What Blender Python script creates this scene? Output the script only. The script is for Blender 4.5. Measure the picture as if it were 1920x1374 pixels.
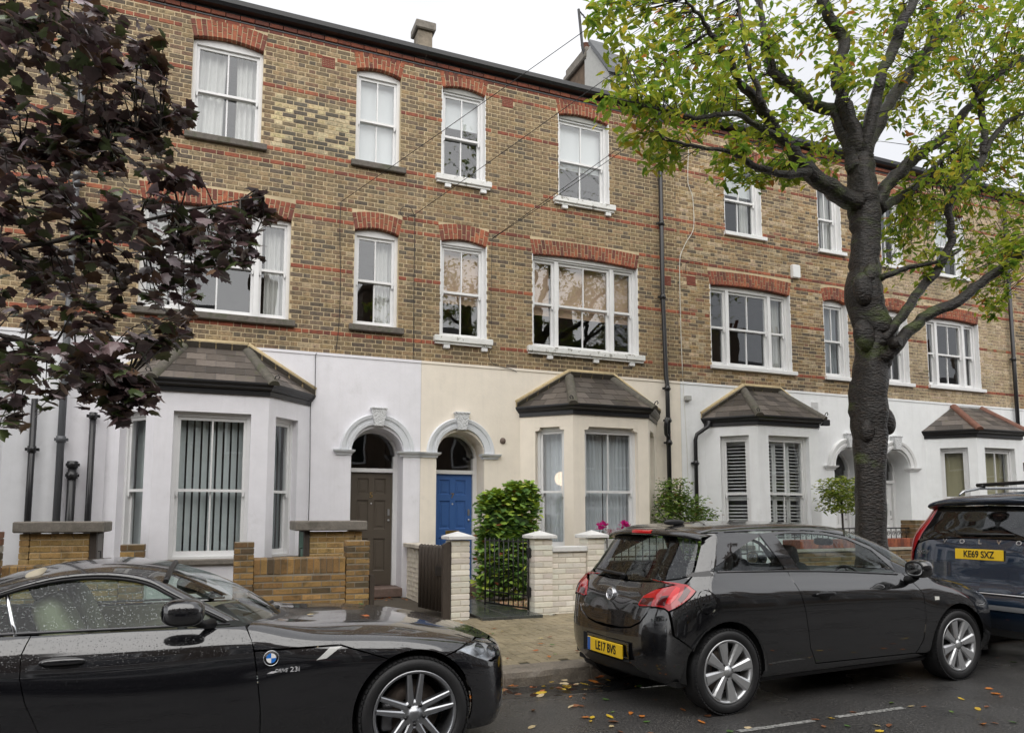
import bpy, bmesh, math, random
import numpy as np
from mathutils import Vector, Matrix
from mathutils.geometry import delaunay_2d_cdt
R = math.radians
random.seed(7)
for o in list(bpy.data.objects):
    bpy.data.objects.remove(o)
SC = bpy.context.scene
COL = SC.collection

# ---------------------------------------------------------------- camera
CAM_H, F_PX, PSI, PITCH = 1.5, 1384.0, R(22.1), R(5.45)
cam_data = bpy.data.cameras.new('camera')
cam_data.sensor_width = 36.0
cam_data.lens = F_PX / 1920.0 * 36.0
cam_data.shift_y = (833.0 - 687.0) / 1920.0
cam_data.clip_start, cam_data.clip_end = 0.05, 2000.0
cam = bpy.data.objects.new('camera', cam_data)
COL.objects.link(cam)
cam.location = (0.0, 0.0, CAM_H)
cam.rotation_euler = (R(90) + PITCH, 0.0, -PSI)
SC.camera = cam

# ---------------------------------------------------------------- sky, sun, exposure
SUN_EL, SUN_AZ = R(40), R(200)            # soft light from behind the camera, a little to the left
world = bpy.data.worlds.new('World')
SC.world = world
world.use_nodes = True
wn, wl = world.node_tree.nodes, world.node_tree.links
wn.clear()
w_out = wn.new('ShaderNodeOutputWorld')
w_bg = wn.new('ShaderNodeBackground')
w_sky = wn.new('ShaderNodeTexSky')
w_sky.sky_type = 'NISHITA'
w_sky.sun_disc = False
w_sky.sun_elevation = SUN_EL
w_sky.sun_rotation = SUN_AZ
w_scale = wn.new('ShaderNodeMixRGB'); w_scale.blend_type = 'MULTIPLY'; w_scale.inputs[0].default_value = 1.0
w_scale.inputs[2].default_value = (0.06, 0.06, 0.06, 1)
w_tc = wn.new('ShaderNodeTexCoord')
w_noise = wn.new('ShaderNodeTexNoise'); w_noise.inputs['Scale'].default_value = 2.2; w_noise.inputs['Detail'].default_value = 5
w_ramp = wn.new('ShaderNodeValToRGB')
w_ramp.color_ramp.elements[0].position = 0.36; w_ramp.color_ramp.elements[0].color = (0.45, 0.452, 0.465, 1)
w_ramp.color_ramp.elements[1].position = 0.64; w_ramp.color_ramp.elements[1].color = (0.59, 0.588, 0.592, 1)
w_mix = wn.new('ShaderNodeMixRGB'); w_mix.inputs[0].default_value = 0.88
wl.new(w_sky.outputs[0], w_scale.inputs[1])
wl.new(w_tc.outputs['Generated'], w_noise.inputs['Vector'])
wl.new(w_noise.outputs['Fac'], w_ramp.inputs[0])
wl.new(w_scale.outputs[0], w_mix.inputs[1])
wl.new(w_ramp.outputs[0], w_mix.inputs[2])
wl.new(w_mix.outputs[0], w_bg.inputs[0])
w_bg.inputs[1].default_value = 1.0
wl.new(w_bg.outputs[0], w_out.inputs[0])

sun_data = bpy.data.lights.new('sun', 'SUN')
sun_data.energy = 1.5
sun_data.angle = R(100)
sun_data.color = (1.0, 0.965, 0.91)
sun = bpy.data.objects.new('sun', sun_data)
COL.objects.link(sun)
sd = Vector((math.sin(SUN_AZ) * math.cos(SUN_EL), math.cos(SUN_AZ) * math.cos(SUN_EL), math.sin(SUN_EL)))
sun.rotation_euler = sd.to_track_quat('Z', 'Y').to_euler()
sun.location = sd * 40

SC.view_settings.view_transform = 'Standard'
SC.view_settings.look = 'None'
SC.view_settings.exposure = 1.15
SC.view_settings.gamma = 1.0
SC.view_settings.use_curve_mapping = False
SC.render.engine = 'CYCLES'
SC.cycles.use_denoising = True
SC.cycles.max_bounces = 8
SC.cycles.transparent_max_bounces = 16
SC.cycles.diffuse_bounces = 3
SC.cycles.glossy_bounces = 4
SC.cycles.caustics_reflective = False
SC.cycles.caustics_refractive = False
# ================================================================ helpers
def tag(o, label=None, cat=None, group=None, kind=None):
    if label: o['label'] = label
    if cat: o['category'] = cat
    if group: o['group'] = group
    if kind: o['kind'] = kind
    return o

def empty(name, loc=(0, 0, 0), rz=0.0, parent=None):
    o = bpy.data.objects.new(name, None)
    o.empty_display_size = 0.1
    COL.objects.link(o)
    o.location = loc
    o.rotation_euler = (0, 0, rz)
    if parent: o.parent = parent
    return o

def link(name, me, parent=None, loc=(0, 0, 0)):
    o = bpy.data.objects.new(name, me)
    COL.objects.link(o)
    o.location = loc
    if parent: o.parent = parent
    return o

class MB:
    """collects shapes for one mesh object"""
    def __init__(self):
        self.v, self.f, self.c, self.sm = [], [], [], []
        self.col = (1, 1, 1)
    def add(self, verts, faces, smooth=False):
        n = len(self.v)
        self.v.extend([tuple(p) for p in verts])
        self.c.extend([self.col] * len(verts))
        self.f.extend([tuple(i + n for i in f) for f in faces])
        self.sm.extend([smooth] * len(faces))
        return self
    def box(self, x0, x1, y0, y1, z0, z1):
        return self.add([(x0, y0, z0), (x1, y0, z0), (x1, y1, z0), (x0, y1, z0), (x0, y0, z1), (x1, y0, z1), (x1, y1, z1), (x0, y1, z1)],
                        [(0, 3, 2, 1), (4, 5, 6, 7), (0, 1, 5, 4), (1, 2, 6, 5), (2, 3, 7, 6), (3, 0, 4, 7)])
    def obox(self, c, ax, ay, az):
        """box from centre and three half-axis vectors"""
        c, ax, ay, az = Vector(c), Vector(ax), Vector(ay), Vector(az)
        v = [c + sx * ax + sy * ay + sz * az for sz in (-1, 1) for sx, sy in ((-1, -1), (1, -1), (1, 1), (-1, 1))]
        return self.add(v, [(0, 3, 2, 1), (4, 5, 6, 7), (0, 1, 5, 4), (1, 2, 6, 5), (2, 3, 7, 6), (3, 0, 4, 7)])
    def cbox(self, x0, x1, y0, y1, z0, z1, b=0.006):
        """box with chamfered edges on its front (-y) face and sides"""
        V = []
        for z, e in ((z0, b), (z0 + b, 0), (z1 - b, 0), (z1, b)):
            V += [(x0 + e, y0 + e, z), (x1 - e, y0 + e, z), (x1 - e, y1 - e, z), (x0 + e, y1 - e, z)]
        Fc = [(0, 3, 2, 1), (12, 13, 14, 15)]
        for k in range(3):
            for i in range(4):
                j = (i + 1) % 4
                Fc.append((4 * k + i, 4 * k + j, 4 * k + 4 + j, 4 * k + 4 + i))
        return self.add(V, Fc)
    def prism(self, poly, d, caps=True):
        """extrude a 3D polygon by the vector d"""
        n = len(poly); d = Vector(d)
        v = [Vector(p) for p in poly] + [Vector(p) + d for p in poly]
        f = [(i, (i + 1) % n, n + (i + 1) % n, n + i) for i in range(n)]
        if caps: f += [tuple(reversed(range(n))), tuple(range(n, 2 * n))]
        return self.add(v, f)
    def tube(self, pts, rad, n=8, cap=True, smooth=True):
        pts = [Vector(p) for p in pts]
        if not isinstance(rad, (list, tuple)): rad = [rad] * len(pts)
        V, Fc = [], []
        prev = None
        for i, p in enumerate(pts):
            t = (pts[min(i + 1, len(pts) - 1)] - pts[max(i - 1, 0)])
            if t.length < 1e-9: t = Vector((0, 0, 1))
            t.normalize()
            if prev is None:
                a = t.cross(Vector((0, 0, 1)) if abs(t.z) < 0.9 else Vector((1, 0, 0))).normalized()
            else:
                a = (prev - t * prev.dot(t))
                a = a.normalized() if a.length > 1e-6 else t.orthogonal().normalized()
            prev = a
            b = t.cross(a)
            for k in range(n):
                an = 2 * math.pi * k / n
                V.append(p + (a * math.cos(an) + b * math.sin(an)) * rad[i])
        for i in range(len(pts) - 1):
            for k in range(n):
                k2 = (k + 1) % n
                Fc.append((i * n + k, i * n + k2, (i + 1) * n + k2, (i + 1) * n + k))
        self.add(V, Fc, smooth)
        if cap:
            m = len(self.v) - len(V)
            self.f.append(tuple(m + k for k in reversed(range(n)))); self.sm.append(False)
            self.f.append(tuple(m + (len(pts) - 1) * n + k for k in range(n))); self.sm.append(False)
        return self
    def lathe(self, prof, axis='z', n=24, c=(0, 0, 0), smooth=True, a0=0, a1=2 * math.pi):
        """revolve (radius, height) pairs about an axis"""
        V, Fc = [], []
        full = abs(a1 - a0 - 2 * math.pi) < 1e-6
        m = n if full else n + 1
        for r_, h in prof:
            for k in range(m):
                an = a0 + (a1 - a0) * k / n
                x, y = r_ * math.cos(an), r_ * math.sin(an)
                p = {'z': (x, y, h), 'y': (x, h, y), 'x': (h, x, y)}[axis]
                V.append((p[0] + c[0], p[1] + c[1], p[2] + c[2]))
        for i in range(len(prof) - 1):
            for k in range(n):
                k2 = (k + 1) % m
                Fc.append((i * m + k, i * m + k2, (i + 1) * m + k2, (i + 1) * m + k))
        return self.add(V, Fc, smooth)
    def strip(self, polys, closed=False, smooth=False):
        """bridge successive polylines of equal length"""
        n = len(polys[0])
        V = [p for q in polys for p in q]
        Fc = []
        for i in range(len(polys) - 1):
            for k in range(n if closed else n - 1):
                k2 = (k + 1) % n
                Fc.append((i * n + k, i * n + k2, (i + 1) * n + k2, (i + 1) * n + k))
        return self.add(V, Fc, smooth)
    def mesh(self, name, mats, colour=False):
        me = bpy.data.meshes.new(name)
        me.from_pydata(self.v, [], self.f)
        for m in (mats if isinstance(mats, (list, tuple)) else [mats]):
            me.materials.append(m)
        if any(self.sm):
            me.polygons.foreach_set('use_smooth', self.sm)
        if colour:
            at = me.color_attributes.new('Col', 'FLOAT_COLOR', 'POINT')
            at.data.foreach_set('color', np.array([(*c[:3], 1.0) for c in self.c], dtype=np.float32).ravel())
        me.update()
        return me
    def build(self, name, mats, parent=None, loc=(0, 0, 0), colour=False, origin=None, fix=True):
        if origin is not None:
            self.v = [(p[0] - origin[0], p[1] - origin[1], p[2] - origin[2]) for p in self.v]
        me = self.mesh(name, mats, colour)
        if fix:
            bm = bmesh.new(); bm.from_mesh(me)
            bmesh.ops.recalc_face_normals(bm, faces=bm.faces)
            bm.to_mesh(me); bm.free()
        return link(name, me, parent, loc)

def part(root, name, mb, mat, colour=False, fix=True, parent=None):
    """a part of a thing whose mesh was written in world coordinates"""
    o = mb.build(name, mat, parent or root, colour=colour, origin=root.location if root is not None else None, fix=fix)
    return o

def rnd(a, b): return random.uniform(a, b)
def lerp(a, b, t): return a + (b - a) * t
def smooth01(t):
    t = max(0.0, min(1.0, t)); return t * t * (3 - 2 * t)
def lin(c):
    """sRGB 0-255 to linear"""
    return tuple(((x / 255 + 0.055) / 1.055) ** 2.4 if x > 10 else x / 255 / 12.92 for x in c)

# ================================================================ materials
MATS = {}
def nn(nt, t, **kw):
    n = nt.nodes.new(t)
    for k, v in kw.items(): setattr(n, k, v)
    return n

def mat(name, col=(0.5, 0.5, 0.5), rough=0.6, metal=0.0, var=0.0, vscale=8.0, bump=0.0, bscale=60.0, spec=0.5,
        dirt=None, dscale=3.0, dpos=(0.5, 0.7), attr=None, coat=0.0, wet=0.0, detail=6.0, stretch=None, sub=0.0, bdist=0.01, trans=0.0, streak=None):
    """general procedural surface: colour noise, a second dirt colour in patches, bump"""
    if name in MATS: return MATS[name]
    m = bpy.data.materials.new(name); m.use_nodes = True
    nt = m.node_tree; L = nt.links
    p = nt.nodes['Principled BSDF']
    geo = nn(nt, 'ShaderNodeNewGeometry')
    vec = geo.outputs['Position']
    if stretch:
        mp = nn(nt, 'ShaderNodeVectorMath', operation='MULTIPLY'); mp.inputs[1].default_value = stretch
        L.new(vec, mp.inputs[0]); vec = mp.outputs[0]
    if attr == 'Col':
        a = nn(nt, 'ShaderNodeAttribute', attribute_name='Col'); out = a.outputs['Color']
    elif attr == 'obj':
        a = nn(nt, 'ShaderNodeObjectInfo'); out = a.outputs['Color']
    else:
        a = nn(nt, 'ShaderNodeRGB'); a.outputs[0].default_value = (*col, 1); out = a.outputs[0]
    if var:
        n1 = nn(nt, 'ShaderNodeTexNoise'); n1.inputs['Scale'].default_value = vscale; n1.inputs['Detail'].default_value = detail
        n1.inputs['Roughness'].default_value = 0.65
        L.new(vec, n1.inputs['Vector'])
        mr = nn(nt, 'ShaderNodeMapRange'); mr.inputs[1].default_value = 0.25; mr.inputs[2].default_value = 0.75
        mr.inputs[3].default_value = 1 - var; mr.inputs[4].default_value = 1 + var
        L.new(n1.outputs['Fac'], mr.inputs[0])
        mx = nn(nt, 'ShaderNodeMixRGB', blend_type='MULTIPLY'); mx.inputs[0].default_value = 1
        L.new(out, mx.inputs[1]); L.new(mr.outputs[0], mx.inputs[2]); out = mx.outputs[0]
    if dirt:
        dl = dirt if isinstance(dirt, list) else [dirt]
        for dc, ds, dp in dl:
            n2 = nn(nt, 'ShaderNodeTexNoise'); n2.inputs['Scale'].default_value = ds; n2.inputs['Detail'].default_value = 8
            n2.inputs['Roughness'].default_value = 0.7
            L.new(vec, n2.inputs['Vector'])
            r2 = nn(nt, 'ShaderNodeMapRange'); r2.inputs[1].default_value = dp[0]; r2.inputs[2].default_value = dp[1]
            if len(dp) > 2: r2.inputs[4].default_value = dp[2]
            L.new(n2.outputs['Fac'], r2.inputs[0])
            m2 = nn(nt, 'ShaderNodeMixRGB')
            L.new(r2.outputs[0], m2.inputs[0]); L.new(out, m2.inputs[1]); m2.inputs[2].default_value = (*dc, 1); out = m2.outputs[0]
    if streak:
        sv = nn(nt, 'ShaderNodeVectorMath', operation='MULTIPLY'); sv.inputs[1].default_value = (7.0, 7.0, 0.55)
        L.new(geo.outputs['Position'], sv.inputs[0])
        ns = nn(nt, 'ShaderNodeTexNoise'); ns.inputs['Scale'].default_value = 1.0; ns.inputs['Detail'].default_value = 6; ns.inputs['Roughness'].default_value = 0.7
        L.new(sv.outputs[0], ns.inputs['Vector'])
        rs_ = nn(nt, 'ShaderNodeMapRange'); rs_.inputs[1].default_value = 0.50; rs_.inputs[2].default_value = 0.78; rs_.inputs[4].default_value = streak[1]
        L.new(ns.outputs['Fac'], rs_.inputs[0])
        mS = nn(nt, 'ShaderNodeMixRGB'); L.new(rs_.outputs[0], mS.inputs[0]); L.new(out, mS.inputs[1]); mS.inputs[2].default_value = (*streak[0], 1); out = mS.outputs[0]
    L.new(out, p.inputs['Base Color'])
    p.inputs['Roughness'].default_value = rough
    p.inputs['Metallic'].default_value = metal
    p.inputs['Specular IOR Level'].default_value = spec
    if coat:
        p.inputs['Coat Weight'].default_value = coat; p.inputs['Coat Roughness'].default_value = 0.03
    if sub: p.inputs['Subsurface Weight'].default_value = sub
    if wet:
        n3 = nn(nt, 'ShaderNodeTexNoise'); n3.inputs['Scale'].default_value = 1.3; n3.inputs['Detail'].default_value = 5
        L.new(geo.outputs['Position'], n3.inputs['Vector'])
        r3 = nn(nt, 'ShaderNodeMapRange'); r3.inputs[1].default_value = 0.35; r3.inputs[2].default_value = 0.65
        r3.inputs[3].default_value = rough; r3.inputs[4].default_value = rough * (1 - wet)
        L.new(n3.outputs['Fac'], r3.inputs[0]); L.new(r3.outputs[0], p.inputs['Roughness'])
    if bump:
        nb = nn(nt, 'ShaderNodeTexNoise'); nb.inputs['Scale'].default_value = bscale; nb.inputs['Detail'].default_value = 5
        L.new(vec, nb.inputs['Vector'])
        b = nn(nt, 'ShaderNodeBump'); b.inputs['Strength'].default_value = bump; b.inputs['Distance'].default_value = bdist
        L.new(nb.outputs['Fac'], b.inputs['Height']); L.new(b.outputs[0], p.inputs['Normal'])
    if trans:
        tb = nn(nt, 'ShaderNodeBsdfTranslucent'); L.new(out, tb.inputs[0])
        ms = nn(nt, 'ShaderNodeMixShader'); ms.inputs[0].default_value = trans
        o_ = nt.nodes['Material Output']
        L.new(p.outputs[0], ms.inputs[1]); L.new(tb.outputs[0], ms.inputs[2]); L.new(ms.outputs[0], o_.inputs[0])
    MATS[name] = m
    return m

def glass_mat(name, tint=(1, 1, 1), refl=1.0, drops=0.0, rough=0.0, base=0.04):
    """thin pane: see-through with Fresnel reflection, optional rain drops"""
    if name in MATS: return MATS[name]
    m = bpy.data.materials.new(name); m.use_nodes = True
    nt = m.node_tree; L = nt.links; nt.nodes.clear()
    o_ = nn(nt, 'ShaderNodeOutputMaterial')
    tr = nn(nt, 'ShaderNodeBsdfTransparent'); tr.inputs[0].default_value = (*tint, 1)
    gl = nn(nt, 'ShaderNodeBsdfGlossy'); gl.inputs['Roughness'].default_value = rough
    gl.inputs[0].default_value = (0.95, 0.97, 1, 1)
    fr = nn(nt, 'ShaderNodeLayerWeight'); fr.inputs[0].default_value = 0.5
    po = nn(nt, 'ShaderNodeMath', operation='POWER'); po.inputs[1].default_value = 4.5
    L.new(fr.outputs['Facing'], po.inputs[0])
    mr = nn(nt, 'ShaderNodeMapRange'); mr.inputs[3].default_value = base; mr.inputs[4].default_value = refl
    L.new(po.outputs[0], mr.inputs[0])
    ms = nn(nt, 'ShaderNodeMixShader')
    L.new(mr.outputs[0], ms.inputs[0]); L.new(tr.outputs[0], ms.inputs[1]); L.new(gl.outputs[0], ms.inputs[2])
    geo = nn(nt, 'ShaderNodeNewGeometry')
    nb = nn(nt, 'ShaderNodeTexNoise'); nb.inputs['Scale'].default_value = 1.6; nb.inputs['Detail'].default_value = 1
    L.new(geo.outputs['Position'], nb.inputs['Vector'])
    bp = nn(nt, 'ShaderNodeBump'); bp.inputs['Strength'].default_value = 0.06; bp.inputs['Distance'].default_value = 0.03
    L.new(nb.outputs['Fac'], bp.inputs['Height']); L.new(bp.outputs[0], gl.inputs['Normal']); L.new(bp.outputs[0], fr.inputs['Normal'])
    last = ms.outputs[0]
    if drops:
        vo = nn(nt, 'ShaderNodeTexVoronoi'); vo.inputs['Scale'].default_value = 95.0
        L.new(geo.outputs['Position'], vo.inputs['Vector'])
        sep = nn(nt, 'ShaderNodeSeparateColor'); L.new(vo.outputs['Color'], sep.inputs[0])
        rr = nn(nt, 'ShaderNodeMapRange'); rr.inputs[1].default_value = 0; rr.inputs[2].default_value = 1; rr.inputs[3].default_value = 0.05; rr.inputs[4].default_value = 0.42
        L.new(sep.outputs[0], rr.inputs[0])
        lt = nn(nt, 'ShaderNodeMath', operation='LESS_THAN'); L.new(vo.outputs['Distance'], lt.inputs[0]); L.new(rr.outputs[0], lt.inputs[1])
        df = nn(nt, 'ShaderNodeBsdfGlossy'); df.inputs['Roughness'].default_value = 0.25; df.inputs[0].default_value = (0.8, 0.85, 0.86, 1)
        b2 = nn(nt, 'ShaderNodeBump'); b2.inputs['Strength'].default_value = 1.0; b2.inputs['Distance'].default_value = 0.006; b2.invert = True
        L.new(vo.outputs['Distance'], b2.inputs['Height']); L.new(b2.outputs[0], df.inputs['Normal'])
        mu = nn(nt, 'ShaderNodeMath', operation='MULTIPLY'); mu.inputs[1].default_value = drops; L.new(lt.outputs[0], mu.inputs[0])
        m2 = nn(nt, 'ShaderNodeMixShader'); L.new(mu.outputs[0], m2.inputs[0]); L.new(last, m2.inputs[1]); L.new(df.outputs[0], m2.inputs[2])
        last = m2.outputs[0]
    L.new(last, o_.inputs[0])
    MATS[name] = m
    return m

def paint_mat(name, col, drops=1.0, rough=0.12):
    """wet lacquered car paint with beads of rain"""
    if name in MATS: return MATS[name]
    m = bpy.data.materials.new(name); m.use_nodes = True
    nt = m.node_tree; L = nt.links
    p = nt.nodes['Principled BSDF']
    p.inputs['Base Color'].default_value = (*col, 1)
    p.inputs['Roughness'].default_value = 0.35
    p.inputs['Specular IOR Level'].default_value = 0.15
    p.inputs['Coat Weight'].default_value = 1.0
    p.inputs['Coat Roughness'].default_value = 0.02
    p.inputs['Coat IOR'].default_value = 2.0
    tc = nn(nt, 'ShaderNodeTexCoord')
    hs = []
    for sc, lo, hi, thr in ((85.0, 0.02, 0.34, 0.45), (170.0, 0.02, 0.34, 0.40)):
        vo = nn(nt, 'ShaderNodeTexVoronoi'); vo.inputs['Scale'].default_value = sc
        L.new(tc.outputs['Object'], vo.inputs['Vector'])
        sep = nn(nt, 'ShaderNodeSeparateColor'); L.new(vo.outputs['Color'], sep.inputs[0])
        rr = nn(nt, 'ShaderNodeMapRange'); rr.inputs[1].default_value = thr; rr.inputs[2].default_value = 1; rr.inputs[3].default_value = 0.0; rr.inputs[4].default_value = hi
        L.new(sep.outputs[0], rr.inputs[0])
        su = nn(nt, 'ShaderNodeMath', operation='SUBTRACT'); L.new(rr.outputs[0], su.inputs[0]); L.new(vo.outputs['Distance'], su.inputs[1])
        mx = nn(nt, 'ShaderNodeMath', operation='MAXIMUM'); L.new(su.outputs[0], mx.inputs[0]); mx.inputs[1].default_value = 0
        pw = nn(nt, 'ShaderNodeMath', operation='POWER'); L.new(mx.outputs[0], pw.inputs[0]); pw.inputs[1].default_value = 0.6
        hs.append(pw.outputs[0])
    ad = nn(nt, 'ShaderNodeMath', operation='ADD'); L.new(hs[0], ad.inputs[0]); L.new(hs[1], ad.inputs[1])
    b = nn(nt, 'ShaderNodeBump'); b.inputs['Strength'].default_value = 0.55 * drops; b.inputs['Distance'].default_value = 0.004
    L.new(ad.outputs[0], b.inputs['Height'])
    gn = nn(nt, 'ShaderNodeNewGeometry'); sx_ = nn(nt, 'ShaderNodeSeparateXYZ'); L.new(gn.outputs['Normal'], sx_.inputs[0])
    up = nn(nt, 'ShaderNodeMapRange'); up.inputs[1].default_value = 0.05; up.inputs[2].default_value = 0.5; up.inputs[3].default_value = 0.12 * drops; up.inputs[4].default_value = 0.75 * drops
    L.new(sx_.outputs[2], up.inputs[0]); L.new(up.outputs[0], b.inputs['Strength'])
    L.new(b.outputs[0], p.inputs['Coat Normal'])
    n3 = nn(nt, 'ShaderNodeTexNoise'); n3.inputs['Scale'].default_value = 2.5; n3.inputs['Detail'].default_value = 6
    L.new(tc.outputs['Object'], n3.inputs['Vector'])
    mr = nn(nt, 'ShaderNodeMapRange'); mr.inputs[1].default_value = 0.35; mr.inputs[2].default_value = 0.75; mr.inputs[3].default_value = 0.015; mr.inputs[4].default_value = rough
    L.new(n3.outputs['Fac'], mr.inputs[0]); L.new(mr.outputs[0], p.inputs['Coat Roughness'])
    MATS[name] = m
    return m

def emit_mat(name, col, strength):
    if name in MATS: return MATS[name]
    m = bpy.data.materials.new(name); m.use_nodes = True
    p = m.node_tree.nodes['Principled BSDF']
    p.inputs['Base Color'].default_value = (*col, 1)
    p.inputs['Emission Color'].default_value = (*col, 1)
    p.inputs['Emission Strength'].default_value = strength
    MATS[name] = m
    return m

SOOT = (0.045, 0.040, 0.033)
M_brick = mat('brickwork', attr='Col', rough=0.85, var=0.35, vscale=45, bump=0.7, bscale=110, bdist=0.006,
              dirt=[(SOOT, 17.0, (0.47, 0.68, 0.85)), ((0.55, 0.46, 0.30), 24.0, (0.62, 0.72, 0.45)), ((0.05, 0.045, 0.034), 0.9, (0.46, 0.72, 0.62))], streak=((0.05, 0.045, 0.035), 0.55))
M_brick1 = mat('brick_single', attr='obj', rough=0.85, var=0.35, vscale=45, bump=0.7, bscale=110, bdist=0.006,
               dirt=[(SOOT, 17.0, (0.47, 0.68, 0.85)), ((0.55, 0.46, 0.30), 24.0, (0.62, 0.72, 0.45)), ((0.05, 0.045, 0.034), 0.9, (0.46, 0.72, 0.62))], streak=((0.05, 0.045, 0.035), 0.55))
M_red1 = mat('red_brick', attr='obj', rough=0.82, var=0.22, vscale=60, bump=0.4, bscale=140, bdist=0.004,
             dirt=[((0.06, 0.03, 0.024), 15.0, (0.47, 0.70, 0.8)), ((0.05, 0.04, 0.03), 0.8, (0.5, 0.75, 0.5))])
M_mortar = mat('mortar', (0.58, 0.47, 0.30), rough=0.95, var=0.25, vscale=12, bump=0.3, bscale=200, bdist=0.003,
               dirt=[((0.20, 0.16, 0.10), 1.5, (0.5, 0.75, 0.6))])
M_mortar_grey = mat('mortar_grey', (0.30, 0.27, 0.22), rough=0.95, var=0.25, vscale=12, bump=0.3, bscale=200, bdist=0.003,
               dirt=[((0.10, 0.10, 0.06), 3, (0.5, 0.75, 0.6))])
def stucco(name, c, d=(0.35, 0.34, 0.31)):
    return mat(name, c, rough=0.7, var=0.05, vscale=4, bump=0.22, bscale=28, bdist=0.006,
               dirt=[(d, 2.2, (0.60, 0.85, 0.35)), (d, 14, (0.66, 0.8, 0.3))], streak=(d, 0.13))
M_st = {3: stucco('render_white_a', (0.80, 0.81, 0.84)), 5: stucco('render_lilac', (0.82, 0.81, 0.85)), 7: stucco('render_cream', (0.86, 0.785, 0.675)),
        9: stucco('render_white', (0.85, 0.86, 0.87)), 11: stucco('render_white_b', (0.84, 0.855, 0.86))}
M_white = mat('white_paint', (0.78, 0.78, 0.78), rough=0.35, var=0.04, vscale=9, bump=0.08, bscale=40)
M_peel = mat('peeling_paint', (0.76, 0.76, 0.74), rough=0.5, var=0.05, vscale=9, bump=0.3, bscale=60,
             dirt=[((0.16, 0.15, 0.12), 9, (0.56, 0.62, 0.8)), ((0.30, 0.33, 0.27), 3, (0.5, 0.8, 0.4))])
M_sillstone = mat('dark_stone', (0.13, 0.115, 0.10), rough=0.85, var=0.35, vscale=18, bump=0.5, bscale=60, dirt=((0.08, 0.09, 0.05), 6, (0.5, 0.7)))
M_infill = mat('grey_render', (0.42, 0.42, 0.40), rough=0.8, var=0.1, vscale=10, bump=0.2, bscale=30)
M_black = mat('black_gutter', (0.018, 0.018, 0.02), rough=0.28, var=0.2, vscale=12)
M_lead = mat('lead', (0.10, 0.105, 0.11), rough=0.6, var=0.2, vscale=9)
M_slate = mat('slate', attr='Col', rough=0.55, var=0.25, vscale=25, bump=0.4, bscale=70, bdist=0.004,
              dirt=[((0.09, 0.095, 0.04), 5, (0.58, 0.70, 0.7)), ((0.34, 0.33, 0.28), 22, (0.70, 0.74, 0.8))], wet=0.4)
M_slate1 = mat('slate_single', attr='obj', rough=0.55, var=0.25, vscale=25, bump=0.4, bscale=70, bdist=0.004,
              dirt=[((0.09, 0.095, 0.04), 5, (0.58, 0.70, 0.7)), ((0.34, 0.33, 0.28), 22, (0.70, 0.74, 0.8))], wet=0.4)
M_ridge = mat('ridge_tile', (0.10, 0.09, 0.075), rough=0.8, var=0.35, vscale=18, bump=0.6, bscale=60, dirt=[((0.20, 0.19, 0.13), 12, (0.55, 0.7, 0.6)), ((0.07, 0.08, 0.03), 4, (0.5, 0.7, 0.6))])
M_terra = mat('terracotta_ridge', (0.17, 0.075, 0.05), rough=0.75, var=0.3, vscale=14, bump=0.3, bscale=50)
M_fillet = mat('cement_fillet', (0.48, 0.38, 0.22), rough=0.9, var=0.2, vscale=16, bump=0.4, bscale=50)
M_glass = glass_mat('window_glass', (0.93, 0.95, 0.95), 0.95, base=0.095)
M_room = mat('room', (0.24, 0.22, 0.20), rough=0.9, var=0.2, vscale=1.5)
M_curtain = mat('white_curtain', (0.80, 0.79, 0.76), rough=0.9, var=0.06, vscale=5, trans=0.3)
M_net = mat('net_curtain', (0.50, 0.54, 0.58), rough=0.9, var=0.06, vscale=4, trans=0.4)
M_blindw = mat('white_blind', (0.82, 0.84, 0.85), rough=0.8, trans=0.2)
M_blindtan = mat('tan_blind', (0.64, 0.45, 0.32), rough=0.85, var=0.06, vscale=6, trans=0.2)
M_vblind = mat('vertical_blind', (0.76, 0.82, 0.82), rough=0.8, var=0.04, vscale=3, trans=0.2)
M_concrete = mat('concrete', (0.20, 0.18, 0.155), rough=0.85, var=0.3, vscale=14, bump=0.6, bscale=80, dirt=((0.07, 0.07, 0.05), 5, (0.5, 0.7, 0.7)))
M_iron = mat('wrought_iron', (0.012, 0.012, 0.013), rough=0.4)
M_brass = mat('brass', (0.62, 0.42, 0.16), rough=0.3, metal=0.9)
M_steel = mat('steel', (0.55, 0.55, 0.55), rough=0.3, metal=1.0)
M_cable = mat('black_cable', (0.015, 0.015, 0.016), rough=0.6)
M_wcable = mat('white_cable', (0.66, 0.64, 0.58), rough=0.6)
# ================================================================ terrace of houses
FY = 12.0                       # plane of the brick faces
SY = 11.985                     # plane of the rendered ground floor
ZS, CO, NC = 4.10, 0.0755, 69   # first brick course, course height, courses
RED = {4, 18, 29, 32, 40, 43, 57, 66}
GY = 0.15                       # garden / footway level at the house

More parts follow.
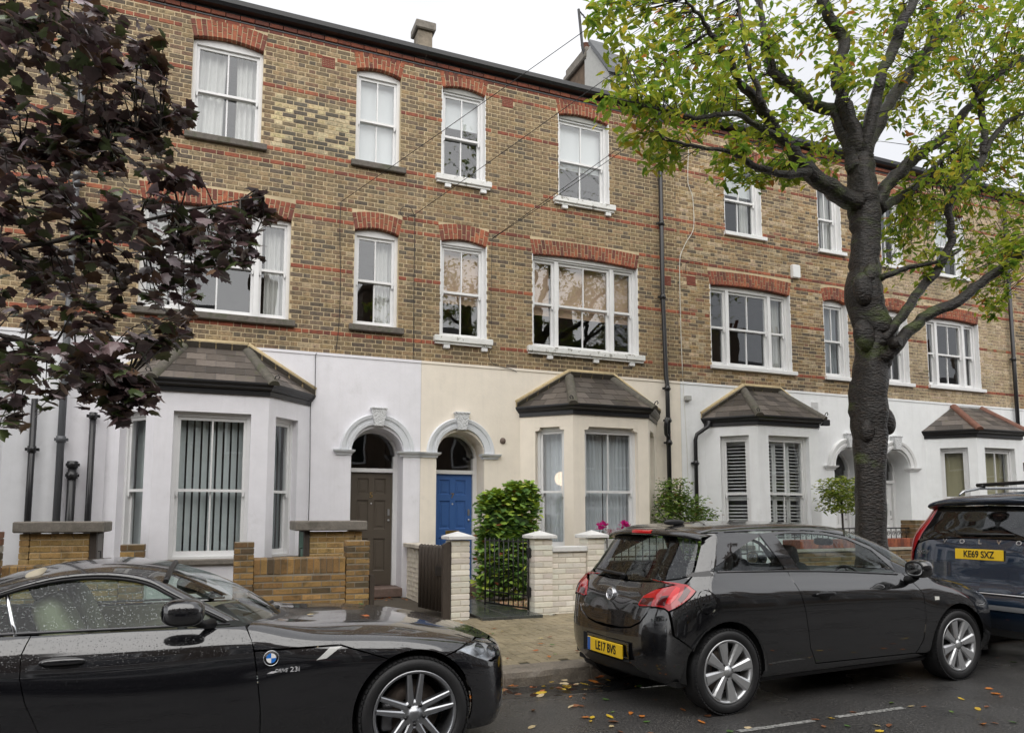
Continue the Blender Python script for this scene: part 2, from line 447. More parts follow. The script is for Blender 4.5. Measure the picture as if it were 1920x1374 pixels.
def brick_unit(name, m, ch=0.005):
    mb = MB()
    V = [(ch, 0.004 - 0.004, ch), (1 - ch, 0, ch), (1 - ch, 0, 0.0628 - ch), (ch, 0, 0.0628 - ch),
         (0, 0.004, 0), (1, 0.004, 0), (1, 0.004, 0.0628), (0, 0.004, 0.0628),
         (0, 0.06, 0), (1, 0.06, 0), (1, 0.06, 0.0628), (0, 0.06, 0.0628)]
    Fc = [(0, 1, 2, 3)]
    for a in (0, 4):
        for i in range(4):
            j = (i + 1) % 4
            Fc.append((a + i, a + 4 + i, a + 4 + j, a + j))
    mb.add(V, Fc)
    return mb.mesh(name, m), V, Fc
BR_ME, BR_V, BR_F = brick_unit('brick', M_brick1, 0.004)
RB_ME, _, _ = brick_unit('red_brick', M_red1, 0.004)
def brick_into(mb, x, y, z, ln, col, ax=(1, 0), h=1.0):
    """one brick of the given length written into a joint mesh; ax = direction of its length in plan"""
    nx, ny = -ax[1], ax[0]
    mb.col = col
    mb.add([(x + v[0] * ln * ax[0] + v[1] * nx, y + v[0] * ln * ax[1] + v[1] * ny, z + v[2] * h) for v in BR_V], BR_F)

PAL_STOCK = [((0.233, 0.141, 0.088), 0.8), ((0.319, 0.223, 0.119), 5), ((0.272, 0.193, 0.110), 5), ((0.365, 0.264, 0.148), 4), ((0.217, 0.159, 0.101), 4), ((0.151, 0.117, 0.085), 3), ((0.428, 0.319, 0.203), 1)]
PAL_7 = [((0.250, 0.150, 0.087), 0.6), ((0.320, 0.223, 0.118), 6), ((0.281, 0.197, 0.109), 6), ((0.359, 0.257, 0.143), 4), ((0.227, 0.164, 0.099), 3), ((0.160, 0.122, 0.086), 2.2)]
PAL_9 = [((0.415, 0.287, 0.155), 5), ((0.360, 0.238, 0.117), 4), ((0.532, 0.406, 0.269), 4), ((0.266, 0.182, 0.109), 3.5), ((0.165, 0.123, 0.085), 3.2), ((0.352, 0.175, 0.105), 0.5)]
PAL_11 = [((0.496, 0.388, 0.257), 6), ((0.449, 0.343, 0.215), 5), ((0.542, 0.432, 0.307), 4), ((0.355, 0.265, 0.172), 1.5)]
PAL_CREAM = [((0.68, 0.57, 0.36), 5), ((0.60, 0.49, 0.27), 2), ((0.13, 0.11, 0.085), 5), ((0.25, 0.2, 0.12), 3)]
PAL_RED = [((0.33, 0.095, 0.05), 5), ((0.27, 0.075, 0.042), 4), ((0.39, 0.125, 0.06), 3), ((0.19, 0.06, 0.04), 2.5)]
def pick(pal):
    t = rnd(0, sum(w for _, w in pal))
    for c, w in pal:
        t -= w
        if t <= 0: break
    k = rnd(0.86, 1.14)
    return tuple(min(1, x * k * rnd(0.97, 1.03)) for x in c)

def wall_sheet(poly, holes, y, depth, mb=None):
    """flat wall in the XZ plane with openings; the openings get reveals of the given depth"""
    mb = mb or MB()
    pts, edges = [], []
    for pl in [poly] + holes:
        n0 = len(pts)
        pts += [Vector(p) for p in pl]
        edges += [(n0 + i, n0 + (i + 1) % len(pl)) for i in range(len(pl))]
    vo, eo, fo, *_ = delaunay_2d_cdt(pts, edges, [], 0, 1e-5)
    def inside(p, pl):
        c = False
        for i in range(len(pl)):
            (x1, y1), (x2, y2) = pl[i], pl[i - 1]
            if (y1 > p[1]) != (y2 > p[1]) and p[0] < (x2 - x1) * (p[1] - y1) / (y2 - y1) + x1: c = not c
        return c
    ff = []
    for f in fo:
        c = sum((vo[i] for i in f), Vector((0, 0))) / len(f)
        if inside(c, poly) and not any(inside(c, h) for h in holes): ff.append(tuple(f))
    mb.add([(v[0], y, v[1]) for v in vo], ff)
    for h in holes:
        n = len(h)
        mb.add([(p[0], y, p[1]) for p in h] + [(p[0], y + depth, p[1]) for p in h],
               [(i, (i + 1) % n, n + (i + 1) % n, n + i) for i in range(n)])
    return mb

def arc_pts(cx, cz, r, a0, a1, n):
    return [(cx + r * math.cos(lerp(a0, a1, i / n)), cz + r * math.sin(lerp(a0, a1, i / n))) for i in range(n + 1)]

# ---------------------------------------------------------------- sash window
def light(win, root, x0, x1, z0, z1, y, bars, split=0.5, horns=True):
    """one pair of sliding sashes; panes and sashes are sub-parts of the window"""
    zm = lerp(z0, z1, split)
    st = 0.042
    for up in (1, 0):
        ya = y + (0.0 if up else 0.045)
        za, zb = (zm - 0.02, z1) if up else (z0, zm + 0.02)
        tr, br = (0.05, 0.04) if up else (0.04, 0.075)
        mb = MB()
        mb.box(x0, x0 + st, ya, ya + 0.04, za, zb); mb.box(x1 - st, x1, ya, ya + 0.04, za, zb)
        mb.box(x0 + st, x1 - st, ya + 0.001, ya + 0.039, zb - tr, zb); mb.box(x0 + st, x1 - st, ya + 0.001, ya + 0.039, za, za + br)
        xs = [x0 + st]
        for k in range(bars):
            xc = lerp(x0, x1, (k + 1) / (bars + 1))
            mb.box(xc - 0.011, xc + 0.011, ya + 0.004, ya + 0.036, za + br, zb - tr)
            xs += [xc - 0.011, xc + 0.011]
        xs.append(x1 - st)
        if up and horns:
            for xx in (x0 + st / 2, x1 - st / 2):
                mb.prism([(xx - 0.02, ya + 0.002, za), (xx + 0.02, ya + 0.002, za), (xx + 0.014, ya + 0.002, za - 0.05), (xx, ya + 0.002, za - 0.075), (xx - 0.014, ya + 0.002, za - 0.05)], (0, 0.034, 0))
        part(root, 'sash', mb, M_white, parent=win)
        for k in range(0, len(xs), 2):
            pm = MB()
            t = rnd(-0.004, 0.004); t2 = rnd(-0.004, 0.004)
            yy = ya + 0.02
            pm.add([(xs[k] - 0.004, yy + t, za + br - 0.004), (xs[k + 1] + 0.004, yy - t, za + br - 0.004), (xs[k + 1] + 0.004, yy - t + t2, zb - tr + 0.004), (xs[k] - 0.004, yy + t + t2, zb - tr + 0.004)], [(0, 1, 2, 3)])
            part(root, 'pane', pm, M_glass, parent=win, fix=False)

def window(root, x0, x1, z0, z1, rise=0.07, lights=((1, 1.0),), sill='stone', reveal=None, y=FY, infill=None, split=0.5):
    """sash window in a brick opening; the head follows a shallow arch"""
    yf = y + 0.10
    fr = MB()
    jw = 0.055
    # outer frame with arched head
    n = 10
    top = [(lerp(x0, x1, i / n), z1 + rise * (1 - (2 * i / n - 1) ** 2)) for i in range(n + 1)]
    hz = z1 - 0.05
    poly = [(x0, z0), (x0, hz)]
    fr.box(x0, x0 + jw, yf, yf + 0.14, z0, hz); fr.box(x1 - jw, x1, yf, yf + 0.14, z0, hz)
    fr.box(x0 + jw, x1 - jw, yf + 0.001, yf + 0.14, z0, z0 + 0.035)
    fr.prism([(x0, yf - 0.002, hz)] + [(p[0], yf - 0.002, p[1]) for p in top] + [(x1, yf - 0.002, hz)], (0, 0.14, 0))
    tot = sum(w for _, w in lights)
    xa = x0 + jw
    spans = []
    mull = 0.075
    avail = (x1 - x0) - 2 * jw - mull * (len(lights) - 1)
    for i, (b, w) in enumerate(lights):
        xb = xa + avail * w / tot
        spans.append((xa, xb, b))
        if i < len(lights) - 1: fr.box(xb, xb + mull, yf - 0.012, yf + 0.14, z0, hz)
        xa = xb + mull
    win = part(root, 'window', fr, M_white)
    for a, b, nb in spans:
        light(win, root, a, b, z0 + 0.035, hz, yf + 0.035, nb, split)
    if infill:
        mi = MB()
        zi = z1 - 0.02
        mi.prism([(x0 + 0.01, yf - 0.03, zi)] + [(lerp(x0 + 0.01, x1 - 0.01, i / n), yf - 0.03, zi + 0.06 + rise * (1 - (2 * i / n - 1) ** 2)) for i in range(n + 1)] + [(x1 - 0.01, yf - 0.03, zi)], (0, 0.027, 0))
        part(root, 'arch_infill', mi, infill, parent=win)
    sm = MB()
    if sill == 'stone':
        sm.cbox(x0 - 0.07, x1 + 0.09, y - 0.075, y + 0.13, z0 - 0.11, z0 - 0.004, 0.012)
        part(root, 'sill', sm, M_sillstone, parent=win)
    elif sill == 'white':
        sm.cbox(x0 - 0.04, x1 + 0.10, y - 0.065, y + 0.13, z0 - 0.085, z0 - 0.004, 0.008)
        part(root, 'sill', sm, M_white, parent=win)
    else:
        sm.cbox(x0 - 0.12, x1 + 0.10, y - 0.09, y + 0.13, z0 - 0.10, z0 + 0.01, 0.012)
        sm.box(x0 - 0.10, x1 + 0.08, y - 0.06, y + 0.1, z0 - 0.135, z0 - 0.1)
        part(root, 'sill', sm, M_peel, parent=win)
        for xx in ((x0 + 0.05, x1 - 0.1) if x1 - x0 < 1.5 else (lerp(x0, x1, 0.12), lerp(x0, x1, 0.55), lerp(x0, x1, 0.9))):
            bk = MB(); bk.cbox(xx, xx + 0.11, y - 0.055, y + 0.02, z0 - 0.21, z0 - 0.136, 0.01)
            part(root, 'sill_bracket', bk, M_white, parent=win)
    if reveal:
        for xa in (x1 - 0.004, x0 - 0.012):
            rv = MB(); rv.box(xa, xa + 0.016, y - 0.002, yf - 0.004, z0 + 0.012, z1 + 0.01)
            part(root, 'reveal', rv, reveal, parent=win)
    return win

def flat_arch(root, x0, x1, z1, rise, h, nv, splay=0.06, y=FY):
    """gauged arch of red bricks, each one a piece of its own"""
    x0a, x1a = x0 - splay, x1 + splay
    zi = lambda t: z1 + rise * (1 - (2 * t - 1) ** 2)
    ze = lambda t: z1 + h + rise * 0.9 * (1 - (2 * t - 1) ** 2)
    g = 0.0062
    for k in range(nv):
        ta, tb = k / nv, (k + 1) / nv
        def P(t, s):
            return Vector((lerp(lerp(x0, x1, t), lerp(x0a, x1a, t), s), 0, lerp(zi(t), ze(t), s)))
        cut = 0.34 if k % 2 else 0.66
        segs = [(0, cut), (cut, 1)] if h > 0.2 else [(0, 1)]
        for s0, s1 in segs:
            a, b, c, d = P(ta, s0), P(tb, s0), P(tb, s1), P(ta, s1)
            e1 = (b - a).normalized() * g; e2 = (d - a).normalized() * g
            q = [a + e1 + e2, b - e1 + e2, c - e1 - e2, d + e1 - e2]
            ctr = sum(q, Vector()) / 4
            yy = y - 0.004 + rnd(-0.002, 0.001)
            V = [Vector((lerp(p.x, ctr.x, 0.05), yy, lerp(p.z, ctr.z, 0.05))) for p in q] + [Vector((p.x, yy + 0.004, p.z)) for p in q] + [Vector((p.x, y + 0.09, p.z)) for p in q]
            Fc = [(0, 1, 2, 3)]
            for aa in (0, 4):
                for i in range(4):
                    j = (i + 1) % 4
                    Fc.append((aa + i, aa + 4 + i, aa + 4 + j, aa + j))
            mb = MB(); mb.add(V, Fc)
            o = part(root, 'arch_brick', mb, M_red1, fix=False)
            o.color = (*pick(PAL_RED), 1)

def facade_bricks(root, xl, xr, ops, pal, patch=None, solo=300):
    """Flemish bond; ops = openings (x0,x1,z0,z1,splay,arch height)"""
    mass = MB(); near = []
    for k in range(NC):
        za = ZS + k * CO; zm = za + 0.033
        blocked = []
        for (a, b, z0, z1, sp, ah) in ops:
            if z0 - 0.1 < zm < z1: blocked.append((a, b))
            elif z1 <= zm < z1 + ah + 0.02:
                t = (zm - z1) / ah; blocked.append((a - sp * t - 0.004, b + sp * t + 0.004))
        blocked.sort()
        free = []; x = xl
        for a, b in blocked:
            if a > x: free.append((x, a))
            x = max(x, b)
        if x < xr: free.append((x, xr))
        off = 0.17 if k % 2 else 0.0
        for (fa, fb) in free:
            n0 = math.floor((fa - off) / 0.34) - 1
            x = off + n0 * 0.34
            st = True
            while x < fb:
                ln = 0.2115 if st else 0.1015
                a, b = max(x, fa + 0.002), min(x + ln, fb - 0.002)
                if b - a > 0.03:
                    isred = k in RED
                    if isred and not solo:
                        near.append((a, za, b - a, pick(PAL_RED)))
                    elif isred:
                        o = link('red_brick', RB_ME, root, (a - root.location.x, -0.003 - rnd(0, 0.003), za))
                        o.scale = (b - a, 1, 1); o.color = (*pick(PAL_RED), 1)
                        if rnd(0, 1) < 0.05: o.color = (0.3, 0.22, 0.12, 1)
                    else:
                        c = pick(pal)
                        if patch and patch[0] < a < patch[1] and patch[2] < za < patch[3]: c = pick(PAL_CREAM)
                        near.append((a, za, b - a, c))
                x += ln + 0.0135; st = not st
    near.sort(key=lambda t: (t[0] ** 2 + FY ** 2 + (t[1] - 1.5) ** 2) / (t[2] + 0.05))
    for a, za, ln, c in near[:solo]:
        o = link('brick', BR_ME, root, (a - root.location.x, -rnd(0, 0.003), za))
        o.scale = (ln, 1, 1); o.color = (*c, 1)
    for a, za, ln, c in near[solo:]:
        brick_into(mass, a - root.location.x, -rnd(0, 0.003), za, ln, c)
    o = mass.build('brickwork', M_brick, root, colour=True, fix=False)
    tag(o, kind='stuff')

def vent(root, x0, z0, w=0.21, h=0.19):
    mb = MB()
    mb.box(x0, x0 + w, FY - 0.008, FY + 0.05, z0, z0 + 0.018); mb.box(x0, x0 + w, FY - 0.008, FY + 0.05, z0 + h - 0.018, z0 + h)
    n = 7
    for k in range(n + 1):
        xc = lerp(x0 + 0.009, x0 + w - 0.009, k / n)
        mb.box(xc - 0.007, xc + 0.007, FY - 0.007, FY + 0.045, z0 + 0.018, z0 + h - 0.018)
    for k in range(1, 6):
        zc = lerp(z0, z0 + h, k / 6)
        mb.box(x0 + 0.01, x0 + w - 0.01, FY - 0.003, FY + 0.03, zc - 0.006, zc + 0.006)
    mb.box(x0, x0 + w, FY + 0.052, FY + 0.06, z0, z0 + h)
    part(root, 'air_brick', mb, mat('terracotta_vent', (0.22, 0.06, 0.04), rough=0.8, var=0.2, vscale=30))

def downpipe(root, pts, r=0.04, collars=(), name='downpipe', m=None):
    mb = MB(); mb.tube(pts, r, 12)
    o = part(root, name, mb, m or M_black)
    for z, x, y in collars:
        cm = MB(); cm.tube([(x, y, z - 0.045), (x, y, z + 0.045)], r * 1.28, 12)
        cm.box(x - 0.085, x + 0.085, y + 0.01, y + 0.05, z - 0.02, z + 0.02)
        part(root, 'pipe_collar', cm, m or M_black, parent=o)
    return o

# ---------------------------------------------------------------- bay window
BH, BF, BD = 1.415, 0.75, 0.75   # half width at wall, half width of front, depth
def bay(root, cx, m, win_front, heads=False, ridge_mat=None, hips=True, zsill=0.88, zhead=2.95, small=1.0):
    y1 = SY; y0 = SY - BD * small
    bh, bf = BH * small, BF * small
    zt = 3.29
    P = [(cx - bh, y1), (cx - bf, y0), (cx + bf, y0), (cx + bh, y1)]
    wall = MB()
    wins = []
    for i in range(3):
        a, b = Vector(P[i]), Vector(P[i + 1]); d = (b - a); L = d.length; d.normalize(); nin = Vector((-d.y, d.x))   # nin points inwards (+y side)
        if nin.y < 0: nin = -nin
        if i == 1: w0, w1 = L * 0.5 + win_front[0], L * 0.5 + win_front[1]
        else: w0, w1 = (0.29, L - 0.17) if i == 0 else (0.17, L - 0.29)
        # face with hole, built in local (s,z) then mapped
        pm = wall_sheet([(0, GY - 0.1), (L, GY - 0.1), (L, zt), (0, zt)], [[(w0, zsill), (w1, zsill), (w1, zhead), (w0, zhead)]], 0, 0.14)
        wall.add([(a.x + d.x * v[0] + nin.x * v[1], a.y + d.y * v[0] + nin.y * v[1], v[2]) for v in pm.v], pm.f)
        wins.append((a, d, nin, w0, w1, i))
    bw = part(root, 'bay_wall', wall, m)
    for a, d, nin, w0, w1, i in wins:
        # build sash in local frame then map
        tmp = empty('tmp', (0, 0, 0))
        fr = MB(); jw = 0.05
        for (s0, s1, z0, z1) in ((w0, w0 + jw, zsill, zhead), (w1 - jw, w1, zsill, zhead), (w0 + jw, w1 - jw, zhead - 0.06, zhead), (w0 + jw, w1 - jw, zsill, zsill + 0.04)):
            fr.box(s0, s1, 0.10, 0.22, z0, z1)
        def mapv(o):
            for v in o.data.vertices:
                s, q, z = v.co
                v.co = (a.x + d.x * s + nin.x * q - root.location.x, a.y + d.y * s + nin.y * q - root.location.y, z - root.location.z)
            o.data.update()
        w = part(tmp, 'bay_window', fr, M_white); w.parent = root
        bars = 1 if i == 1 else 0
        light(w, tmp, w0 + jw, w1 - jw, zsill + 0.04, zhead - 0.06, 0.125, bars, 0.47)
        sm = MB(); sm.cbox(w0 - 0.06, w1 + 0.06, -0.05, 0.12, zsill - 0.07, zsill + 0.006, 0.01)
        s_ = part(tmp, 'sill', sm, M_white if heads else M_concrete); s_.parent = w
        if heads:
            for sx, sg in ((w0, 1), (w1, -1)):
                hm = MB()
                hm.prism([(sx, 0.004, zhead), (sx + sg * 0.085, 0.004, zhead), (sx + sg * 0.085, 0.004, zhead - 0.03), (sx + sg * 0.06, 0.004, zhead - 0.055), (sx, 0.004, zhead - 0.06)], (0, 0.13, 0))
                h_ = part(tmp, 'shoulder', hm, m); h_.parent = w
        for o in [w] + list(w.children): mapv(o)
        bpy.data.objects.remove(tmp)
    # gutter: stepped black moulding round the bay
    def ring(off, z):
        k = off
        return [(cx - bh - 0.7 * k, y1, z), (cx - bf - 0.42 * k, y0 - k, z), (cx + bf + 0.42 * k, y0 - k, z), (cx + bh + 0.7 * k, y1, z)]
    gm = MB()
    prof = [(0.0, zt - 0.07), (0.03, zt - 0.07), (0.032, zt + 0.0), (0.06, zt + 0.005), (0.075, zt + 0.03), (0.10, zt + 0.045), (0.13, zt + 0.085), (0.13, zt + 0.11), (0.0, zt + 0.11)]
    gm.strip([ring(o, z) for o, z in prof])
    part(root, 'bay_gutter', gm, M_black)
    # roof: three slated slopes
    zr, zb = 4.02, zt + 0.10
    tl, trr = Vector((cx - 0.46 * small, y1 - 0.03, zr)), Vector((cx + 0.46 * small, y1 - 0.03, zr))
    e = [Vector(p) for p in ring(0.12, zb)]
    base = MB()
    base.add([e[0], e[1], e[2], e[3], trr, tl], [(0, 1, 5), (1, 2, 4, 5), (2, 3, 4)])
    rf = part(root, 'bay_roof', base, M_lead)
    slopes = [(e[1], e[2], trr, tl), (e[0], e[1], tl, tl), (e[2], e[3], trr, trr)]
    for si, (a, b, c, d) in enumerate(slopes):
        rows = 5
        nrm = (b - a).cross(d - a).normalized()
        if nrm.z < 0: nrm = -nrm
        for r_ in range(rows):
            t0, t1 = r_ / rows, min(1, (r_ + 1.12) / rows)
            l0, r0 = a.lerp(d, t0), b.lerp(c, t0)
            l1, r1 = a.lerp(d, t1), b.lerp(c, t1)
            w = (r0 - l0).length
            nt = max(1, round((b - a).length / 0.27))
            u = (b - a).normalized()
            s = -0.27 * (0.5 if r_ % 2 else 0.0)
            xa0 = (l0 - a).dot(u); xb0 = (r0 - a).dot(u); xa1 = (l1 - a).dot(u); xb1 = (r1 - a).dot(u)
            while s < (b - a).length:
                s0, s1 = s + 0.003, s + 0.267
                lo0, hi0 = max(s0, xa0), min(s1, xb0)
                lo1, hi1 = max(s0, xa1), min(s1, xb1)
                if hi0 - lo0 > 0.03:
                    if hi1 < lo1: lo1 = hi1 = min(max((lo1 + hi1) / 2, xa1), xb1)
                    up0 = l0 - u * xa0; up1 = l1 - u * xa1
                    lift0, lift1 = nrm * 0.010, nrm * 0.003
                    q = [up0 + u * lo0 + lift0, up0 + u * hi0 + lift0, up1 + u * hi1 + lift1, up1 + u * lo1 + lift1]
                    sm = MB(); sm.add(q + [p - nrm * 0.006 for p in q], [(0, 1, 2, 3), (0, 4, 5, 1), (1, 5, 6, 2), (3, 7, 4, 0)])
                    o = part(root, 'slate', sm, M_slate1, parent=rf)
                    g = random.choice((rnd(0.035, 0.06), rnd(0.05, 0.09), rnd(0.07, 0.12)))
                    w_ = 1.25 if cx < 1 else 1.0; o.color = (g * 1.18 * w_, g * w_, g * 0.86 * w_, 1)
                s += 0.27
    # hips, cement fillet and ridge course at the wall
    rm = ridge_mat or M_ridge
    for a, b in ((e[1], tl), (e[2], trr)):
        hm = MB()
        d = (b - a); n = d.normalized(); side = n.cross(Vector((0, 0, 1))).normalized(); up = side.cross(n).normalized()
        rows = []
        for t in (-0.02, 1.0):
            p = a + d * t
            rows.append([p + side * 0.085 * math.cos(q) + up * (0.075 * math.sin(q) - 0.01) for q in [math.pi * k / 8 for k in range(9)]])
        hm.strip(rows, smooth=True)
        hm.add([rows[0][k] for k in range(9)], [tuple(range(9))])
        part(root, 'hip_tile', hm, rm, parent=rf)
    if hips:
        for a, b in ((e[0], tl), (tl, trr), (trr, e[3])):
            n = max(2, round((b - a).length / 0.26))
            for k in range(n):
                pa, pb = a.lerp(b, k / n + 0.012), a.lerp(b, (k + 1) / n - 0.012)
                tm = MB(); u = (pb - pa).normalized()
                up = Vector((0, -0.045, 0.085)) if a is tl else Vector((0, -0.03, 0.085))
                tm.prism([pa + Vector((0, 0.025, 0)), pb + Vector((0, 0.025, 0)), pb + up + Vector((0, 0.0, 0)), pa + up], (0, -0.03, -0.012))
                part(root, 'flashing_tile', tm, M_slate1, parent=rf).color = (0.12, 0.108, 0.09, 1)
            fm = MB(); upv = Vector((0, 0.02, 0.10))
            fm.tube([a + Vector((0, 0.01, 0.095)), b + Vector((0, 0.01, 0.095))], 0.045, 6)
            fm.prism([a + Vector((0, 0.02, 0.0)), b + Vector((0, 0.02, 0.0)), b + upv, a + upv], (0, -0.03, 0))
            part(root, 'cement_fillet', fm, M_fillet, parent=rf)
    return bw

# ---------------------------------------------------------------- arched doorway
def arch_door(root, cx, r, m, trim, doorcol, z_spring=2.49, yd=12.43, number=None, handle_side=1, letter=True, z0=0.33):
    # recess: side walls, soffit
    dw = MB()
    pts = [(cx - r, z0 - 0.2)] + [(p[0], p[1]) for p in arc_pts(cx, z_spring, r, math.pi, 0, 24)] + [(cx + r, z0 - 0.2)]
    # archivolt mouldings
    prof = [(r - 0.002, 0.0), (r - 0.002, 0.045), (r + 0.05, 0.052), (r + 0.055, 0.035), (r + 0.10, 0.04), (r + 0.108, 0.06), (r + 0.16, 0.07), (r + 0.172, 0.05), (r + 0.178, 0.0)]
    am = MB()
    rings = []
    for q in range(33):
        an = math.pi * (1 - q / 32)
        rings.append([(cx + rr * math.cos(an), SY - pr - 0.001, z_spring + 0.055 + rr * math.sin(an)) for rr, pr in prof])
    am.strip(rings, smooth=False)
    ar = part(root, 'archivolt', am, trim)
    km = MB()
    zt = z_spring + 0.055 + r
    km.prism([(cx - 0.075, SY - 0.11, zt - 0.03), (cx + 0.075, SY - 0.11, zt - 0.03), (cx + 0.12, SY - 0.11, zt + 0.24), (cx - 0.12, SY - 0.11, zt + 0.24)], (0, 0.11, 0))
    km.cbox(cx - 0.135, cx + 0.135, SY - 0.12, SY, zt + 0.241, zt + 0.275, 0.008)
    part(root, 'keystone', km, mat('vermiculated_stone', (0.66, 0.67, 0.68), rough=0.8, var=0.1, vscale=20, bump=1.0, bscale=42, bdist=0.03, dirt=((0.2, 0.19, 0.16), 10, (0.62, 0.75, 0.5))), parent=ar)
    # door frame
    fm = MB(); jw = 0.075
    zd = 2.215; 
    fm.box(cx - r, cx - r + jw, yd - 0.05, yd + 0.06, z0, z_spring + 0.0); fm.box(cx + r - jw, cx + r, yd - 0.05, yd + 0.06, z0, z_spring + 0.0)
    fm.box(cx - r + jw, cx + r - jw, yd - 0.055, yd + 0.06, zd, zd + 0.065)
    ringo = [[(cx + rr * math.cos(a_), yy, z_spring + rr * math.sin(a_)) for rr, yy in ((r - jw * 0.55, yd - 0.03), (r + 0.02, yd - 0.03), (r + 0.02, yd + 0.05), (r - jw * 0.55, yd + 0.05))] for a_ in [math.pi * k / 20 for k in range(21)]]
    fm.strip(ringo, closed=True)
    dr = part(root, 'door_frame', fm, M_white)
    gp = MB()
    a_pts = [(cx - r + jw, yd + 0.01, zd + 0.065)] + [(cx + r - jw, yd + 0.01, zd + 0.065), (cx + r - jw, yd + 0.01, z_spring)] + [(cx + (r - jw * 0.5) * math.cos(a_), yd + 0.01, z_spring + (r - jw * 0.5) * math.sin(a_)) for a_ in [math.pi * k / 16 for k in range(0, 17)]] + [(cx - r + jw, yd + 0.01, z_spring)]
    gp.add(a_pts, [tuple(range(len(a_pts)))])
    part(root, 'fanlight_pane', gp, M_glass, parent=dr, fix=False)
    # door leaf: stiles and rails with sunk panels
    x0, x1 = cx - r + jw + 0.003, cx + r - jw - 0.003
    lm = MB()
    st, mid = 0.11, 0.09
    rails = [z0 + 0.005, z0 + 0.24, z0 + 0.78, z0 + 0.93, z0 + 1.42, z0 + 1.52, zd - 0.10, zd - 0.003]
    lm.box(x0, x0 + st, yd, yd + 0.045, z0, zd); lm.box(x1 - st, x1, yd, yd + 0.045, z0, zd)
    lm.box(cx - mid / 2, cx + mid / 2, yd + 0.001, yd + 0.044, z0 + 0.2, zd - 0.1)
    for k in range(0, 8, 2): lm.box(x0 + st, x1 - st, yd + 0.0005, yd + 0.0445, rails[k], rails[k + 1])
    leaf = part(root, 'door', lm, doorcol)
    for k in (1, 3, 5):
        for xa, xb in ((x0 + st, cx - mid / 2), (cx + mid / 2, x1 - st)):
            pm = MB(); za, zb = rails[k], rails[k + 1]
            pm.box(xa, xb, yd + 0.022, yd + 0.03, za, zb)
            b_ = 0.035
            V = [(xa, yd + 0.004, za), (xb, yd + 0.004, za), (xb, yd + 0.004, zb), (xa, yd + 0.004, zb), (xa + 0.018, yd + 0.021, za + 0.018), (xb - 0.018, yd + 0.021, za + 0.018), (xb - 0.018, yd + 0.021, zb - 0.018), (xa + 0.018, yd + 0.021, zb - 0.018)]
            pm.add(V, [(0, 1, 5, 4), (1, 2, 6, 5), (2, 3, 7, 6), (3, 0, 4, 7)])
            pm.cbox(xa + 0.05, xb - 0.05, yd + 0.012, yd + 0.025, za + 0.05, zb - 0.05, 0.006)
            part(root, 'door_panel', pm, doorcol, parent=leaf)
    if number: text(root, number, (cx - 0.005, yd - 0.006, z0 + 1.50), 0.13, M_brass, leaf, name='house_number')
    if letter:
        lb = MB(); lb.cbox(cx - 0.125, cx + 0.125, yd - 0.008, yd + 0.01, z0 + 0.83, z0 + 0.90, 0.004)
        part(root, 'letterbox', lb, M_brass, parent=leaf)
    kn = MB(); kn.cbox(x1 - 0.075, x1 - 0.04, yd - 0.012, yd + 0.006, z0 + 1.16, z0 + 1.27, 0.004)
    kn.lathe([(0.0, -0.03), (0.018, -0.028), (0.02, -0.012), (0.012, 0.0)], 'y', 12, (x1 - 0.057, yd, z0 + 1.08))
    part(root, 'lock', kn, M_steel, parent=leaf)
    sp = MB(); sp.lathe([(0.0, -0.008), (0.014, -0.006), (0.016, 0.0)], 'y', 12, (cx, yd, z0 + 1.36))
    part(root, 'spyhole', sp, M_steel, parent=leaf)
    ws = MB(); ws.cbox(cx - r, cx + r, SY - 0.05, yd + 0.08, z0 - 0.15, z0 - 0.004, 0.01)
    part(root, 'doorstep', ws, mat('worn_step', (0.16, 0.11, 0.09), rough=0.6, var=0.3, vscale=20, bump=0.3))

def text(root, body, loc, size, m, parent, rot=(R(90), 0, 0), name='lettering', depth=0.003, sx=1.0, align='CENTER', world=True, bold=0.0, shear=0.0, spacing=1.0):
    cu = bpy.data.curves.new(name, 'FONT')
    cu.body = body; cu.size = size; cu.extrude = depth; cu.align_x = align; cu.align_y = 'CENTER'; cu.offset = bold; cu.shear = shear
    cu.space_character = spacing
    tmp = bpy.data.objects.new(name, cu); COL.objects.link(tmp)
    dg = bpy.context.evaluated_depsgraph_get()
    me = bpy.data.meshes.new_from_object(tmp.evaluated_get(dg))
    bpy.data.objects.remove(tmp)
    me.materials.clear(); me.materials.append(m)
    o = link(name, me, parent)
    l = Vector(loc) - (root.location if world and root else Vector((0, 0, 0)))
    o.location = l; o.rotation_euler = rot; o.scale = (sx, 1, 1)
    return o

def impost(root, x0, x1, m, z=2.49):
    mb = MB()
    pr = [(0.0, 0.0, z - 0.03), (0.02, 0.02, z - 0.03), (0.025, 0.02, z - 0.005), (0.05, 0.045, z + 0.01), (0.075, 0.06, z + 0.03), (0.085, 0.065, z + 0.055), (0.0, 0.0, z + 0.06)]
    mb.strip([[(x0 - e, SY + 0.10, zz), (x0 - e, SY - p, zz), (x1 + e, SY - p, zz), (x1 + e, SY + 0.10, zz)] for p, e, zz in pr])
    part(root, 'impost', mb, m)

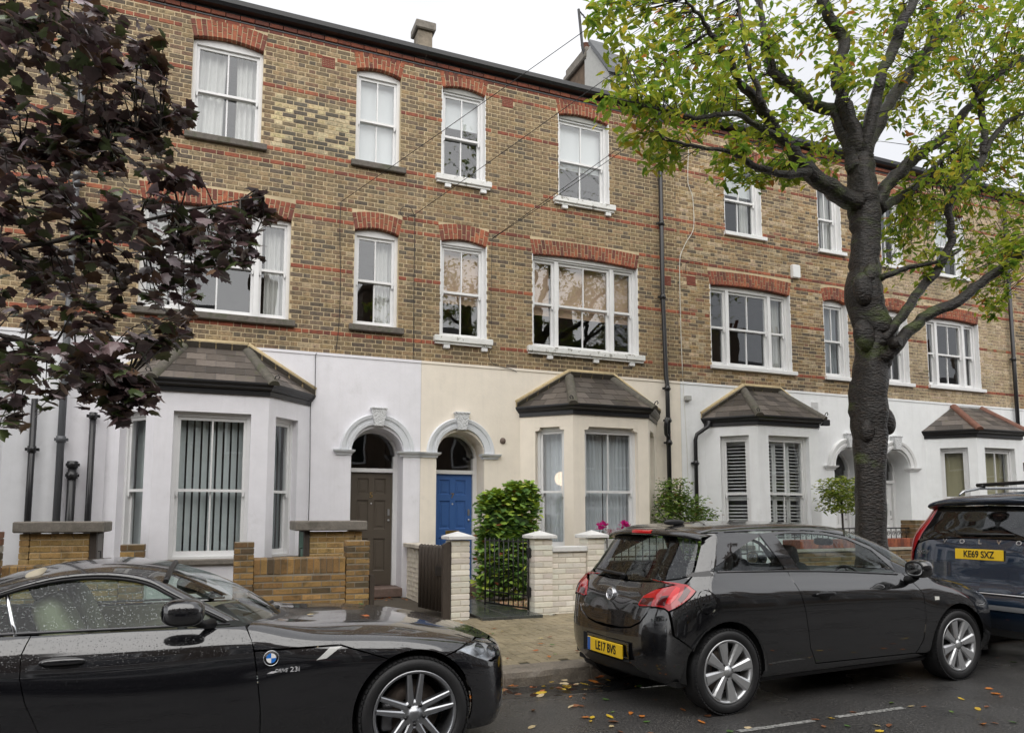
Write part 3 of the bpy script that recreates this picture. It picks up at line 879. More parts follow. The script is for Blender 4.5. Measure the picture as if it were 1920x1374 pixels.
# ---------------------------------------------------------------- assemble the houses
HOUSES = {}
def house(no, xl, xr, label, m, pal, bayc, doorc, wins, name_group='terraced houses along the street', patch=None, door=None, bay_kw=None, roof_level=9.62, trim=None, vents=(), solo=300):
    root = empty('terraced_house', ((xl + xr) / 2, FY, 0))
    tag(root, label, 'house', name_group)
    HOUSES[no] = root
    trim = trim or M_white
    r = 0.43
    g = 0.0015
    # ground floor render with openings for door and bay
    bh = BH - 0.12
    arch = [(doorc - r, GY + 0.02)] + list(reversed([])) + arc_pts(doorc, 2.49, r, math.pi, 0, 24) + [(doorc + r, GY + 0.02)]
    holes = [[(bayc - bh, 0.3), (bayc + bh, 0.3), (bayc + bh, 3.2), (bayc - bh, 3.2)]]
    if door: holes.append(arch)
    wm = wall_sheet([(xl + g, GY - 0.3), (xr - g, GY - 0.3), (xr - g, ZS), (xl + g, ZS)], holes, SY, 0.5)
    wm.box(xl + g, xr - g, SY - 0.012, FY + 0.05, ZS - 0.045, ZS - 0.002)
    part(root, 'rendered_wall', wm, m)
    # mortar backing of the brickwork with window openings
    holes = []
    for w in wins:
        x0, x1, z0, z1 = w['r']
        holes.append([(x0, z0 - 0.09), (x1, z0 - 0.09), (x1, z1 + 0.04), ((x0 + x1) / 2, z1 + 0.09), (x0, z1 + 0.04)])
    mm = wall_sheet([(xl + g, ZS), (xr - g, ZS), (xr - g, 9.36), (xl + g, 9.36)], holes, FY + 0.0035, 0.2)
    part(root, 'mortar_joints', mm, M_mortar)
    ops = []
    for w in wins:
        x0, x1, z0, z1 = w['r']
        big = x1 - x0 > 1.5
        rise = 0.05 if big else 0.075
        ah = 0.29
        nv = max(7, round((x1 - x0) / 0.074) | 1)
        ops.append((x0, x1, z0, z1, 0.05, ah + rise * 0.7))
        flat_arch(root, x0, x1, z1, rise, ah, nv)
        wo = window(root, x0, x1, z0, z1, rise, w.get('l', ((1, 1.0),)), w.get('s', 'stone'), w.get('rev'), infill=w.get('inf'), split=w.get('sp', 0.5))
    for (vx, vz) in vents:
        vent(root, vx, vz); ops.append((vx, vx + 0.21, vz + 0.1, vz + 0.19, 0, 0.01))
    facade_bricks(root, xl + g, xr - g, ops, pal, patch, solo)
    # corbelled red courses and gutter
    for k, (z, pr) in enumerate(((9.315, 0.0), (9.40, 0.035))):
        x = xl + g
        while x < xr - 0.03:
            ln = min(0.215, xr - g - x)
            o = link('red_brick', RB_ME, root, (x - root.location.x, -pr, z)); o.scale = (ln - 0.006, 1, 1.05); o.color = (*[c * 0.8 for c in pick(PAL_RED)], 1)
            x += 0.22
    cb = MB(); cb.box(xl + g, xr - g, FY - 0.028, FY + 0.25, 9.468, 9.50); cb.box(xl + g, xr - g, FY - 0.01, FY + 0.25, 9.37, 9.40)
    part(root, 'eaves_board', cb, M_black)
    gm = MB()
    q = [(FY - 0.14 + 0.075 * math.cos(a_), 9.60 + 0.075 * math.sin(a_) * 1.3) for a_ in [math.pi + math.pi * k / 10 for k in range(11)]]
    q = [(FY - 0.035, 9.50)] + [(FY - 0.06 - 0.075 + 0.0, 9.51)] + [(FY - 0.165, 9.56), (FY - 0.17, 9.635), (FY - 0.155, 9.64), (FY - 0.15, 9.58), (FY - 0.05, 9.56)]
    gm.strip([[(xl + g, y, z) for y, z in q], [(xr - g, y, z) for y, z in q]])
    part(root, 'gutter', gm, M_black)
    rm = MB(); rm.box(xl + g, xr - g, FY - 0.05, FY + 7.5, 9.60, 9.66)
    rm.prism([(xl + g, FY - 0.05, 9.662), (xl + g, FY + 7.5, 9.662), (xl + g, FY + 7.5, 10.3)], (xr - xl - 2 * g, 0, 0))
    part(root, 'roof', rm, mat('roof_slates', (0.06, 0.06, 0.065), rough=0.6, var=0.3, vscale=9))
    # inside: floors, party walls, back wall
    im = MB()
    for z in (0.28, 3.85, 6.85, 9.40): im.box(xl + 0.1, xr - 0.1, FY + 0.26, FY + 4.0, z, z + 0.02)
    im.box(xl + 0.09, xl + 0.1, FY + 0.25, FY + 4, 0.3, 9.4); im.box(xr - 0.1, xr - 0.09, FY + 0.25, FY + 4, 0.3, 9.4)
    im.box(xl + 0.1, xr - 0.1, FY + 4, FY + 4.05, 0.3, 9.4)
    xs = doorc + (0.5 if doorc < bayc else -0.5)
    im.box(xs - 0.01, xs + 0.01, FY + 0.46, FY + 4, 0.3, 3.84)
    part(root, 'interior', im, M_room)
    em = MB()
    em.box(xl + g, xl + 0.085, FY + 0.06, FY + 7.4, GY - 0.3, 9.6); em.box(xr - 0.085, xr - g, FY + 0.06, FY + 7.4, GY - 0.3, 9.6); em.box(xl + 0.09, xr - 0.09, FY + 7.2, FY + 7.4, GY - 0.3, 9.6)
    part(root, 'party_wall', em, M_room)
    bay(root, bayc, m, **(bay_kw or {}))
    if door: arch_door(root, doorc, r, m, trim, **door)
    return root

L3 = ((0, 0.20), (1, 0.52), (0, 0.20))
M_blue = mat('blue_door_paint', lin((62, 100, 160)), rough=0.35, var=0.04, vscale=6, bump=0.05, bscale=40)
M_taupe = mat('taupe_door_paint', lin((84, 76, 66)), rough=0.4, var=0.05, vscale=6, bump=0.05, bscale=40)
M_grey_trim = mat('pale_grey_trim', (0.70, 0.72, 0.75), rough=0.55, var=0.05, vscale=8, bump=0.15, bscale=40, dirt=((0.3, 0.3, 0.27), 12, (0.66, 0.8, 0.4)))
XP = [-7.2, -2.04, 3.21, 8.42, 13.40, 18.40, 23.4]
WF = (-0.51, 0.51)
house(3, XP[0], XP[1], 'terraced house at the left edge, mostly hidden behind the dark purple maple', M_st[3], PAL_STOCK, -4.1, -6.5,
      [dict(r=(-4.6, -3.55, 7.38, 8.95)), dict(r=(-5.2, -3.0, 4.55, 6.2), l=L3)], bay_kw=dict(win_front=WF))
house(5, XP[1], XP[2], 'terraced house with pale lilac ground floor and dark taupe door numbered 5', M_st[5], PAL_STOCK, -0.02, 2.49,
      [dict(r=(-0.52, 0.53, 7.40, 8.97)), dict(r=(2.03, 2.80, 7.42, 9.04)), dict(r=(-1.13, 1.04, 4.58, 6.22), l=L3), dict(r=(2.05, 2.80, 4.62, 6.22))],
      patch=(0.6, 2.0, 7.4, 8.3), door=dict(doorcol=M_taupe, number='5', letter=False), bay_kw=dict(win_front=WF), trim=M_grey_trim, vents=((1.45, 8.94), (-1.68, 6.1)))
house(7, XP[2], XP[3], 'terraced house with cream ground floor and royal blue door numbered 7', M_st[7], PAL_7, 6.44, 3.92,
      [dict(r=(3.54, 4.35, 7.42, 9.06), s='peel', rev=M_white, inf=M_infill), dict(r=(5.82, 6.89, 7.40, 9.04), s='peel', rev=M_white, inf=M_infill),
       dict(r=(3.54, 4.38, 4.55, 6.24), s='peel', rev=M_white, inf=M_white), dict(r=(5.28, 7.49, 4.52, 6.24), l=L3, s='peel', rev=M_white, inf=M_white)],
      door=dict(doorcol=M_blue, number='7'), bay_kw=dict(win_front=(-0.53, 0.53), heads=True, zhead=3.02, zsill=0.92), trim=M_grey_trim, vents=((4.68, 8.95), (8.05, 6.0)))
house(9, XP[3], XP[4], 'terraced house with white ground floor and white louvred shutters in its bay', M_st[9], PAL_9, 10.39, 12.72,
      [dict(r=(9.62, 10.56, 7.32, 8.86), s='white', rev=M_white), dict(r=(12.13, 12.78, 7.29, 8.82), s='white', rev=M_white),
       dict(r=(9.2, 11.25, 4.50, 6.14), l=L3, s='white', rev=M_white), dict(r=(12.18, 12.86, 4.48, 6.12), s='white', rev=M_white)],
      door=dict(doorcol=M_white, letter=False), bay_kw=dict(win_front=(-0.50, 0.50), zhead=3.03, zsill=0.92), vents=((8.64, 6.07),))
house(11, XP[4], XP[5], 'terraced house with pale yellow brick above white walls at the right edge', M_st[11], PAL_11, 16.45, 14.08,
      [dict(r=(15.75, 16.75, 7.20, 8.72), s='white', rev=M_white), dict(r=(14.0, 14.65, 7.20, 8.72), s='white', rev=M_white),
       dict(r=(15.3, 17.05, 4.50, 6.08), l=L3, s='white', rev=M_white), dict(r=(14.0, 14.68, 4.48, 6.08), s='white', rev=M_white)],
      door=dict(doorcol=M_white, letter=False), bay_kw=dict(win_front=(-0.50, 0.50), ridge_mat=M_terra, hips=False, zhead=3.0, zsill=0.92))
house(13, XP[5], XP[6], 'last terraced house, only a sliver at the extreme right edge', M_st[9], PAL_9, 20.4, 22.7,
      [dict(r=(19.6, 20.6, 7.25, 8.78), s='white'), dict(r=(22.2, 22.9, 7.25, 8.78), s='white'), dict(r=(19.3, 21.3, 4.5, 6.1), l=L3, s='white'), dict(r=(22.2, 22.9, 4.5, 6.1), s='white')],
      door=dict(doorcol=M_taupe, letter=False), bay_kw=dict(win_front=WF), solo=0)
# imposts of the paired doorways
impost(HOUSES[5], 1.84, 2.055, M_grey_trim); impost(HOUSES[5], 2.92 - 0.04, 3.205, M_grey_trim)
impost(HOUSES[7], 3.215, 3.49, M_grey_trim); impost(HOUSES[7], 4.345, 4.58, M_grey_trim)
impost(HOUSES[9], 12.06, 12.285, M_white); impost(HOUSES[9], 13.15, 13.395, M_white)
impost(HOUSES[11], 13.405, 13.65, M_white); impost(HOUSES[11], 14.515, 14.74, M_white)
# ================================================================ road, kerb, footway
KY, WY = 6.20, 9.30              # kerb line, face of the garden walls
def road_z(x, y):
    dip = math.exp(-((x - 3.7) / 2.3) ** 2)
    return -0.020 * smooth01((y - 5.45) / 0.55) * (0.25 + 0.75 * dip) + 0.03 * smooth01((2.5 - y) / 4)
M_asphalt = mat('wet_asphalt', (0.062, 0.060, 0.058), rough=0.5, var=0.9, vscale=60, bump=0.7, bscale=70, bdist=0.012, spec=0.45,
                dirt=[((0.018, 0.018, 0.019), 55, (0.47, 0.57, 0.9)), ((0.27, 0.255, 0.235), 62, (0.575, 0.625, 0.85)), ((0.035, 0.035, 0.036), 0.9, (0.45, 0.7, 0.6))], wet=0.6)
M_tar = mat('tarmac_patch', (0.035, 0.034, 0.034), rough=0.45, var=0.5, vscale=150, bump=0.8, bscale=170, bdist=0.006, wet=0.5)
mb = MB()
xs = list(np.concatenate([np.linspace(-60, -4, 15), np.arange(-3.5, 13, 0.25), np.linspace(14, 90, 20)]))
ys = list(np.concatenate([[-2.0, -1, 0, 1], np.arange(1.5, 5.2, 0.3), np.arange(5.2, 6.26, 0.075)]))
mb.add([(x, y, road_z(x, y)) for y in ys for x in xs], [(j * len(xs) + i, j * len(xs) + i + 1, (j + 1) * len(xs) + i + 1, (j + 1) * len(xs) + i) for j in range(len(ys) - 1) for i in range(len(xs) - 1)], True)
tag(mb.build('road', M_asphalt), kind='structure')
# ground sheet under everything
mb = MB(); mb.add([(-400, -400, -0.35), (400, -400, -0.35), (400, 400, -0.35), (-400, 400, -0.35)], [(0, 1, 2, 3)])
tag(mb.build('ground', mat('earth', (0.12, 0.11, 0.09), rough=0.95, var=0.3, vscale=0.5)), kind='structure')
# standing water in the gutter
mb = MB()
pl = [(1.6, 6.17), (1.7, 5.86), (2.6, 5.80), (3.4, 5.62), (4.4, 5.56), (5.6, 5.6), (6.2, 5.8), (6.3, 6.17)]
mb.add([(x, y, -0.0105) for x, y in pl], [tuple(range(len(pl)))])
M_water = mat('puddle_water', (0.03, 0.03, 0.03), rough=0.02, spec=1.0, bump=0.02, bscale=6)
tag(mb.build('puddle', M_water), kind='structure')
# painted bay markings
def line(x0, x1, y0, y1, w=0.055):
    mb = MB(); n = 14
    top, bot = [], []
    for i in range(n + 1):
        x = lerp(x0, x1, i / n); y = lerp(y0, y1, i / n)
        top.append((x, y + w / 2 + rnd(-0.004, 0.004), road_z(x, y) + 0.004)); bot.append((x, y - w / 2 + rnd(-0.004, 0.004), road_z(x, y) + 0.004))
    mb.strip([bot, top])
    return mb.build('road_marking', mat('worn_road_paint', (0.33, 0.33, 0.315), rough=0.6, var=0.25, vscale=30, dirt=[((0.05, 0.05, 0.05), 38, (0.44, 0.58, .9))]))
for k, x0 in enumerate([-4.4, -3.2, 3.45, 4.37]):
    tag(line(x0, x0 + 0.70, 4.32 + 0.02 * (x0 - 3.4), 4.32 + 0.02 * (x0 - 2.8)), kind='structure')
# kerb stones
kerb = empty('kerb', (0, KY, 0)); tag(kerb, kind='structure')
M_kerb = mat('granite_kerb', attr='obj', rough=0.7, var=0.35, vscale=55, bump=0.7, bscale=60, bdist=0.008, dirt=[((0.06, 0.055, 0.045), 5, (0.5, 0.68, 0.8)), ((0.05, 0.06, 0.02), 9, (0.62, 0.72, 0.6))], wet=0.3)
x = -4.0
while x < 15:
    ln = rnd(0.8, 1.0)
    mb = MB(); n = 9
    rows = []
    for (dy, z) in ((0.0, -0.06), (0.004, 0.06), (0.016, 0.105), (0.05, 0.118), (0.15, 0.122), (0.27, 0.124), (0.275, 0.05)):
        rows.append([(lerp(0.0015, ln - 0.0015, i / n), dy + (rnd(-0.008, 0.008) if dy < 0.06 else 0), z + rnd(-0.003, 0.003)) for i in range(n + 1)])
    mb.strip(rows, smooth=False)
    mb.add([rows[i][0] for i in range(7)], [tuple(range(7))]); mb.add([rows[i][-1] for i in range(7)], [tuple(range(7))])
    o = mb.build('kerb_stone', M_kerb, kerb, (x, 0, 0))
    k = rnd(0.8, 1.15); o.color = (0.21 * k, 0.18 * k, 0.145 * k, 1)
    x += ln
# footway
def foot_z(y): return 0.118 + 0.035 * (y - 6.47) / 2.7
mb = MB()
mb.add([(-60, KY + 0.24, foot_z(6.47) - 0.012), (90, KY + 0.24, foot_z(6.47) - 0.012), (90, WY - 0.0, foot_z(WY) - 0.012), (-60, WY - 0.0, foot_z(WY) - 0.012)], [(0, 1, 2, 3)])
foot = tag(mb.build('footway', mat('paving_joints', (0.045, 0.042, 0.028), rough=0.8, var=0.3, vscale=40, bump=0.4, bscale=90)), kind='structure')
M_paver = mat('concrete_paver', attr='obj', rough=0.62, var=0.22, vscale=120, bump=0.5, bscale=160, bdist=0.004, dirt=[((0.10, 0.09, 0.05), 2.0, (0.45, 0.7, 0.6)), ((0.05, 0.05, 0.03), 24, (0.62, 0.74, 0.5))], wet=0.35)
M_paver_m = mat('concrete_paver_mass', attr='Col', rough=0.62, var=0.22, vscale=120, bump=0.5, bscale=160, bdist=0.004, dirt=[((0.10, 0.09, 0.05), 2.0, (0.45, 0.7, 0.6)), ((0.05, 0.05, 0.03), 24, (0.62, 0.74, 0.5))], wet=0.35)
PW = 0.105
def paver_mesh(w, h):
    g, b = 0.0035, 0.005
    mb = MB()
    V = [(g + b, g + b, 0.0), (w - g - b, g + b, 0.0), (w - g - b, h - g - b, 0.0), (g + b, h - g - b, 0.0), (g, g, -0.005), (w - g, g, -0.005), (w - g, h - g, -0.005), (g, h - g, -0.005), (g, g, -0.04), (w - g, g, -0.04), (w - g, h - g, -0.04), (g, h - g, -0.04)]
    Fc = [(0, 1, 2, 3)] + [(a + (i + 1) % 4, a + i, a + 4 + i, a + 4 + (i + 1) % 4) for a in (0, 4) for i in range(4)]
    Fc = [(0, 1, 2, 3)] + [(a + i, a + 4 + i, a + 4 + (i + 1) % 4, a + (i + 1) % 4) for a in (0, 4) for i in range(4)]
    mb.add(V, Fc)
    return mb
PH, PV = paver_mesh(2 * PW, PW), paver_mesh(PW, 2 * PW)
PH_ME, PV_ME = PH.mesh('paver', M_paver), PV.mesh('paver', M_paver)
pav = []
ny = int((WY - 0.05 - (KY + 0.28)) / PW)
for i in range(int(-4 / PW), int(13 / PW)):
    for j in range(ny + 1):
        f = (i - j) % 4
        x, y = i * PW, KY + 0.28 + j * PW
        if f == 0: pav.append((x, y, 0))
        elif f == 3 and j < ny: pav.append((x, y, 1))
def shows(p):   # seen between the two near cars first
    return abs(p[0] - 3.6) * 1.0 + (0 if 1.9 + 0.27 * (p[1] - 6.2) < p[0] < 3.2 + 0.6 * (p[1] - 6.2) + 0.4 else 50) + (p[1] - 6) * 0.2
pav.sort(key=shows)
pm = MB()
for k, (x, y, v) in enumerate(pav):
    c = rnd(0.8, 1.12); col = (0.285 * c, 0.235 * c, 0.15 * c)
    z = foot_z(y) + rnd(-0.0015, 0.0015)
    if k < 300:
        o = link('paver', PV_ME if v else PH_ME, foot, (x, y, z)); o.color = (*col, 1)
    else:
        src = PV if v else PH; pm.col = col
        pm.add([(p[0] + x, p[1] + y, p[2] + z) for p in src.v], src.f)
tag(pm.build('paving', M_paver_m, foot, colour=True, fix=False), kind='stuff')
# forecourts
M_forecourt = mat('forecourt', (0.095, 0.08, 0.062), rough=0.7, var=0.4, vscale=90, bump=0.7, bscale=120, bdist=0.006, dirt=((0.05, 0.045, 0.03), 2.2, (0.45, 0.7, 0.7)))
mb = MB(); mb.add([(-60, WY, 0.148), (90, WY, 0.148), (90, 12.6, 0.17), (-60, 12.6, 0.17)], [(0, 1, 2, 3)])
tag(mb.build('forecourt', M_forecourt), kind='structure')
# gravel of number 7
gb = MB()
for k in range(2600):
    x, y = rnd(4.0, 5.0), rnd(9.55, 11.1)
    r = rnd(0.006, 0.014); c = random.choice([(0.36, 0.22, 0.11), (0.42, 0.29, 0.16), (0.28, 0.16, 0.08), (0.5, 0.38, 0.24)])
    gb.col = tuple(v * rnd(0.8, 1.2) for v in c)
    z = 0.165
    gb.add([(x - r, y - r * 0.7, z), (x + r * 0.9, y - r, z), (x + r, y + r * 0.8, z), (x - r * 0.8, y + r, z), (x, y, z + r * 1.1)], [(0, 1, 4), (1, 2, 4), (2, 3, 4), (3, 0, 4)])
tag(gb.build('gravel', mat('gravel', attr='Col', rough=0.8), colour=True), 'tan gravel beside the dark path of number 7', 'gravel', kind='stuff')
# dark slate path of number 7, tile by tile
path = empty('garden_path', (3.7, 9.2, 0.17)); tag(path, kind='structure')
M_pathtile = mat('wet_slate_tile', attr='obj', rough=0.30, var=0.3, vscale=9, bump=0.12, bscale=30, wet=0.6, spec=0.6, dirt=((0.06, 0.07, 0.03), 5, (0.5, 0.7, 0.6)))
y = 9.06
while y < 11.9:
    for xa, xb in ((3.27, 3.66), (3.664, 4.05)):
        mb = MB(); ln = 0.58 if y > 9.2 else 0.62
        x1 = xb if y > 9.5 else (xb if xa < 3.5 else 4.12)
        mb.cbox(xa + 0.002 - 3.7, x1 - 3.7, 0, min(ln, 11.93 - y) - 0.004, -0.05, 0.02 + rnd(-0.001, 0.001), 0.004)
        o = mb.build('slate_tile', M_pathtile, path, (0, y - 9.2, 0)); g = rnd(0.045, 0.07); o.color = (g * 0.95, g * 1.02, g, 1)
    y += ln

# ================================================================ garden walls
M_gbrick = mat('garden_brick', attr='obj', rough=0.8, var=0.3, vscale=60, bump=0.5, bscale=120, bdist=0.005,
               dirt=[((0.035, 0.032, 0.018), 9, (0.50, 0.70, 0.85)), ((0.05, 0.055, 0.015), 3.5, (0.50, 0.75, 0.6))], wet=0.3)
M_pbrick = mat('painted_brick', attr='obj', rough=0.6, var=0.06, vscale=25, bump=0.35, bscale=90, bdist=0.004, dirt=[((0.30, 0.26, 0.18), 6, (0.60, 0.80, 0.5)), ((0.2, 0.18, 0.12), 30, (0.70, 0.78, 0.5))])
M_pmort = mat('painted_joint', (0.70, 0.65, 0.56), rough=0.7, var=0.1, vscale=20, dirt=((0.25, 0.22, 0.15), 8, (0.55, 0.75, 0.6)))
GB_ME = brick_unit('brick', M_gbrick, 0.006)[0]
PB_ME = brick_unit('brick', M_pbrick, 0.005)[0]
PAL_GARDEN = [((0.34, 0.20, 0.07), 5), ((0.27, 0.155, 0.055), 5), ((0.41, 0.255, 0.095), 3), ((0.19, 0.115, 0.05), 3), ((0.11, 0.075, 0.04), 1.5)]
PAL_GARDEN2 = [((0.43, 0.27, 0.10), 5), ((0.38, 0.235, 0.085), 4), ((0.47, 0.31, 0.13), 3)]
PAL_PAINT = [((0.78, 0.73, 0.64), 1), ((0.75, 0.70, 0.61), 1), ((0.80, 0.76, 0.67), 1)]
PAL_OLD = [((0.30, 0.14, 0.09), 3), ((0.36, 0.24, 0.12), 3), ((0.5, 0.47, 0.42), 1), ((0.12, 0.10, 0.08), 2)]
def laid(root, x0, x1, y0, y1, z0, z1, me, pal, mort, ax='x', course=0.075, hdr=False, soldier=0.0, stretch=0.225):
    """coursed brickwork: every brick an object, joints as a recessed core; ax = run direction"""
    d = 0.008
    core = MB(); core.box(x0 + d, x1 - d, y0 + d, y1 - d, z0, z1 - 0.01 + (0.0 if not soldier else -0.0))
    part(root, 'mortar', core, mort)
    L = (x1 - x0) if ax == 'x' else (y1 - y0)
    T = (y1 - y0) if ax == 'x' else (x1 - x0)
    n = max(1, round((z1 - z0 - soldier) / course)); ch = (z1 - z0 - soldier) / n
    def put(a, b, z, h):
        o = link('brick', me, root)
        o.color = (*pick(pal), 1)
        pr = rnd(-0.002, 0.002)
        if ax == 'x':
            o.location = Vector((x0 + a, y0 + pr, z)) - root.location
        else:
            o.location = Vector((x1 - pr, y0 + a, z)) - root.location; o.rotation_euler = (0, 0, R(90))
        o.scale = (b - a, T / 0.06, h / 0.065)
    for k in range(n):
        z = z0 + k * ch
        s = -0.5 * stretch if k % 2 else 0.0
        while s < L - 0.01:
            a, b = max(0, s), min(L, s + stretch - 0.01)
            if L - b < 0.05: b = L
            if b - a > 0.035: put(a, b, z, ch - 0.01)
            s += stretch
    if soldier:
        m = max(1, round(L / 0.075)); w = L / m
        for k in range(m): put(k * w, (k + 1) * w - 0.008, z1 - soldier, soldier)
root = empty('garden_wall', (1.05, WY, 0.13)); tag(root, 'yellow brick garden wall with upright top course and piers below the lilac house', 'garden wall')
laid(root, 0.492, 1.565, WY, WY + 0.215, 0.10, 0.995, GB_ME, PAL_GARDEN, M_mortar_grey, soldier=0.21)
laid(root, 0.27, 0.488, WY - 0.004, WY + 0.22, 0.10, 1.19, GB_ME, PAL_GARDEN, M_mortar_grey, stretch=0.15)
laid(root, 1.57, 1.855, WY - 0.004, WY + 0.22, 0.10, 1.19, GB_ME, PAL_GARDEN, M_mortar_grey)
root = empty('garden_wall', (-1.3, WY, 0.13)); tag(root, 'yellow brick garden wall with upright top course seen over the sports car roof', 'garden wall')
laid(root, -2.02, -0.925, WY, WY + 0.215, 0.10, 0.97, GB_ME, PAL_GARDEN, M_mortar_grey, soldier=0.21)
laid(root, -0.92, -0.68, WY - 0.004, WY + 0.22, 0.10, 1.18, GB_ME, PAL_GARDEN, M_mortar_grey, stretch=0.15)
root = empty('brick_pier', (-2.3, WY, 0.13)); tag(root, 'weathered red and white brick pier at the far left edge', 'pier')
laid(root, -2.45, -2.08, WY - 0.03, WY + 0.3, 0.10, 1.33, GB_ME, PAL_OLD, M_mortar_grey)

def bin_store(x0, x1, side, label, doorm, postm, xb0, xb1):
    root = empty('bin_store', ((x0 + x1) / 2, 10.2, 0.15)); tag(root, label, 'bin store', 'brick bin stores in the front yards')
    mb = MB(); mb.cbox(x0, x1, 10.22, 11.05, 1.29, 1.42, 0.012); part(root, 'slab', mb, M_concrete)
    laid(root, xb0, xb1, 10.33, 10.43, 0.15, 1.285, GB_ME, PAL_GARDEN2, M_mortar)
    px0, px1 = (xb0 - 0.075, xb0 - 0.004) if side < 0 else (xb1 + 0.004, xb1 + 0.075)
    mb = MB(); mb.box(px0, px1, 10.33, 10.44, 0.15, 1.288); part(root, 'post', mb, postm)
    mb = MB(); mb.box(px0, px1, 10.90, 11.0, 0.15, 1.288); part(root, 'post', mb, postm)
    xd = px0 - 0.002 if side < 0 else px1 - 0.03
    dm = MB()
    for k in range(4): dm.box(xd, xd + 0.032, 10.45 + k * 0.112, 10.45 + k * 0.112 + 0.107, 0.2, 1.27)
    d = part(root, 'door', dm, doorm)
    hm = MB(); xh = xd - 0.03 if side < 0 else xd + 0.06
    hm.tube([(xd + (0 if side < 0 else 0.032), 10.52, 1.05), (xh, 10.52, 1.05), (xh, 10.52, 0.9), (xd + (0 if side < 0 else 0.032), 10.52, 0.9)], 0.008, 8)
    part(root, 'handle', hm, M_iron, parent=d)
    if side < 0: laid(root, xb1 + 0.006, xb1 + 0.1, 10.33, 11.0, 0.15, 1.285, GB_ME, PAL_GARDEN2, M_mortar, ax='y')
    else: laid(root, xb0 - 0.106, xb0 - 0.006, 10.33, 11.0, 0.15, 1.285, GB_ME, PAL_GARDEN2, M_mortar, ax='y')
M_green = mat('green_paint', (0.01, 0.10, 0.06), rough=0.4, var=0.1, vscale=10)
M_greyboard = mat('weathered_boards', (0.20, 0.185, 0.175), rough=0.7, var=0.3, vscale=12, stretch=(6, 6, 1))
M_darkwood = mat('dark_wood', (0.055, 0.042, 0.033), rough=0.6, var=0.4, vscale=14, bump=0.4, bscale=40, stretch=(5, 5, 0.6), dirt=[((0.10, 0.10, 0.06), 5, (0.58, 0.72, 0.4))])
bin_store(1.05, 2.0, -1, 'brick bin store with concrete slab top and green door, near the taupe door', M_green, M_darkwood, 1.25, 1.85)
bin_store(-2.14, -1.2, 1, 'brick bin store with concrete slab top and grey door, at the left', M_greyboard, M_darkwood, -1.98, -1.36)

# white painted piers and wall of number 7
def pier(x0, x1, label, cap=True, y0=WY - 0.02, w=0.26):
    root = empty('gate_pier', ((x0 + x1) / 2, y0, 0.13)); tag(root, label, 'gate pier', 'white painted gate piers')
    laid(root, x0, x1, y0, y0 + w, 0.10, 1.175, PB_ME, PAL_PAINT, M_pmort, stretch=0.26)
    mb = MB(); e = 0.05
    mb.cbox(x0 - e, x1 + e, y0 - e, y0 + w + e, 1.178, 1.222, 0.006)
    cx, cy = (x0 + x1) / 2, y0 + w / 2
    mb.add([(x0 - e, y0 - e, 1.221), (x1 + e, y0 - e, 1.221), (x1 + e, y0 + w + e, 1.221), (x0 - e, y0 + w + e, 1.221), (cx, cy, 1.285)], [(0, 1, 4), (1, 2, 4), (2, 3, 4), (3, 0, 4)])
    part(root, 'pier_cap', mb, mat('white_cap', (0.74, 0.74, 0.73), rough=0.6, var=0.08, vscale=15, bump=0.3, bscale=60, dirt=((0.3, 0.28, 0.22), 18, (0.66, 0.78, 0.5))))
    return root
pier(2.92, 3.17, 'white brick gate pier with pyramid cap, left of the iron gate')
pier(4.10, 4.37, 'white brick gate pier with pyramid cap, right of the iron gate')
pier(4.92, 5.18, 'white brick gate pier with pyramid cap, beside the flower trough')
root = empty('garden_wall', (4.65, WY, 0.13)); tag(root, 'low cream painted brick wall with white coping between two white piers', 'garden wall')
laid(root, 4.375, 4.915, WY + 0.03, WY + 0.2, 0.10, 0.99, PB_ME, PAL_PAINT, M_pmort)
mb = MB(); mb.cbox(4.375, 4.915, WY - 0.01, WY + 0.25, 0.993, 1.065, 0.008); part(root, 'coping', mb, mat('white_cap'))
# dividing wall between 5 and 7
root = empty('dividing_wall', (3.1, 10.6, 0.13)); tag(root, 'white painted brick wall with worn coping dividing the two front paths', 'garden wall')
laid(root, 2.99, 3.13, WY + 0.25, 11.93, 0.10, 0.98, PB_ME, PAL_PAINT, M_pmort, ax='y')
mb = MB(); mb.cbox(2.93, 3.20, WY + 0.245, 11.95, 0.983, 1.05, 0.01); part(root, 'coping', mb, mat('worn_coping', (0.58, 0.53, 0.45), rough=0.7, var=0.15, vscale=12, dirt=((0.2, 0.17, 0.12), 7, (0.5, 0.7, 0.7))))
# wooden gate, swung inwards
g = empty('wooden_gate', (2.90, WY + 0.10, 0.2), R(180 - 78)); tag(g, 'dark brown wooden slatted gate swung open beside the white pier', 'gate')
for k in range(8):
    mb = MB(); xx = 0.055 + k * 0.098
    mb.tube([(xx, 0, 0.03), (xx, 0, 0.86), (xx, 0, 0.885), (xx, 0, 0.90)], [0.041, 0.041, 0.032, 0.008], 10)
    mb.build('slat', M_darkwood, g)
for z in (0.2, 0.68):
    mb = MB(); mb.box(0.01, 0.80, -0.065, -0.035, z, z + 0.09); mb.build('rail', M_darkwood, g)
mb = MB(); mb.box(0.03, 0.22, 0.03, 0.06, 0.5, 0.62); mb.build('latch', M_iron, g)
root = empty('gate_post', (2.86, WY + 0.05, 0.13)); tag(root, 'dark brown timber gate post fixed to the white pier', 'post')
mb = MB(); mb.box(-0.045, 0.05, -0.06, 0.03, 0.0, 0.98); mb.prism([(-0.045, -0.06, 0.98), (0.05, -0.06, 0.98), (0.05, -0.06, 1.02), (-0.02, -0.06, 1.0)], (0, 0.09, 0)); mb.build('post', M_darkwood, root)
root = empty('gate_post', (1.90, WY + 0.08, 0.13)); tag(root, 'thin dark timber post at the right end of the yellow garden wall', 'post')
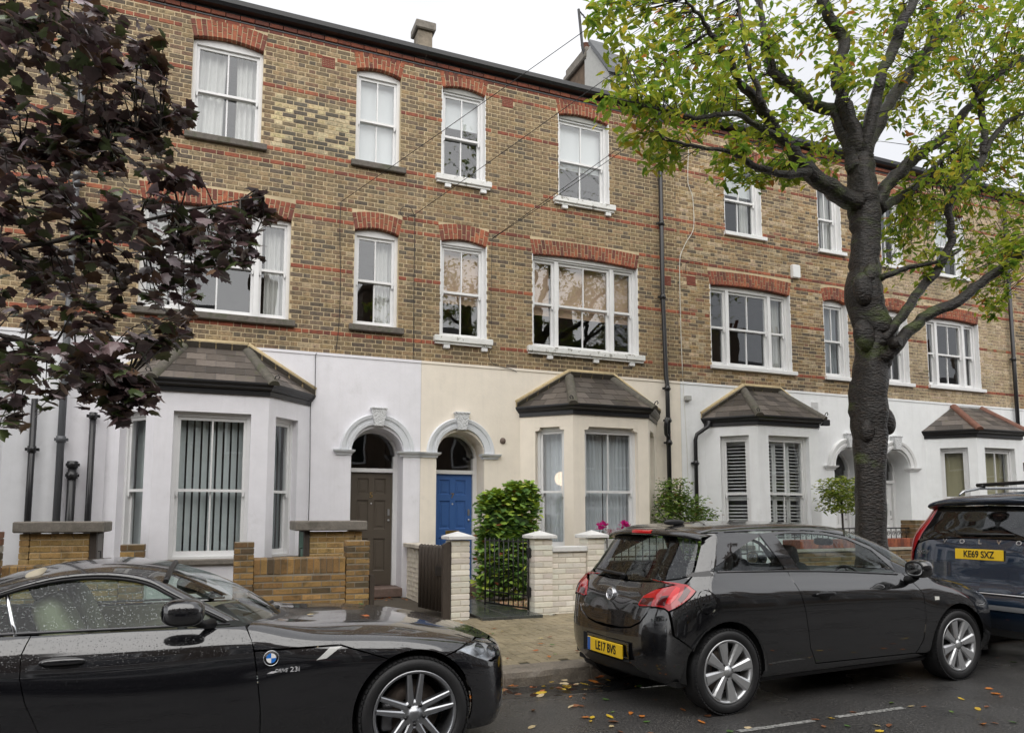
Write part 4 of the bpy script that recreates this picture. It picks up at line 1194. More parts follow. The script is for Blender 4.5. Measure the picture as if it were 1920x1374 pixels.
mb = MB(); mb.box(-0.03, 0.03, -0.05, 0.05, 0.0, 0.62); mb.build('post', M_darkwood, root)
# iron gate, swung inwards
g = empty('iron_gate', (4.08, WY + 0.12, 0.2), R(180 - 70)); tag(g, 'black iron bar gate standing open in front of the ivy', 'gate')
for k in range(10):
    mb = MB(); xx = 0.02 + k * 0.102
    mb.tube([(xx, 0, 0.02 if k not in (0, 9) else 0.0), (xx, 0, 0.97)], 0.0085 if k not in (0, 9) else 0.013, 8); mb.build('bar', M_iron, g)
for z in (0.93, 0.20, 0.03):
    mb = MB(); mb.box(0.01, 0.95, -0.006, 0.006, z - 0.011, z + 0.011); mb.build('rail', M_iron, g)
for z in (0.25, 0.78):
    mb = MB(); mb.box(-0.03, 0.03, -0.02, 0.02, z - 0.06, z + 0.06); mb.tube([(0, -0.02, z - 0.07), (0, -0.02, z + 0.07)], 0.016, 8); mb.build('hinge', M_iron, g)
# railing of number 7 with its low wall and flower trough
root = empty('railing', (6.6, WY + 0.06, 0.13)); tag(root, 'black iron railing on a low wall in front of the cream bay', 'railing')
laid(root, 5.20, 8.30, WY, WY + 0.2, 0.10, 0.62, PB_ME, PAL_PAINT, M_pmort)
for k in range(26):
    x = 5.27 + k * 0.118
    mb = MB(); mb.tube([(x, WY + 0.06, 0.62), (x, WY + 0.06, 1.20)], 0.009, 6); part(root, 'bar', mb, M_iron)
    if k < 8:
        sc = MB(); cx, cz = x + 0.055, 0.80
        for sg in (1, -1):
            sc.tube([(cx + sg * (0.006 + 0.022 * t) * math.cos(5.2 * t) * (1) + sg * 0.02, WY + 0.055, cz + 0.03 * math.sin(5.2 * t) + 0.03 * t) for t in [q / 10 for q in range(11)]], 0.005, 5)
        part(root, 'scroll', sc, M_iron)
for z in (1.20, 0.70, 0.90):
    mb = MB(); mb.box(5.19, 8.3, WY + 0.045, WY + 0.075, z - 0.012, z + 0.012); part(root, 'rail', mb, M_iron)
root = empty('flower_trough', (5.75, WY + 0.25, 0.15)); tag(root, 'white boarded flower trough behind the black railing', 'planter')
for z in (0.62, 0.80, 0.98):
    mb = MB(); mb.cbox(5.22, 6.35, WY + 0.14, WY + 0.165, z, z + 0.172, 0.006); part(root, 'board', mb, M_peel)
mb = MB(); mb.box(5.22, 6.35, WY + 0.17, WY + 0.42, 0.15, 1.12); part(root, 'trough', mb, mat('soil', (0.04, 0.03, 0.02), rough=0.95))
# wall of number 9 with red coping bricks
root = empty('garden_wall', (10.6, WY, 0.13)); tag(root, 'brown brick garden wall with red brick coping behind the street tree', 'garden wall')
laid(root, 8.6, 13.3, WY, WY + 0.22, 0.10, 0.90, GB_ME, [((0.26, 0.17, 0.08), 3), ((0.20, 0.13, 0.07), 3), ((0.33, 0.22, 0.10), 2)], M_mortar_grey)
mb = MB(); mb.cbox(8.58, 13.32, WY - 0.02, WY + 0.24, 0.905, 0.955, 0.006); part(root, 'stone_course', mb, mat('pale_stone', (0.42, 0.38, 0.32), rough=0.8, var=0.2, vscale=14))
for k in range(62):
    x = 8.6 + k * 0.076
    mb = MB(); mb.cbox(x + 0.003, x + 0.072, WY - 0.005, WY + 0.225, 0.958, 1.10, 0.006)
    o = part(root, 'coping_brick', mb, M_red1); o.color = (*[c * 1.15 for c in pick(PAL_RED)], 1)
root = empty('brick_pier', (11.5, WY, 0.13)); tag(root, 'brown brick pier left of the dark blue estate car', 'pier')
laid(root, 11.30, 11.64, WY - 0.03, WY + 0.27, 0.10, 1.42, GB_ME, [((0.24, 0.15, 0.07), 3), ((0.18, 0.12, 0.06), 3)], M_mortar_grey)
root = empty('railing', (10.2, WY + 0.1, 1.1)); tag(root, 'low black iron scroll railing on the red brick coping', 'railing')
for k in range(22):
    x = 8.75 + k * 0.118
    mb = MB(); mb.tube([(x, WY + 0.11, 1.10), (x, WY + 0.11, 1.27)], 0.008, 6); part(root, 'bar', mb, M_iron)
    sc = MB(); sc.tube([(x + 0.059 + 0.04 * (1 - t * 0.7) * math.cos(9 * t), WY + 0.11, 1.185 + 0.045 * (1 - t * 0.7) * math.sin(9 * t)) for t in [q / 16 for q in range(17)]], 0.005, 5); part(root, 'scroll', sc, M_iron)
mb = MB(); mb.box(8.7, 11.3, WY + 0.10, WY + 0.12, 1.265, 1.285); part(root, 'rail', mb, M_iron)
# ================================================================ car building
def pchip(xs, Y, q):
    """monotone cubic interpolation of the rows of Y at q"""
    xs = np.asarray(xs, float); Y = np.asarray(Y, float); q = np.asarray(q, float)
    h = np.diff(xs); d = np.diff(Y, axis=0) / h[:, None]
    m = np.zeros_like(Y)
    if len(xs) == 2: m[:] = d[0]
    else:
        w1 = (2 * h[1:] + h[:-1])[:, None]; w2 = (h[1:] + 2 * h[:-1])[:, None]
        s = d[:-1] * d[1:] > 0
        with np.errstate(divide='ignore', invalid='ignore'):
            hm = (w1 + w2) / (w1 / d[:-1] + w2 / d[1:])
        m[1:-1] = np.where(s, hm, 0.0)
        # blend with plain central slope for rounder curves
        cs = (d[:-1] * h[1:, None] + d[1:] * h[:-1, None]) / (h[1:] + h[:-1])[:, None]
        m[1:-1] = np.where(s, 0.5 * hm + 0.5 * cs, cs * 0.5)
        m[0] = d[0]; m[-1] = d[-1]
    i = np.clip(np.searchsorted(xs, q) - 1, 0, len(xs) - 2)
    t = ((q - xs[i]) / h[i])[:, None]; hh = h[i][:, None]
    return (1 + 2 * t) * (1 - t) ** 2 * Y[i] + t * (1 - t) ** 2 * hh * m[i] + t * t * (3 - 2 * t) * Y[i + 1] + t * t * (t - 1) * hh * m[i + 1]

class Net:
    """half a car body as a smooth surface through stations x columns of points (y >= 0 side; mirrored when meshed)"""
    NU, NV = 360, 170
    def __init__(self, ctrl, sm=3):
        C_ = np.array(ctrl, float)                       # (nI, nJ, 3)
        du = np.linalg.norm(np.diff(C_, axis=0), axis=2).mean(1); self.u = np.concatenate([[0], np.cumsum(du)])
        dv = np.linalg.norm(np.diff(C_, axis=1), axis=2).mean(0); self.v = np.concatenate([[0], np.cumsum(dv)])
        self.qu = np.linspace(0, self.u[-1], self.NU); self.qv = np.linspace(0, self.v[-1], self.NV)
        G = pchip(self.u, C_.reshape(len(C_), -1), self.qu).reshape(self.NU, C_.shape[1], 3)
        G = pchip(self.v, G.transpose(1, 0, 2).reshape(C_.shape[1], -1), self.qv).reshape(self.NV, self.NU, 3).transpose(1, 0, 2)
        for _ in range(sm):
            H = G.copy(); H[1:-1] = 0.25 * G[:-2] + 0.5 * G[1:-1] + 0.25 * G[2:]; G = H
            H = G.copy(); H[:, 1:-1] = 0.25 * G[:, :-2] + 0.5 * G[:, 1:-1] + 0.25 * G[:, 2:]; G = H
        self.G = G
        gu = np.gradient(G, axis=0); gv = np.gradient(G, axis=1)
        N = np.cross(gu, gv); N /= np.linalg.norm(N, axis=2, keepdims=True) + 1e-12
        c = G.reshape(-1, 3).mean(0); c[1] = 0
        if ((G - c) * N).sum(2).mean() < 0: N = -N
        self.N = N
    def _b(self, A, u, v):
        fu = np.clip(np.asarray(u) / self.u[-1], 0, 1) * (self.NU - 1); fv = np.clip(np.asarray(v) / self.v[-1], 0, 1) * (self.NV - 1)
        i = np.minimum(fu.astype(int), self.NU - 2); j = np.minimum(fv.astype(int), self.NV - 2)
        a = (fu - i)[..., None]; b = (fv - j)[..., None]
        return (A[i, j] * (1 - a) + A[i + 1, j] * a) * (1 - b) + (A[i, j + 1] * (1 - a) + A[i + 1, j + 1] * a) * b
    def p(self, u, v): return self._b(self.G, np.atleast_1d(u), np.atleast_1d(v))
    def n(self, u, v):
        q = self._b(self.N, np.atleast_1d(u), np.atleast_1d(v)); return q / (np.linalg.norm(q, axis=-1, keepdims=True) + 1e-12)
    def inv(self, mode, a, b):
        """(u,v) of the surface point with the given side (x,z), rear (y,z) or top (x,y) position"""
        ia, ib, nk = {'s': (0, 2, 1), 'r': (1, 2, 0), 't': (0, 1, 2), 'f': (1, 2, 0)}[mode]
        w = self.N[..., nk]
        ok = {'s': w > 0.15, 'r': w < -0.12, 't': w > 0.2, 'f': w > 0.12}[mode]
        d = (self.G[..., ia] - a) ** 2 + (self.G[..., ib] - b) ** 2 + np.where(ok, 0, 4.0)
        i, j = np.unravel_index(np.argmin(d), d.shape)
        u, v = self.qu[i], self.qv[j]
        e = 0.004
        for _ in range(6):
            P0 = self.p(u, v)[0]; Pu = self.p(u + e, v)[0] if u + e < self.u[-1] else self.p(u, v)[0]; Pv = self.p(u, v + e)[0] if v + e < self.v[-1] else P0
            J = np.array([[(Pu[ia] - P0[ia]) / e, (Pv[ia] - P0[ia]) / e], [(Pu[ib] - P0[ib]) / e, (Pv[ib] - P0[ib]) / e]])
            r_ = np.array([a - P0[ia], b - P0[ib]])
            try: s = np.linalg.lstsq(J, r_, rcond=1e-3)[0]
            except Exception: break
            s = np.clip(s, -0.03, 0.03)
            u = min(max(u + s[0], 0), self.u[-1]); v = min(max(v + s[1], 0), self.v[-1])
        return u, v
    def loop(self, pts, step=0.03, closed=True):
        """polygon corners [(mode,a,b)] to a dense (u,v) loop; edges are straight in their own view"""
        out = []
        n = len(pts)
        for k in range(n if closed else n - 1):
            p, q = pts[k], pts[(k + 1) % n]
            if p[0] == q[0] and p[0] != 'uv':
                L = math.hypot(q[1] - p[1], q[2] - p[2]); m = max(1, int(L / step))
                for i in range(m): out.append(self.inv(p[0], lerp(p[1], q[1], i / m), lerp(p[2], q[2], i / m)))
            else:
                a = (p[1], p[2]) if p[0] == 'uv' else self.inv(*p)
                b = (q[1], q[2]) if q[0] == 'uv' else self.inv(*q)
                L = math.hypot(b[0] - a[0], b[1] - a[1]); m = max(1, int(L / step))
                for i in range(m): out.append((lerp(a[0], b[0], i / m), lerp(a[1], b[1], i / m)))
        return out

def in_poly(P, poly):
    """vectorised point in polygon"""
    x, y = P[:, 0], P[:, 1]; c = np.zeros(len(P), bool)
    n = len(poly)
    for i in range(n):
        x1, y1 = poly[i]; x2, y2 = poly[i - 1]
        if y1 == y2: continue
        m = ((y1 > y) != (y2 > y)) & (x < (x2 - x1) * (y - y1) / (y2 - y1) + x1)
        c ^= m
    return c

def arch_loop(cx, cz, r, a0, a1, n=20): return [('s', cx + r * math.cos(lerp(a0, a1, i / n)), cz + r * math.sin(lerp(a0, a1, i / n))) for i in range(n + 1)]

def panel(net, root, name, pts, material, holes=(), side=-1, gap=0.003, flange=0.014, h=0.035, off=0.0, parent=None, raw=False):
    """a body panel: side -1 = right (camera side), +1 = left, 0 = both halves joined on the centre line"""
    loop = pts if raw else net.loop(pts)
    hl = [hh if raw else net.loop(hh) for hh in holes]
    def clean(lp):
        o = []
        for q in lp:
            if not o or (q[0] - o[-1][0]) ** 2 + (q[1] - o[-1][1]) ** 2 > 1e-6: o.append(q)
        if (o[0][0] - o[-1][0]) ** 2 + (o[0][1] - o[-1][1]) ** 2 < 1e-6: o.pop()
        return o
    def inset(lp, d):
        lp = clean(lp); A = np.array(lp)
        area = 0.5 * np.sum(A[:, 0] * np.roll(A[:, 1], -1) - np.roll(A[:, 0], -1) * A[:, 1])
        s = 1 if area > 0 else -1
        t = np.roll(A, -1, 0) - np.roll(A, 1, 0); t /= np.linalg.norm(t, axis=1, keepdims=True) + 1e-12
        nrm = np.stack([-t[:, 1], t[:, 0]], 1) * s
        B = A + nrm * d
        if side == 0:
            cen = np.abs(net.p(A[:, 0], A[:, 1])[:, 1]) < 0.004
            B[cen] = A[cen]
        return B
    L0 = inset(loop, gap); HL = [inset(x, -gap) for x in hl]
    pts2, edges = [], []
    for lp in [L0] + HL:
        n0 = len(pts2); pts2 += [Vector((p[0], p[1])) for p in lp]; edges += [(n0 + i, n0 + (i + 1) % len(lp)) for i in range(len(lp))]
    nb = len(pts2)
    lo, hi = L0.min(0), L0.max(0)
    gx, gy = np.meshgrid(np.arange(lo[0], hi[0], h), np.arange(lo[1], hi[1], h))
    gx = gx + (np.arange(gx.shape[0]) % 2)[:, None] * h * 0.5
    P = np.stack([gx.ravel(), gy.ravel()], 1)
    ok = in_poly(P, L0)
    for x in HL: ok &= ~in_poly(P, x)
    B = np.array([(p[0], p[1]) for p in pts2])
    P = P[ok]
    if len(P):
        dm = np.min(((P[:, None, :] - B[None, :, :]) ** 2).sum(2), axis=1); P = P[dm > (h * 0.45) ** 2]
    pts2 += [Vector((float(p[0]), float(p[1]))) for p in P]
    vo, eo, fo, *_ = delaunay_2d_cdt(pts2, edges, [], 0, 1e-7)
    V2 = np.array([(v[0], v[1]) for v in vo])
    F_ = np.array([f for f in fo if len(f) == 3])
    cen = V2[F_].mean(1); ok = in_poly(cen, L0)
    for x in HL: ok &= ~in_poly(cen, x)
    F_ = F_[ok]
    P3 = net.p(V2[:, 0], V2[:, 1]); N3 = net.n(V2[:, 0], V2[:, 1])
    P3 = P3 + N3 * off
    # boundary edges for the flange
    ec = {}
    for f in F_:
        for a, b in ((f[0], f[1]), (f[1], f[2]), (f[2], f[0])):
            k = (min(a, b), max(a, b)); ec[k] = ec.get(k, 0) + 1
    bnd = [k for k, c in ec.items() if c == 1 and not (side == 0 and abs(P3[k[0], 1]) < 0.005 and abs(P3[k[1], 1]) < 0.005)]
    nv = len(P3)
    VV, NN, FF = list(P3), list(N3), [tuple(f) for f in F_]
    if flange:
        mp = {}
        for a, b in bnd:
            for k in (a, b):
                if k not in mp:
                    mp[k] = len(VV); VV.append(P3[k].copy()); NN.append(N3[k]); VV.append(P3[k] - N3[k] * flange); NN.append(N3[k])
            FF.append((mp[a], mp[b], mp[b] + 1, mp[a] + 1))
    VV = np.array(VV); NN = np.array(NN)
    def emit(sgn):
        W = VV.copy(); M = NN.copy(); W[:, 1] *= sgn; M[:, 1] *= sgn
        return W, M
    if side == 0:
        W1, M1 = emit(1); W2, M2 = emit(-1); n = len(W1)
        Vf = np.vstack([W1, W2]); Nf = np.vstack([M1, M2]); Ff = FF + [tuple(i + n for i in reversed(f)) for f in FF]
    else:
        Vf, Nf = emit(side); Ff = FF
    # orient faces with normals
    out = []
    for f in Ff:
        a, b, c = Vf[f[0]], Vf[f[1]], Vf[f[2]]
        out.append(f if np.dot(np.cross(b - a, c - a), Nf[f[0]]) >= 0 else tuple(reversed(f)))
    me = bpy.data.meshes.new(name)
    me.from_pydata([tuple(v) for v in Vf], [], out)
    me.materials.append(material)
    me.polygons.foreach_set('use_smooth', [True] * len(out))
    me.update()
    used = len(me.vertices)
    me.normals_split_custom_set_from_vertices([tuple(v) for v in Nf])
    return link(name, me, parent or root)

def patch(fn, nu, nv, thick=0.0):
    """grid patch from fn(s,t)"""
    mb = MB()
    rows = [[fn(i / nu, j / nv) for i in range(nu + 1)] for j in range(nv + 1)]
    mb.strip(rows, smooth=True)
    return mb

def blob(c, r, e1=0.5, e2=0.5, nu=20, nv=12, mb=None, rot=None):
    """superellipsoid"""
    mb = mb or MB()
    f = lambda w, e: math.copysign(abs(w) ** e, w)
    rows = []
    for j in range(nv + 1):
        b = -math.pi / 2 + math.pi * j / nv
        row = []
        for i in range(nu):
            a = 2 * math.pi * i / nu
            p = Vector((r[0] * f(math.cos(b), e1) * f(math.cos(a), e2), r[1] * f(math.cos(b), e1) * f(math.sin(a), e2), r[2] * f(math.sin(b), e1)))
            if rot: p = rot @ p
            row.append(p + Vector(c))
        rows.append(row)
    mb.strip(rows, closed=True, smooth=True)
    return mb

M_paint_blk = paint_mat('black_car_paint', (0.006, 0.006, 0.008), 1.0, 0.10)
M_paint_blk2 = paint_mat('black_hatch_paint', (0.005, 0.005, 0.006), 0.8, 0.09)
M_paint_navy = paint_mat('navy_car_paint', (0.010, 0.022, 0.045), 0.5, 0.08)
M_tyre = mat('tyre_rubber', (0.016, 0.016, 0.017), rough=0.6, var=0.2, vscale=60, bump=0.2, bscale=120, wet=0.3)
M_alloy = mat('alloy', (0.42, 0.43, 0.45), rough=0.28, metal=0.9, var=0.08, vscale=20)
M_alloy_b = mat('alloy_bright', (0.60, 0.61, 0.62), rough=0.3, metal=0.75, var=0.08, vscale=20)
M_chrome = mat('chrome', (0.75, 0.76, 0.78), rough=0.08, metal=1.0)
M_trim = mat('black_trim', (0.010, 0.010, 0.011), rough=0.45)
M_gloss = mat('gloss_black', (0.006, 0.006, 0.007), rough=0.08, spec=0.6)
M_liner = mat('wheel_arch_liner', (0.006, 0.006, 0.006), rough=0.95)
M_cglass = glass_mat('car_glass', (0.66, 0.78, 0.72), 0.9, drops=0.22, base=0.025)
M_cglass_c = glass_mat('car_glass_clear', (0.78, 0.86, 0.84), 0.9, drops=0.10, base=0.04)
M_cglass_d = glass_mat('car_glass_dark', (0.10, 0.11, 0.11), 0.9, drops=0.10, base=0.07)
M_lampglass = glass_mat('lamp_cover', (0.95, 0.97, 1.0), 0.8, drops=0.2, base=0.06)
M_leather = mat('beige_leather', (0.44, 0.39, 0.29), rough=0.6, var=0.08, vscale=8)
M_darkseat = mat('dark_seat_cloth', (0.03, 0.03, 0.034), rough=0.85, var=0.2, vscale=30)
M_dash = mat('dashboard', (0.02, 0.02, 0.021), rough=0.6)
M_reflector = mat('lamp_reflector', (0.8, 0.82, 0.85), rough=0.12, metal=1.0)
def red_lens(name, col):
    m = mat(name, col, rough=0.08, spec=0.7, coat=1.0, sub=0.0)
    p = m.node_tree.nodes['Principled BSDF']
    p.inputs['Transmission Weight'].default_value = 0.0
    return m
M_redlens = red_lens('red_lens', (0.36, 0.004, 0.007))
M_darklens = red_lens('smoked_lens', (0.06, 0.006, 0.007))
M_brightred = red_lens('bright_red_lens', (0.60, 0.012, 0.014))
M_plate = mat('number_plate_yellow', (0.80, 0.52, 0.02), rough=0.35)
M_plate_blue = mat('number_plate_blue', (0.01, 0.10, 0.40), rough=0.35)
M_plate_ink = mat('number_plate_black', (0.006, 0.006, 0.006), rough=0.5)

def wheel(root, cx, cy, r, rim, w, side, style, name='wheel'):
    """axis along y; side -1: outer face looks to -y"""
    wt = empty(name, (cx, cy, r), 0, root)
    S = side
    ty = MB()
    hw = w / 2
    prof = [(rim + 0.004, -hw * 0.82), (rim + 0.012, -hw * 0.95), (lerp(rim, r, 0.45), -hw * 1.0), (lerp(rim, r, 0.75), -hw * 0.97), (r - 0.012, -hw * 0.86), (r - 0.002, -hw * 0.70), (r, -hw * 0.3), (r, hw * 0.3), (r - 0.002, hw * 0.7), (r - 0.012, hw * 0.86), (lerp(rim, r, 0.5), hw), (rim + 0.004, hw * 0.85)]
    ty.lathe(prof, 'y', 56)
    # tread blocks on both shoulders
    for k in range(64):
        a = 2 * math.pi * k / 64
        for yy in (-hw * 0.80, hw * 0.80):
            c = Vector((math.cos(a) * (r - 0.004), yy, math.sin(a) * (r - 0.004)))
            t = Vector((-math.sin(a), 0, math.cos(a))); n = Vector((math.cos(a), 0, math.sin(a)))
            ty.obox(c, t * (r * 2 * math.pi / 64 * 0.36), Vector((0, hw * 0.13, 0)), n * 0.005)
    ty.build('tyre', M_tyre, wt)
    rm = MB()
    rm.lathe([(rim + 0.006, S * hw * 0.88), (rim + 0.004, S * hw * 0.93), (rim - 0.006, S * hw * 0.93), (rim - 0.014, S * hw * 0.86), (rim - 0.022, S * hw * 0.6), (rim - 0.03, -S * hw * 0.8)], 'y', 56)
    face = S * hw * 0.78
    m = M_alloy
    def bar(a, r0, r1, w0, w1, y0, y1, th=0.03, ridge=0.004):
        t = Vector((math.cos(a), 0, math.sin(a))); n = Vector((-math.sin(a), 0, math.cos(a)))
        rows = []
        for s in (0, 0.25, 0.5, 0.75, 1.0):
            rr, ww, yy = lerp(r0, r1, s), lerp(w0, w1, s), lerp(y0, y1, s)
            o = Vector((0, S, 0))
            rows.append([t * rr + n * (-ww) - o * th + Vector((0, yy, 0)), t * rr + n * (-ww) + Vector((0, yy, 0)), t * rr + n * (-ww * 0.62) + o * ridge + Vector((0, yy, 0)),
                         t * rr + n * (ww * 0.62) + o * ridge + Vector((0, yy, 0)), t * rr + n * ww + Vector((0, yy, 0)), t * rr + n * ww - o * th + Vector((0, yy, 0))])
        rm.strip(rows)
    if style == 'twin':
        for k in range(5):
            a = math.pi / 2 + 2 * math.pi * k / 5 + 0.0
            for s in (-1, 1):
                t0 = Vector((math.cos(a), 0, math.sin(a))); n0 = Vector((-math.sin(a), 0, math.cos(a)))
                # slightly diverging arms
                a2 = a + s * 0.165
                p0 = t0 * 0.045 + n0 * s * 0.020; p1 = Vector((math.cos(a2), 0, math.sin(a2))) * (rim - 0.012)
                d = (p1 - p0); L = d.length; d.normalize(); n = Vector((-d.z, 0, d.x))
                rows = []
                for q in (0, 0.3, 0.6, 0.85, 1.0):
                    ww = lerp(0.021, 0.013, q); yy = face - S * (0.012 * (1 - q)) + S * 0.014 * q
                    c = p0 + d * L * q; o = Vector((0, S, 0)); Yv = Vector((0, yy, 0))
                    rows.append([c - n * ww * 1.15 - o * 0.035 + Yv, c - n * ww + Yv, c - n * ww * 0.55 + o * 0.006 + Yv, c + n * ww * 0.55 + o * 0.006 + Yv, c + n * ww + Yv, c + n * ww * 1.15 - o * 0.035 + Yv])
                rm.strip(rows)
        rm.lathe([(0.085, face - S * 0.03), (0.082, face - S * 0.008), (0.055, face - S * 0.004), (0.038, face - S * 0.002), (0.036, face + S * 0.006), (0.0, face + S * 0.008)], 'y', 30)
    else:
        for k in range(8):
            a = math.pi / 2 + 2 * math.pi * k / 8 + 0.2
            bar(a, 0.045, rim - 0.012, 0.020, 0.046, face - S * 0.004, face + S * 0.008, 0.022, 0.010)
        rm.lathe([(0.07, face - S * 0.03), (0.068, face - S * 0.004), (0.05, face), (0.034, face + S * 0.006), (0.032, face + S * 0.012), (0.0, face + S * 0.014)], 'y', 30)
    rm.build('rim', M_alloy if style == 'twin' else M_alloy_b, wt)
    for k in range(5):
        a = math.pi / 2 + 2 * math.pi * (k + 0.5) / 5
        nb = MB(); rr = 0.058
        nb.lathe([(0.012, face - S * 0.012), (0.011, face + S * 0.004), (0.0, face + S * 0.006)], 'y', 8, (math.cos(a) * rr, 0, math.sin(a) * rr)); nb.build('wheel_bolt', M_trim, wt)
    bd = MB(); bd.lathe([(rim * 0.30, -S * 0.02), (rim * 0.72, -S * 0.02), (rim * 0.72, -S * 0.045), (rim * 0.30, -S * 0.045)], 'y', 40); bd.build('brake_disc', mat('brake_steel', (0.16, 0.13, 0.11), rough=0.5, metal=0.7), wt)
    bl = MB(); bl.lathe([(rim - 0.03, -S * hw * 0.55), (0.0, -S * hw * 0.55)], 'y', 40); bl.build('backing_plate', M_liner, wt)
    cal = blob((-rim * 0.6, -S * 0.02, -rim * 0.1), (0.035, 0.035, 0.08), 0.4, 0.4); cal.build('caliper', mat('caliper', (0.25, 0.25, 0.26), rough=0.4, metal=0.6), wt)
    return wt

def arch_liner(root, cx, cz, r, y0, y1):
    mb = MB()
    q = [math.pi * (-0.06) + math.pi * 1.12 * k / 24 for k in range(25)]
    mb.strip([[(cx + r * math.cos(a), y, cz + r * math.sin(a)) for a in q] for y in (y0, y1)], smooth=True)
    mb.add([(cx + r * math.cos(a), y1, cz + r * math.sin(a)) for a in q], [tuple(range(25))])
    return mb.build('wheel_arch_liner', M_liner, root)

def plate(root, loc, rot, s1, w=0.52, h=0.111, blue=False, name='number_plate', bold=0.002):
    pt = empty(name, loc, 0, root); pt.rotation_euler = rot
    mb = MB(); mb.cbox(-w / 2, w / 2, -0.004, 0.006, -h / 2, h / 2, 0.003); mb.build('plate_board', M_plate, pt)
    x = 0.0
    if blue:
        mb = MB(); mb.box(-w / 2 + 0.003, -w / 2 + 0.045, -0.0055, 0.0, -h / 2 + 0.003, h / 2 - 0.003); mb.build('blue_band', M_plate_blue, pt); x = 0.02
    text(None, s1, (x, -0.0062, -0.001), 0.098, M_plate_ink, pt, name='lettering', depth=0.001, sx=0.80, world=False, bold=bold)
    return pt

def seat(root, x, y, m, tilt=R(18), s=1.0):
    mb = blob((x, y, 0.42), (0.25 * s, 0.24, 0.09), 0.4, 0.5); mb.build('seat_cushion', m, root)
    rot = Matrix.Rotation(-tilt, 3, 'Y')
    c = Vector((x - 0.26 * s, y, 0.47)) + rot @ Vector((0, 0, 0.30))
    mb = blob(c, (0.085, 0.235, 0.34), 0.45, 0.55, rot=rot); mb.build('seat_back', m, root)
    c2 = Vector((x - 0.26 * s, y, 0.47)) + rot @ Vector((0, 0, 0.70))
    mb = blob(c2, (0.055, 0.13, 0.09), 0.5, 0.6, rot=rot); mb.build('headrest', m, root)

def steering(root, x, y, z):
    mb = MB(); t = Vector((0.42, 0, -0.9)).normalized()
    rot = Matrix.Rotation(R(65), 3, 'Y')
    mb.tube([rot @ Vector((0.18 * math.cos(a), 0.18 * math.sin(a), 0)) + Vector((x, y, z)) for a in [2 * math.pi * k / 28 for k in range(29)]], 0.014, 8)
    mb.tube([rot @ Vector((-0.17, 0, 0)) + Vector((x, y, z)), rot @ Vector((0.17, 0, 0)) + Vector((x, y, z))], 0.012, 6)
    mb.tube([(x, y, z), (x + 0.25, y, z - 0.12)], 0.03, 8)
    mb.build('steering_wheel', M_trim, root)
# ---------------------------------------------------------------- black sports car (left foreground)
X0 = 1.15
bm = empty('parked_car', (X0, 5.215, 0.0)); bm.rotation_euler = (R(-0.6), 0, 0); tag(bm, 'black two-seat sports car with low roof and silver twin-spoke wheels in the left foreground', 'car', 'cars parked along the kerb')
def st(X, ys, zs): return [(X - X0, y, z) for y, z in zip(ys, zs)]
B = [
 st(-2.30, [.30, .34, .36, .36, .34, .30, .16, 0], [.30, .36, .50, .62, .70, .74, .76, .77]),
 st(-2.20, [.62, .68, .70, .69, .66, .60, .32, 0], [.25, .34, .50, .66, .78, .84, .87, .88]),
 st(-1.95, [.76, .83, .85, .84, .80, .70, .38, 0], [.20, .30, .52, .70, .83, .90, .93, .94]),
 st(-1.37, [.78, .87, .895, .90, .865, .75, .40, 0], [.18, .30, .52, .72, .855, .915, .95, .96]),
 st(-0.90, [.78, .86, .885, .885, .85, .755, .40, 0], [.17, .29, .50, .68, .82, .905, .93, .93]),
 st(-0.30, [.78, .86, .885, .88, .85, .765, .40, 0], [.17, .29, .50, .66, .80, .898, .93, .93]),
 st(0.22, [.78, .86, .885, .88, .855, .77, .40, 0], [.17, .29, .50, .67, .80, .885, .885, .875]),
 st(0.60, [.78, .855, .885, .89, .860, .72, .40, 0], [.17, .29, .50, .67, .775, .835, .850, .852]),
 st(0.90, [.78, .86, .895, .90, .865, .70, .40, 0], [.17, .29, .50, .67, .765, .822, .845, .85]),
 st(1.13, [.78, .865, .90, .90, .860, .69, .40, 0], [.17, .29, .50, .675, .755, .805, .828, .833]),
 st(1.35, [.77, .86, .89, .885, .840, .68, .40, 0], [.17, .29, .49, .65, .728, .772, .795, .80]),
 st(1.55, [.74, .82, .85, .84, .80, .66, .38, 0], [.17, .28, .46, .61, .69, .730, .750, .755]),
 st(1.70, [.66, .75, .78, .765, .73, .61, .35, 0], [.165, .27, .44, .57, .645, .685, .705, .71]),
 st(1.80, [.52, .60, .63, .62, .59, .51, .30, 0], [.165, .26, .42, .54, .61, .655, .68, .69]),
 st(1.87, [.30, .36, .38, .375, .36, .31, .19, 0], [.17, .25, .39, .50, .56, .60, .625, .635]),
 st(1.90, [.02, .02, .02, .02, .02, .02, .01, 0], [.18, .25, .38, .48, .535, .575, .60, .61]),
]
bnet = Net(B, 4)
sx = lambda X, z: ('s', X - X0, z)
AR, AZ = 0.362, 0.338
door_poly = [sx(-.82, .885), sx(-.845, .80), sx(-.84, .69), sx(-.81, .57), sx(-.75, .43), sx(-.64, .245), sx(.292, .245), sx(.285, .45), sx(.262, .64), sx(.235, .80), sx(.20, .878)]
hub = X0
def arcx(a0, a1, n=16): return arch_loop(hub - X0, AZ, AR, a0, a1, n)
a_hood = math.acos((0.97 - hub) / AR) if abs((0.97 - hub) / AR) < 1 else 2.0
a_hood = R(117); a_bump = R(60)
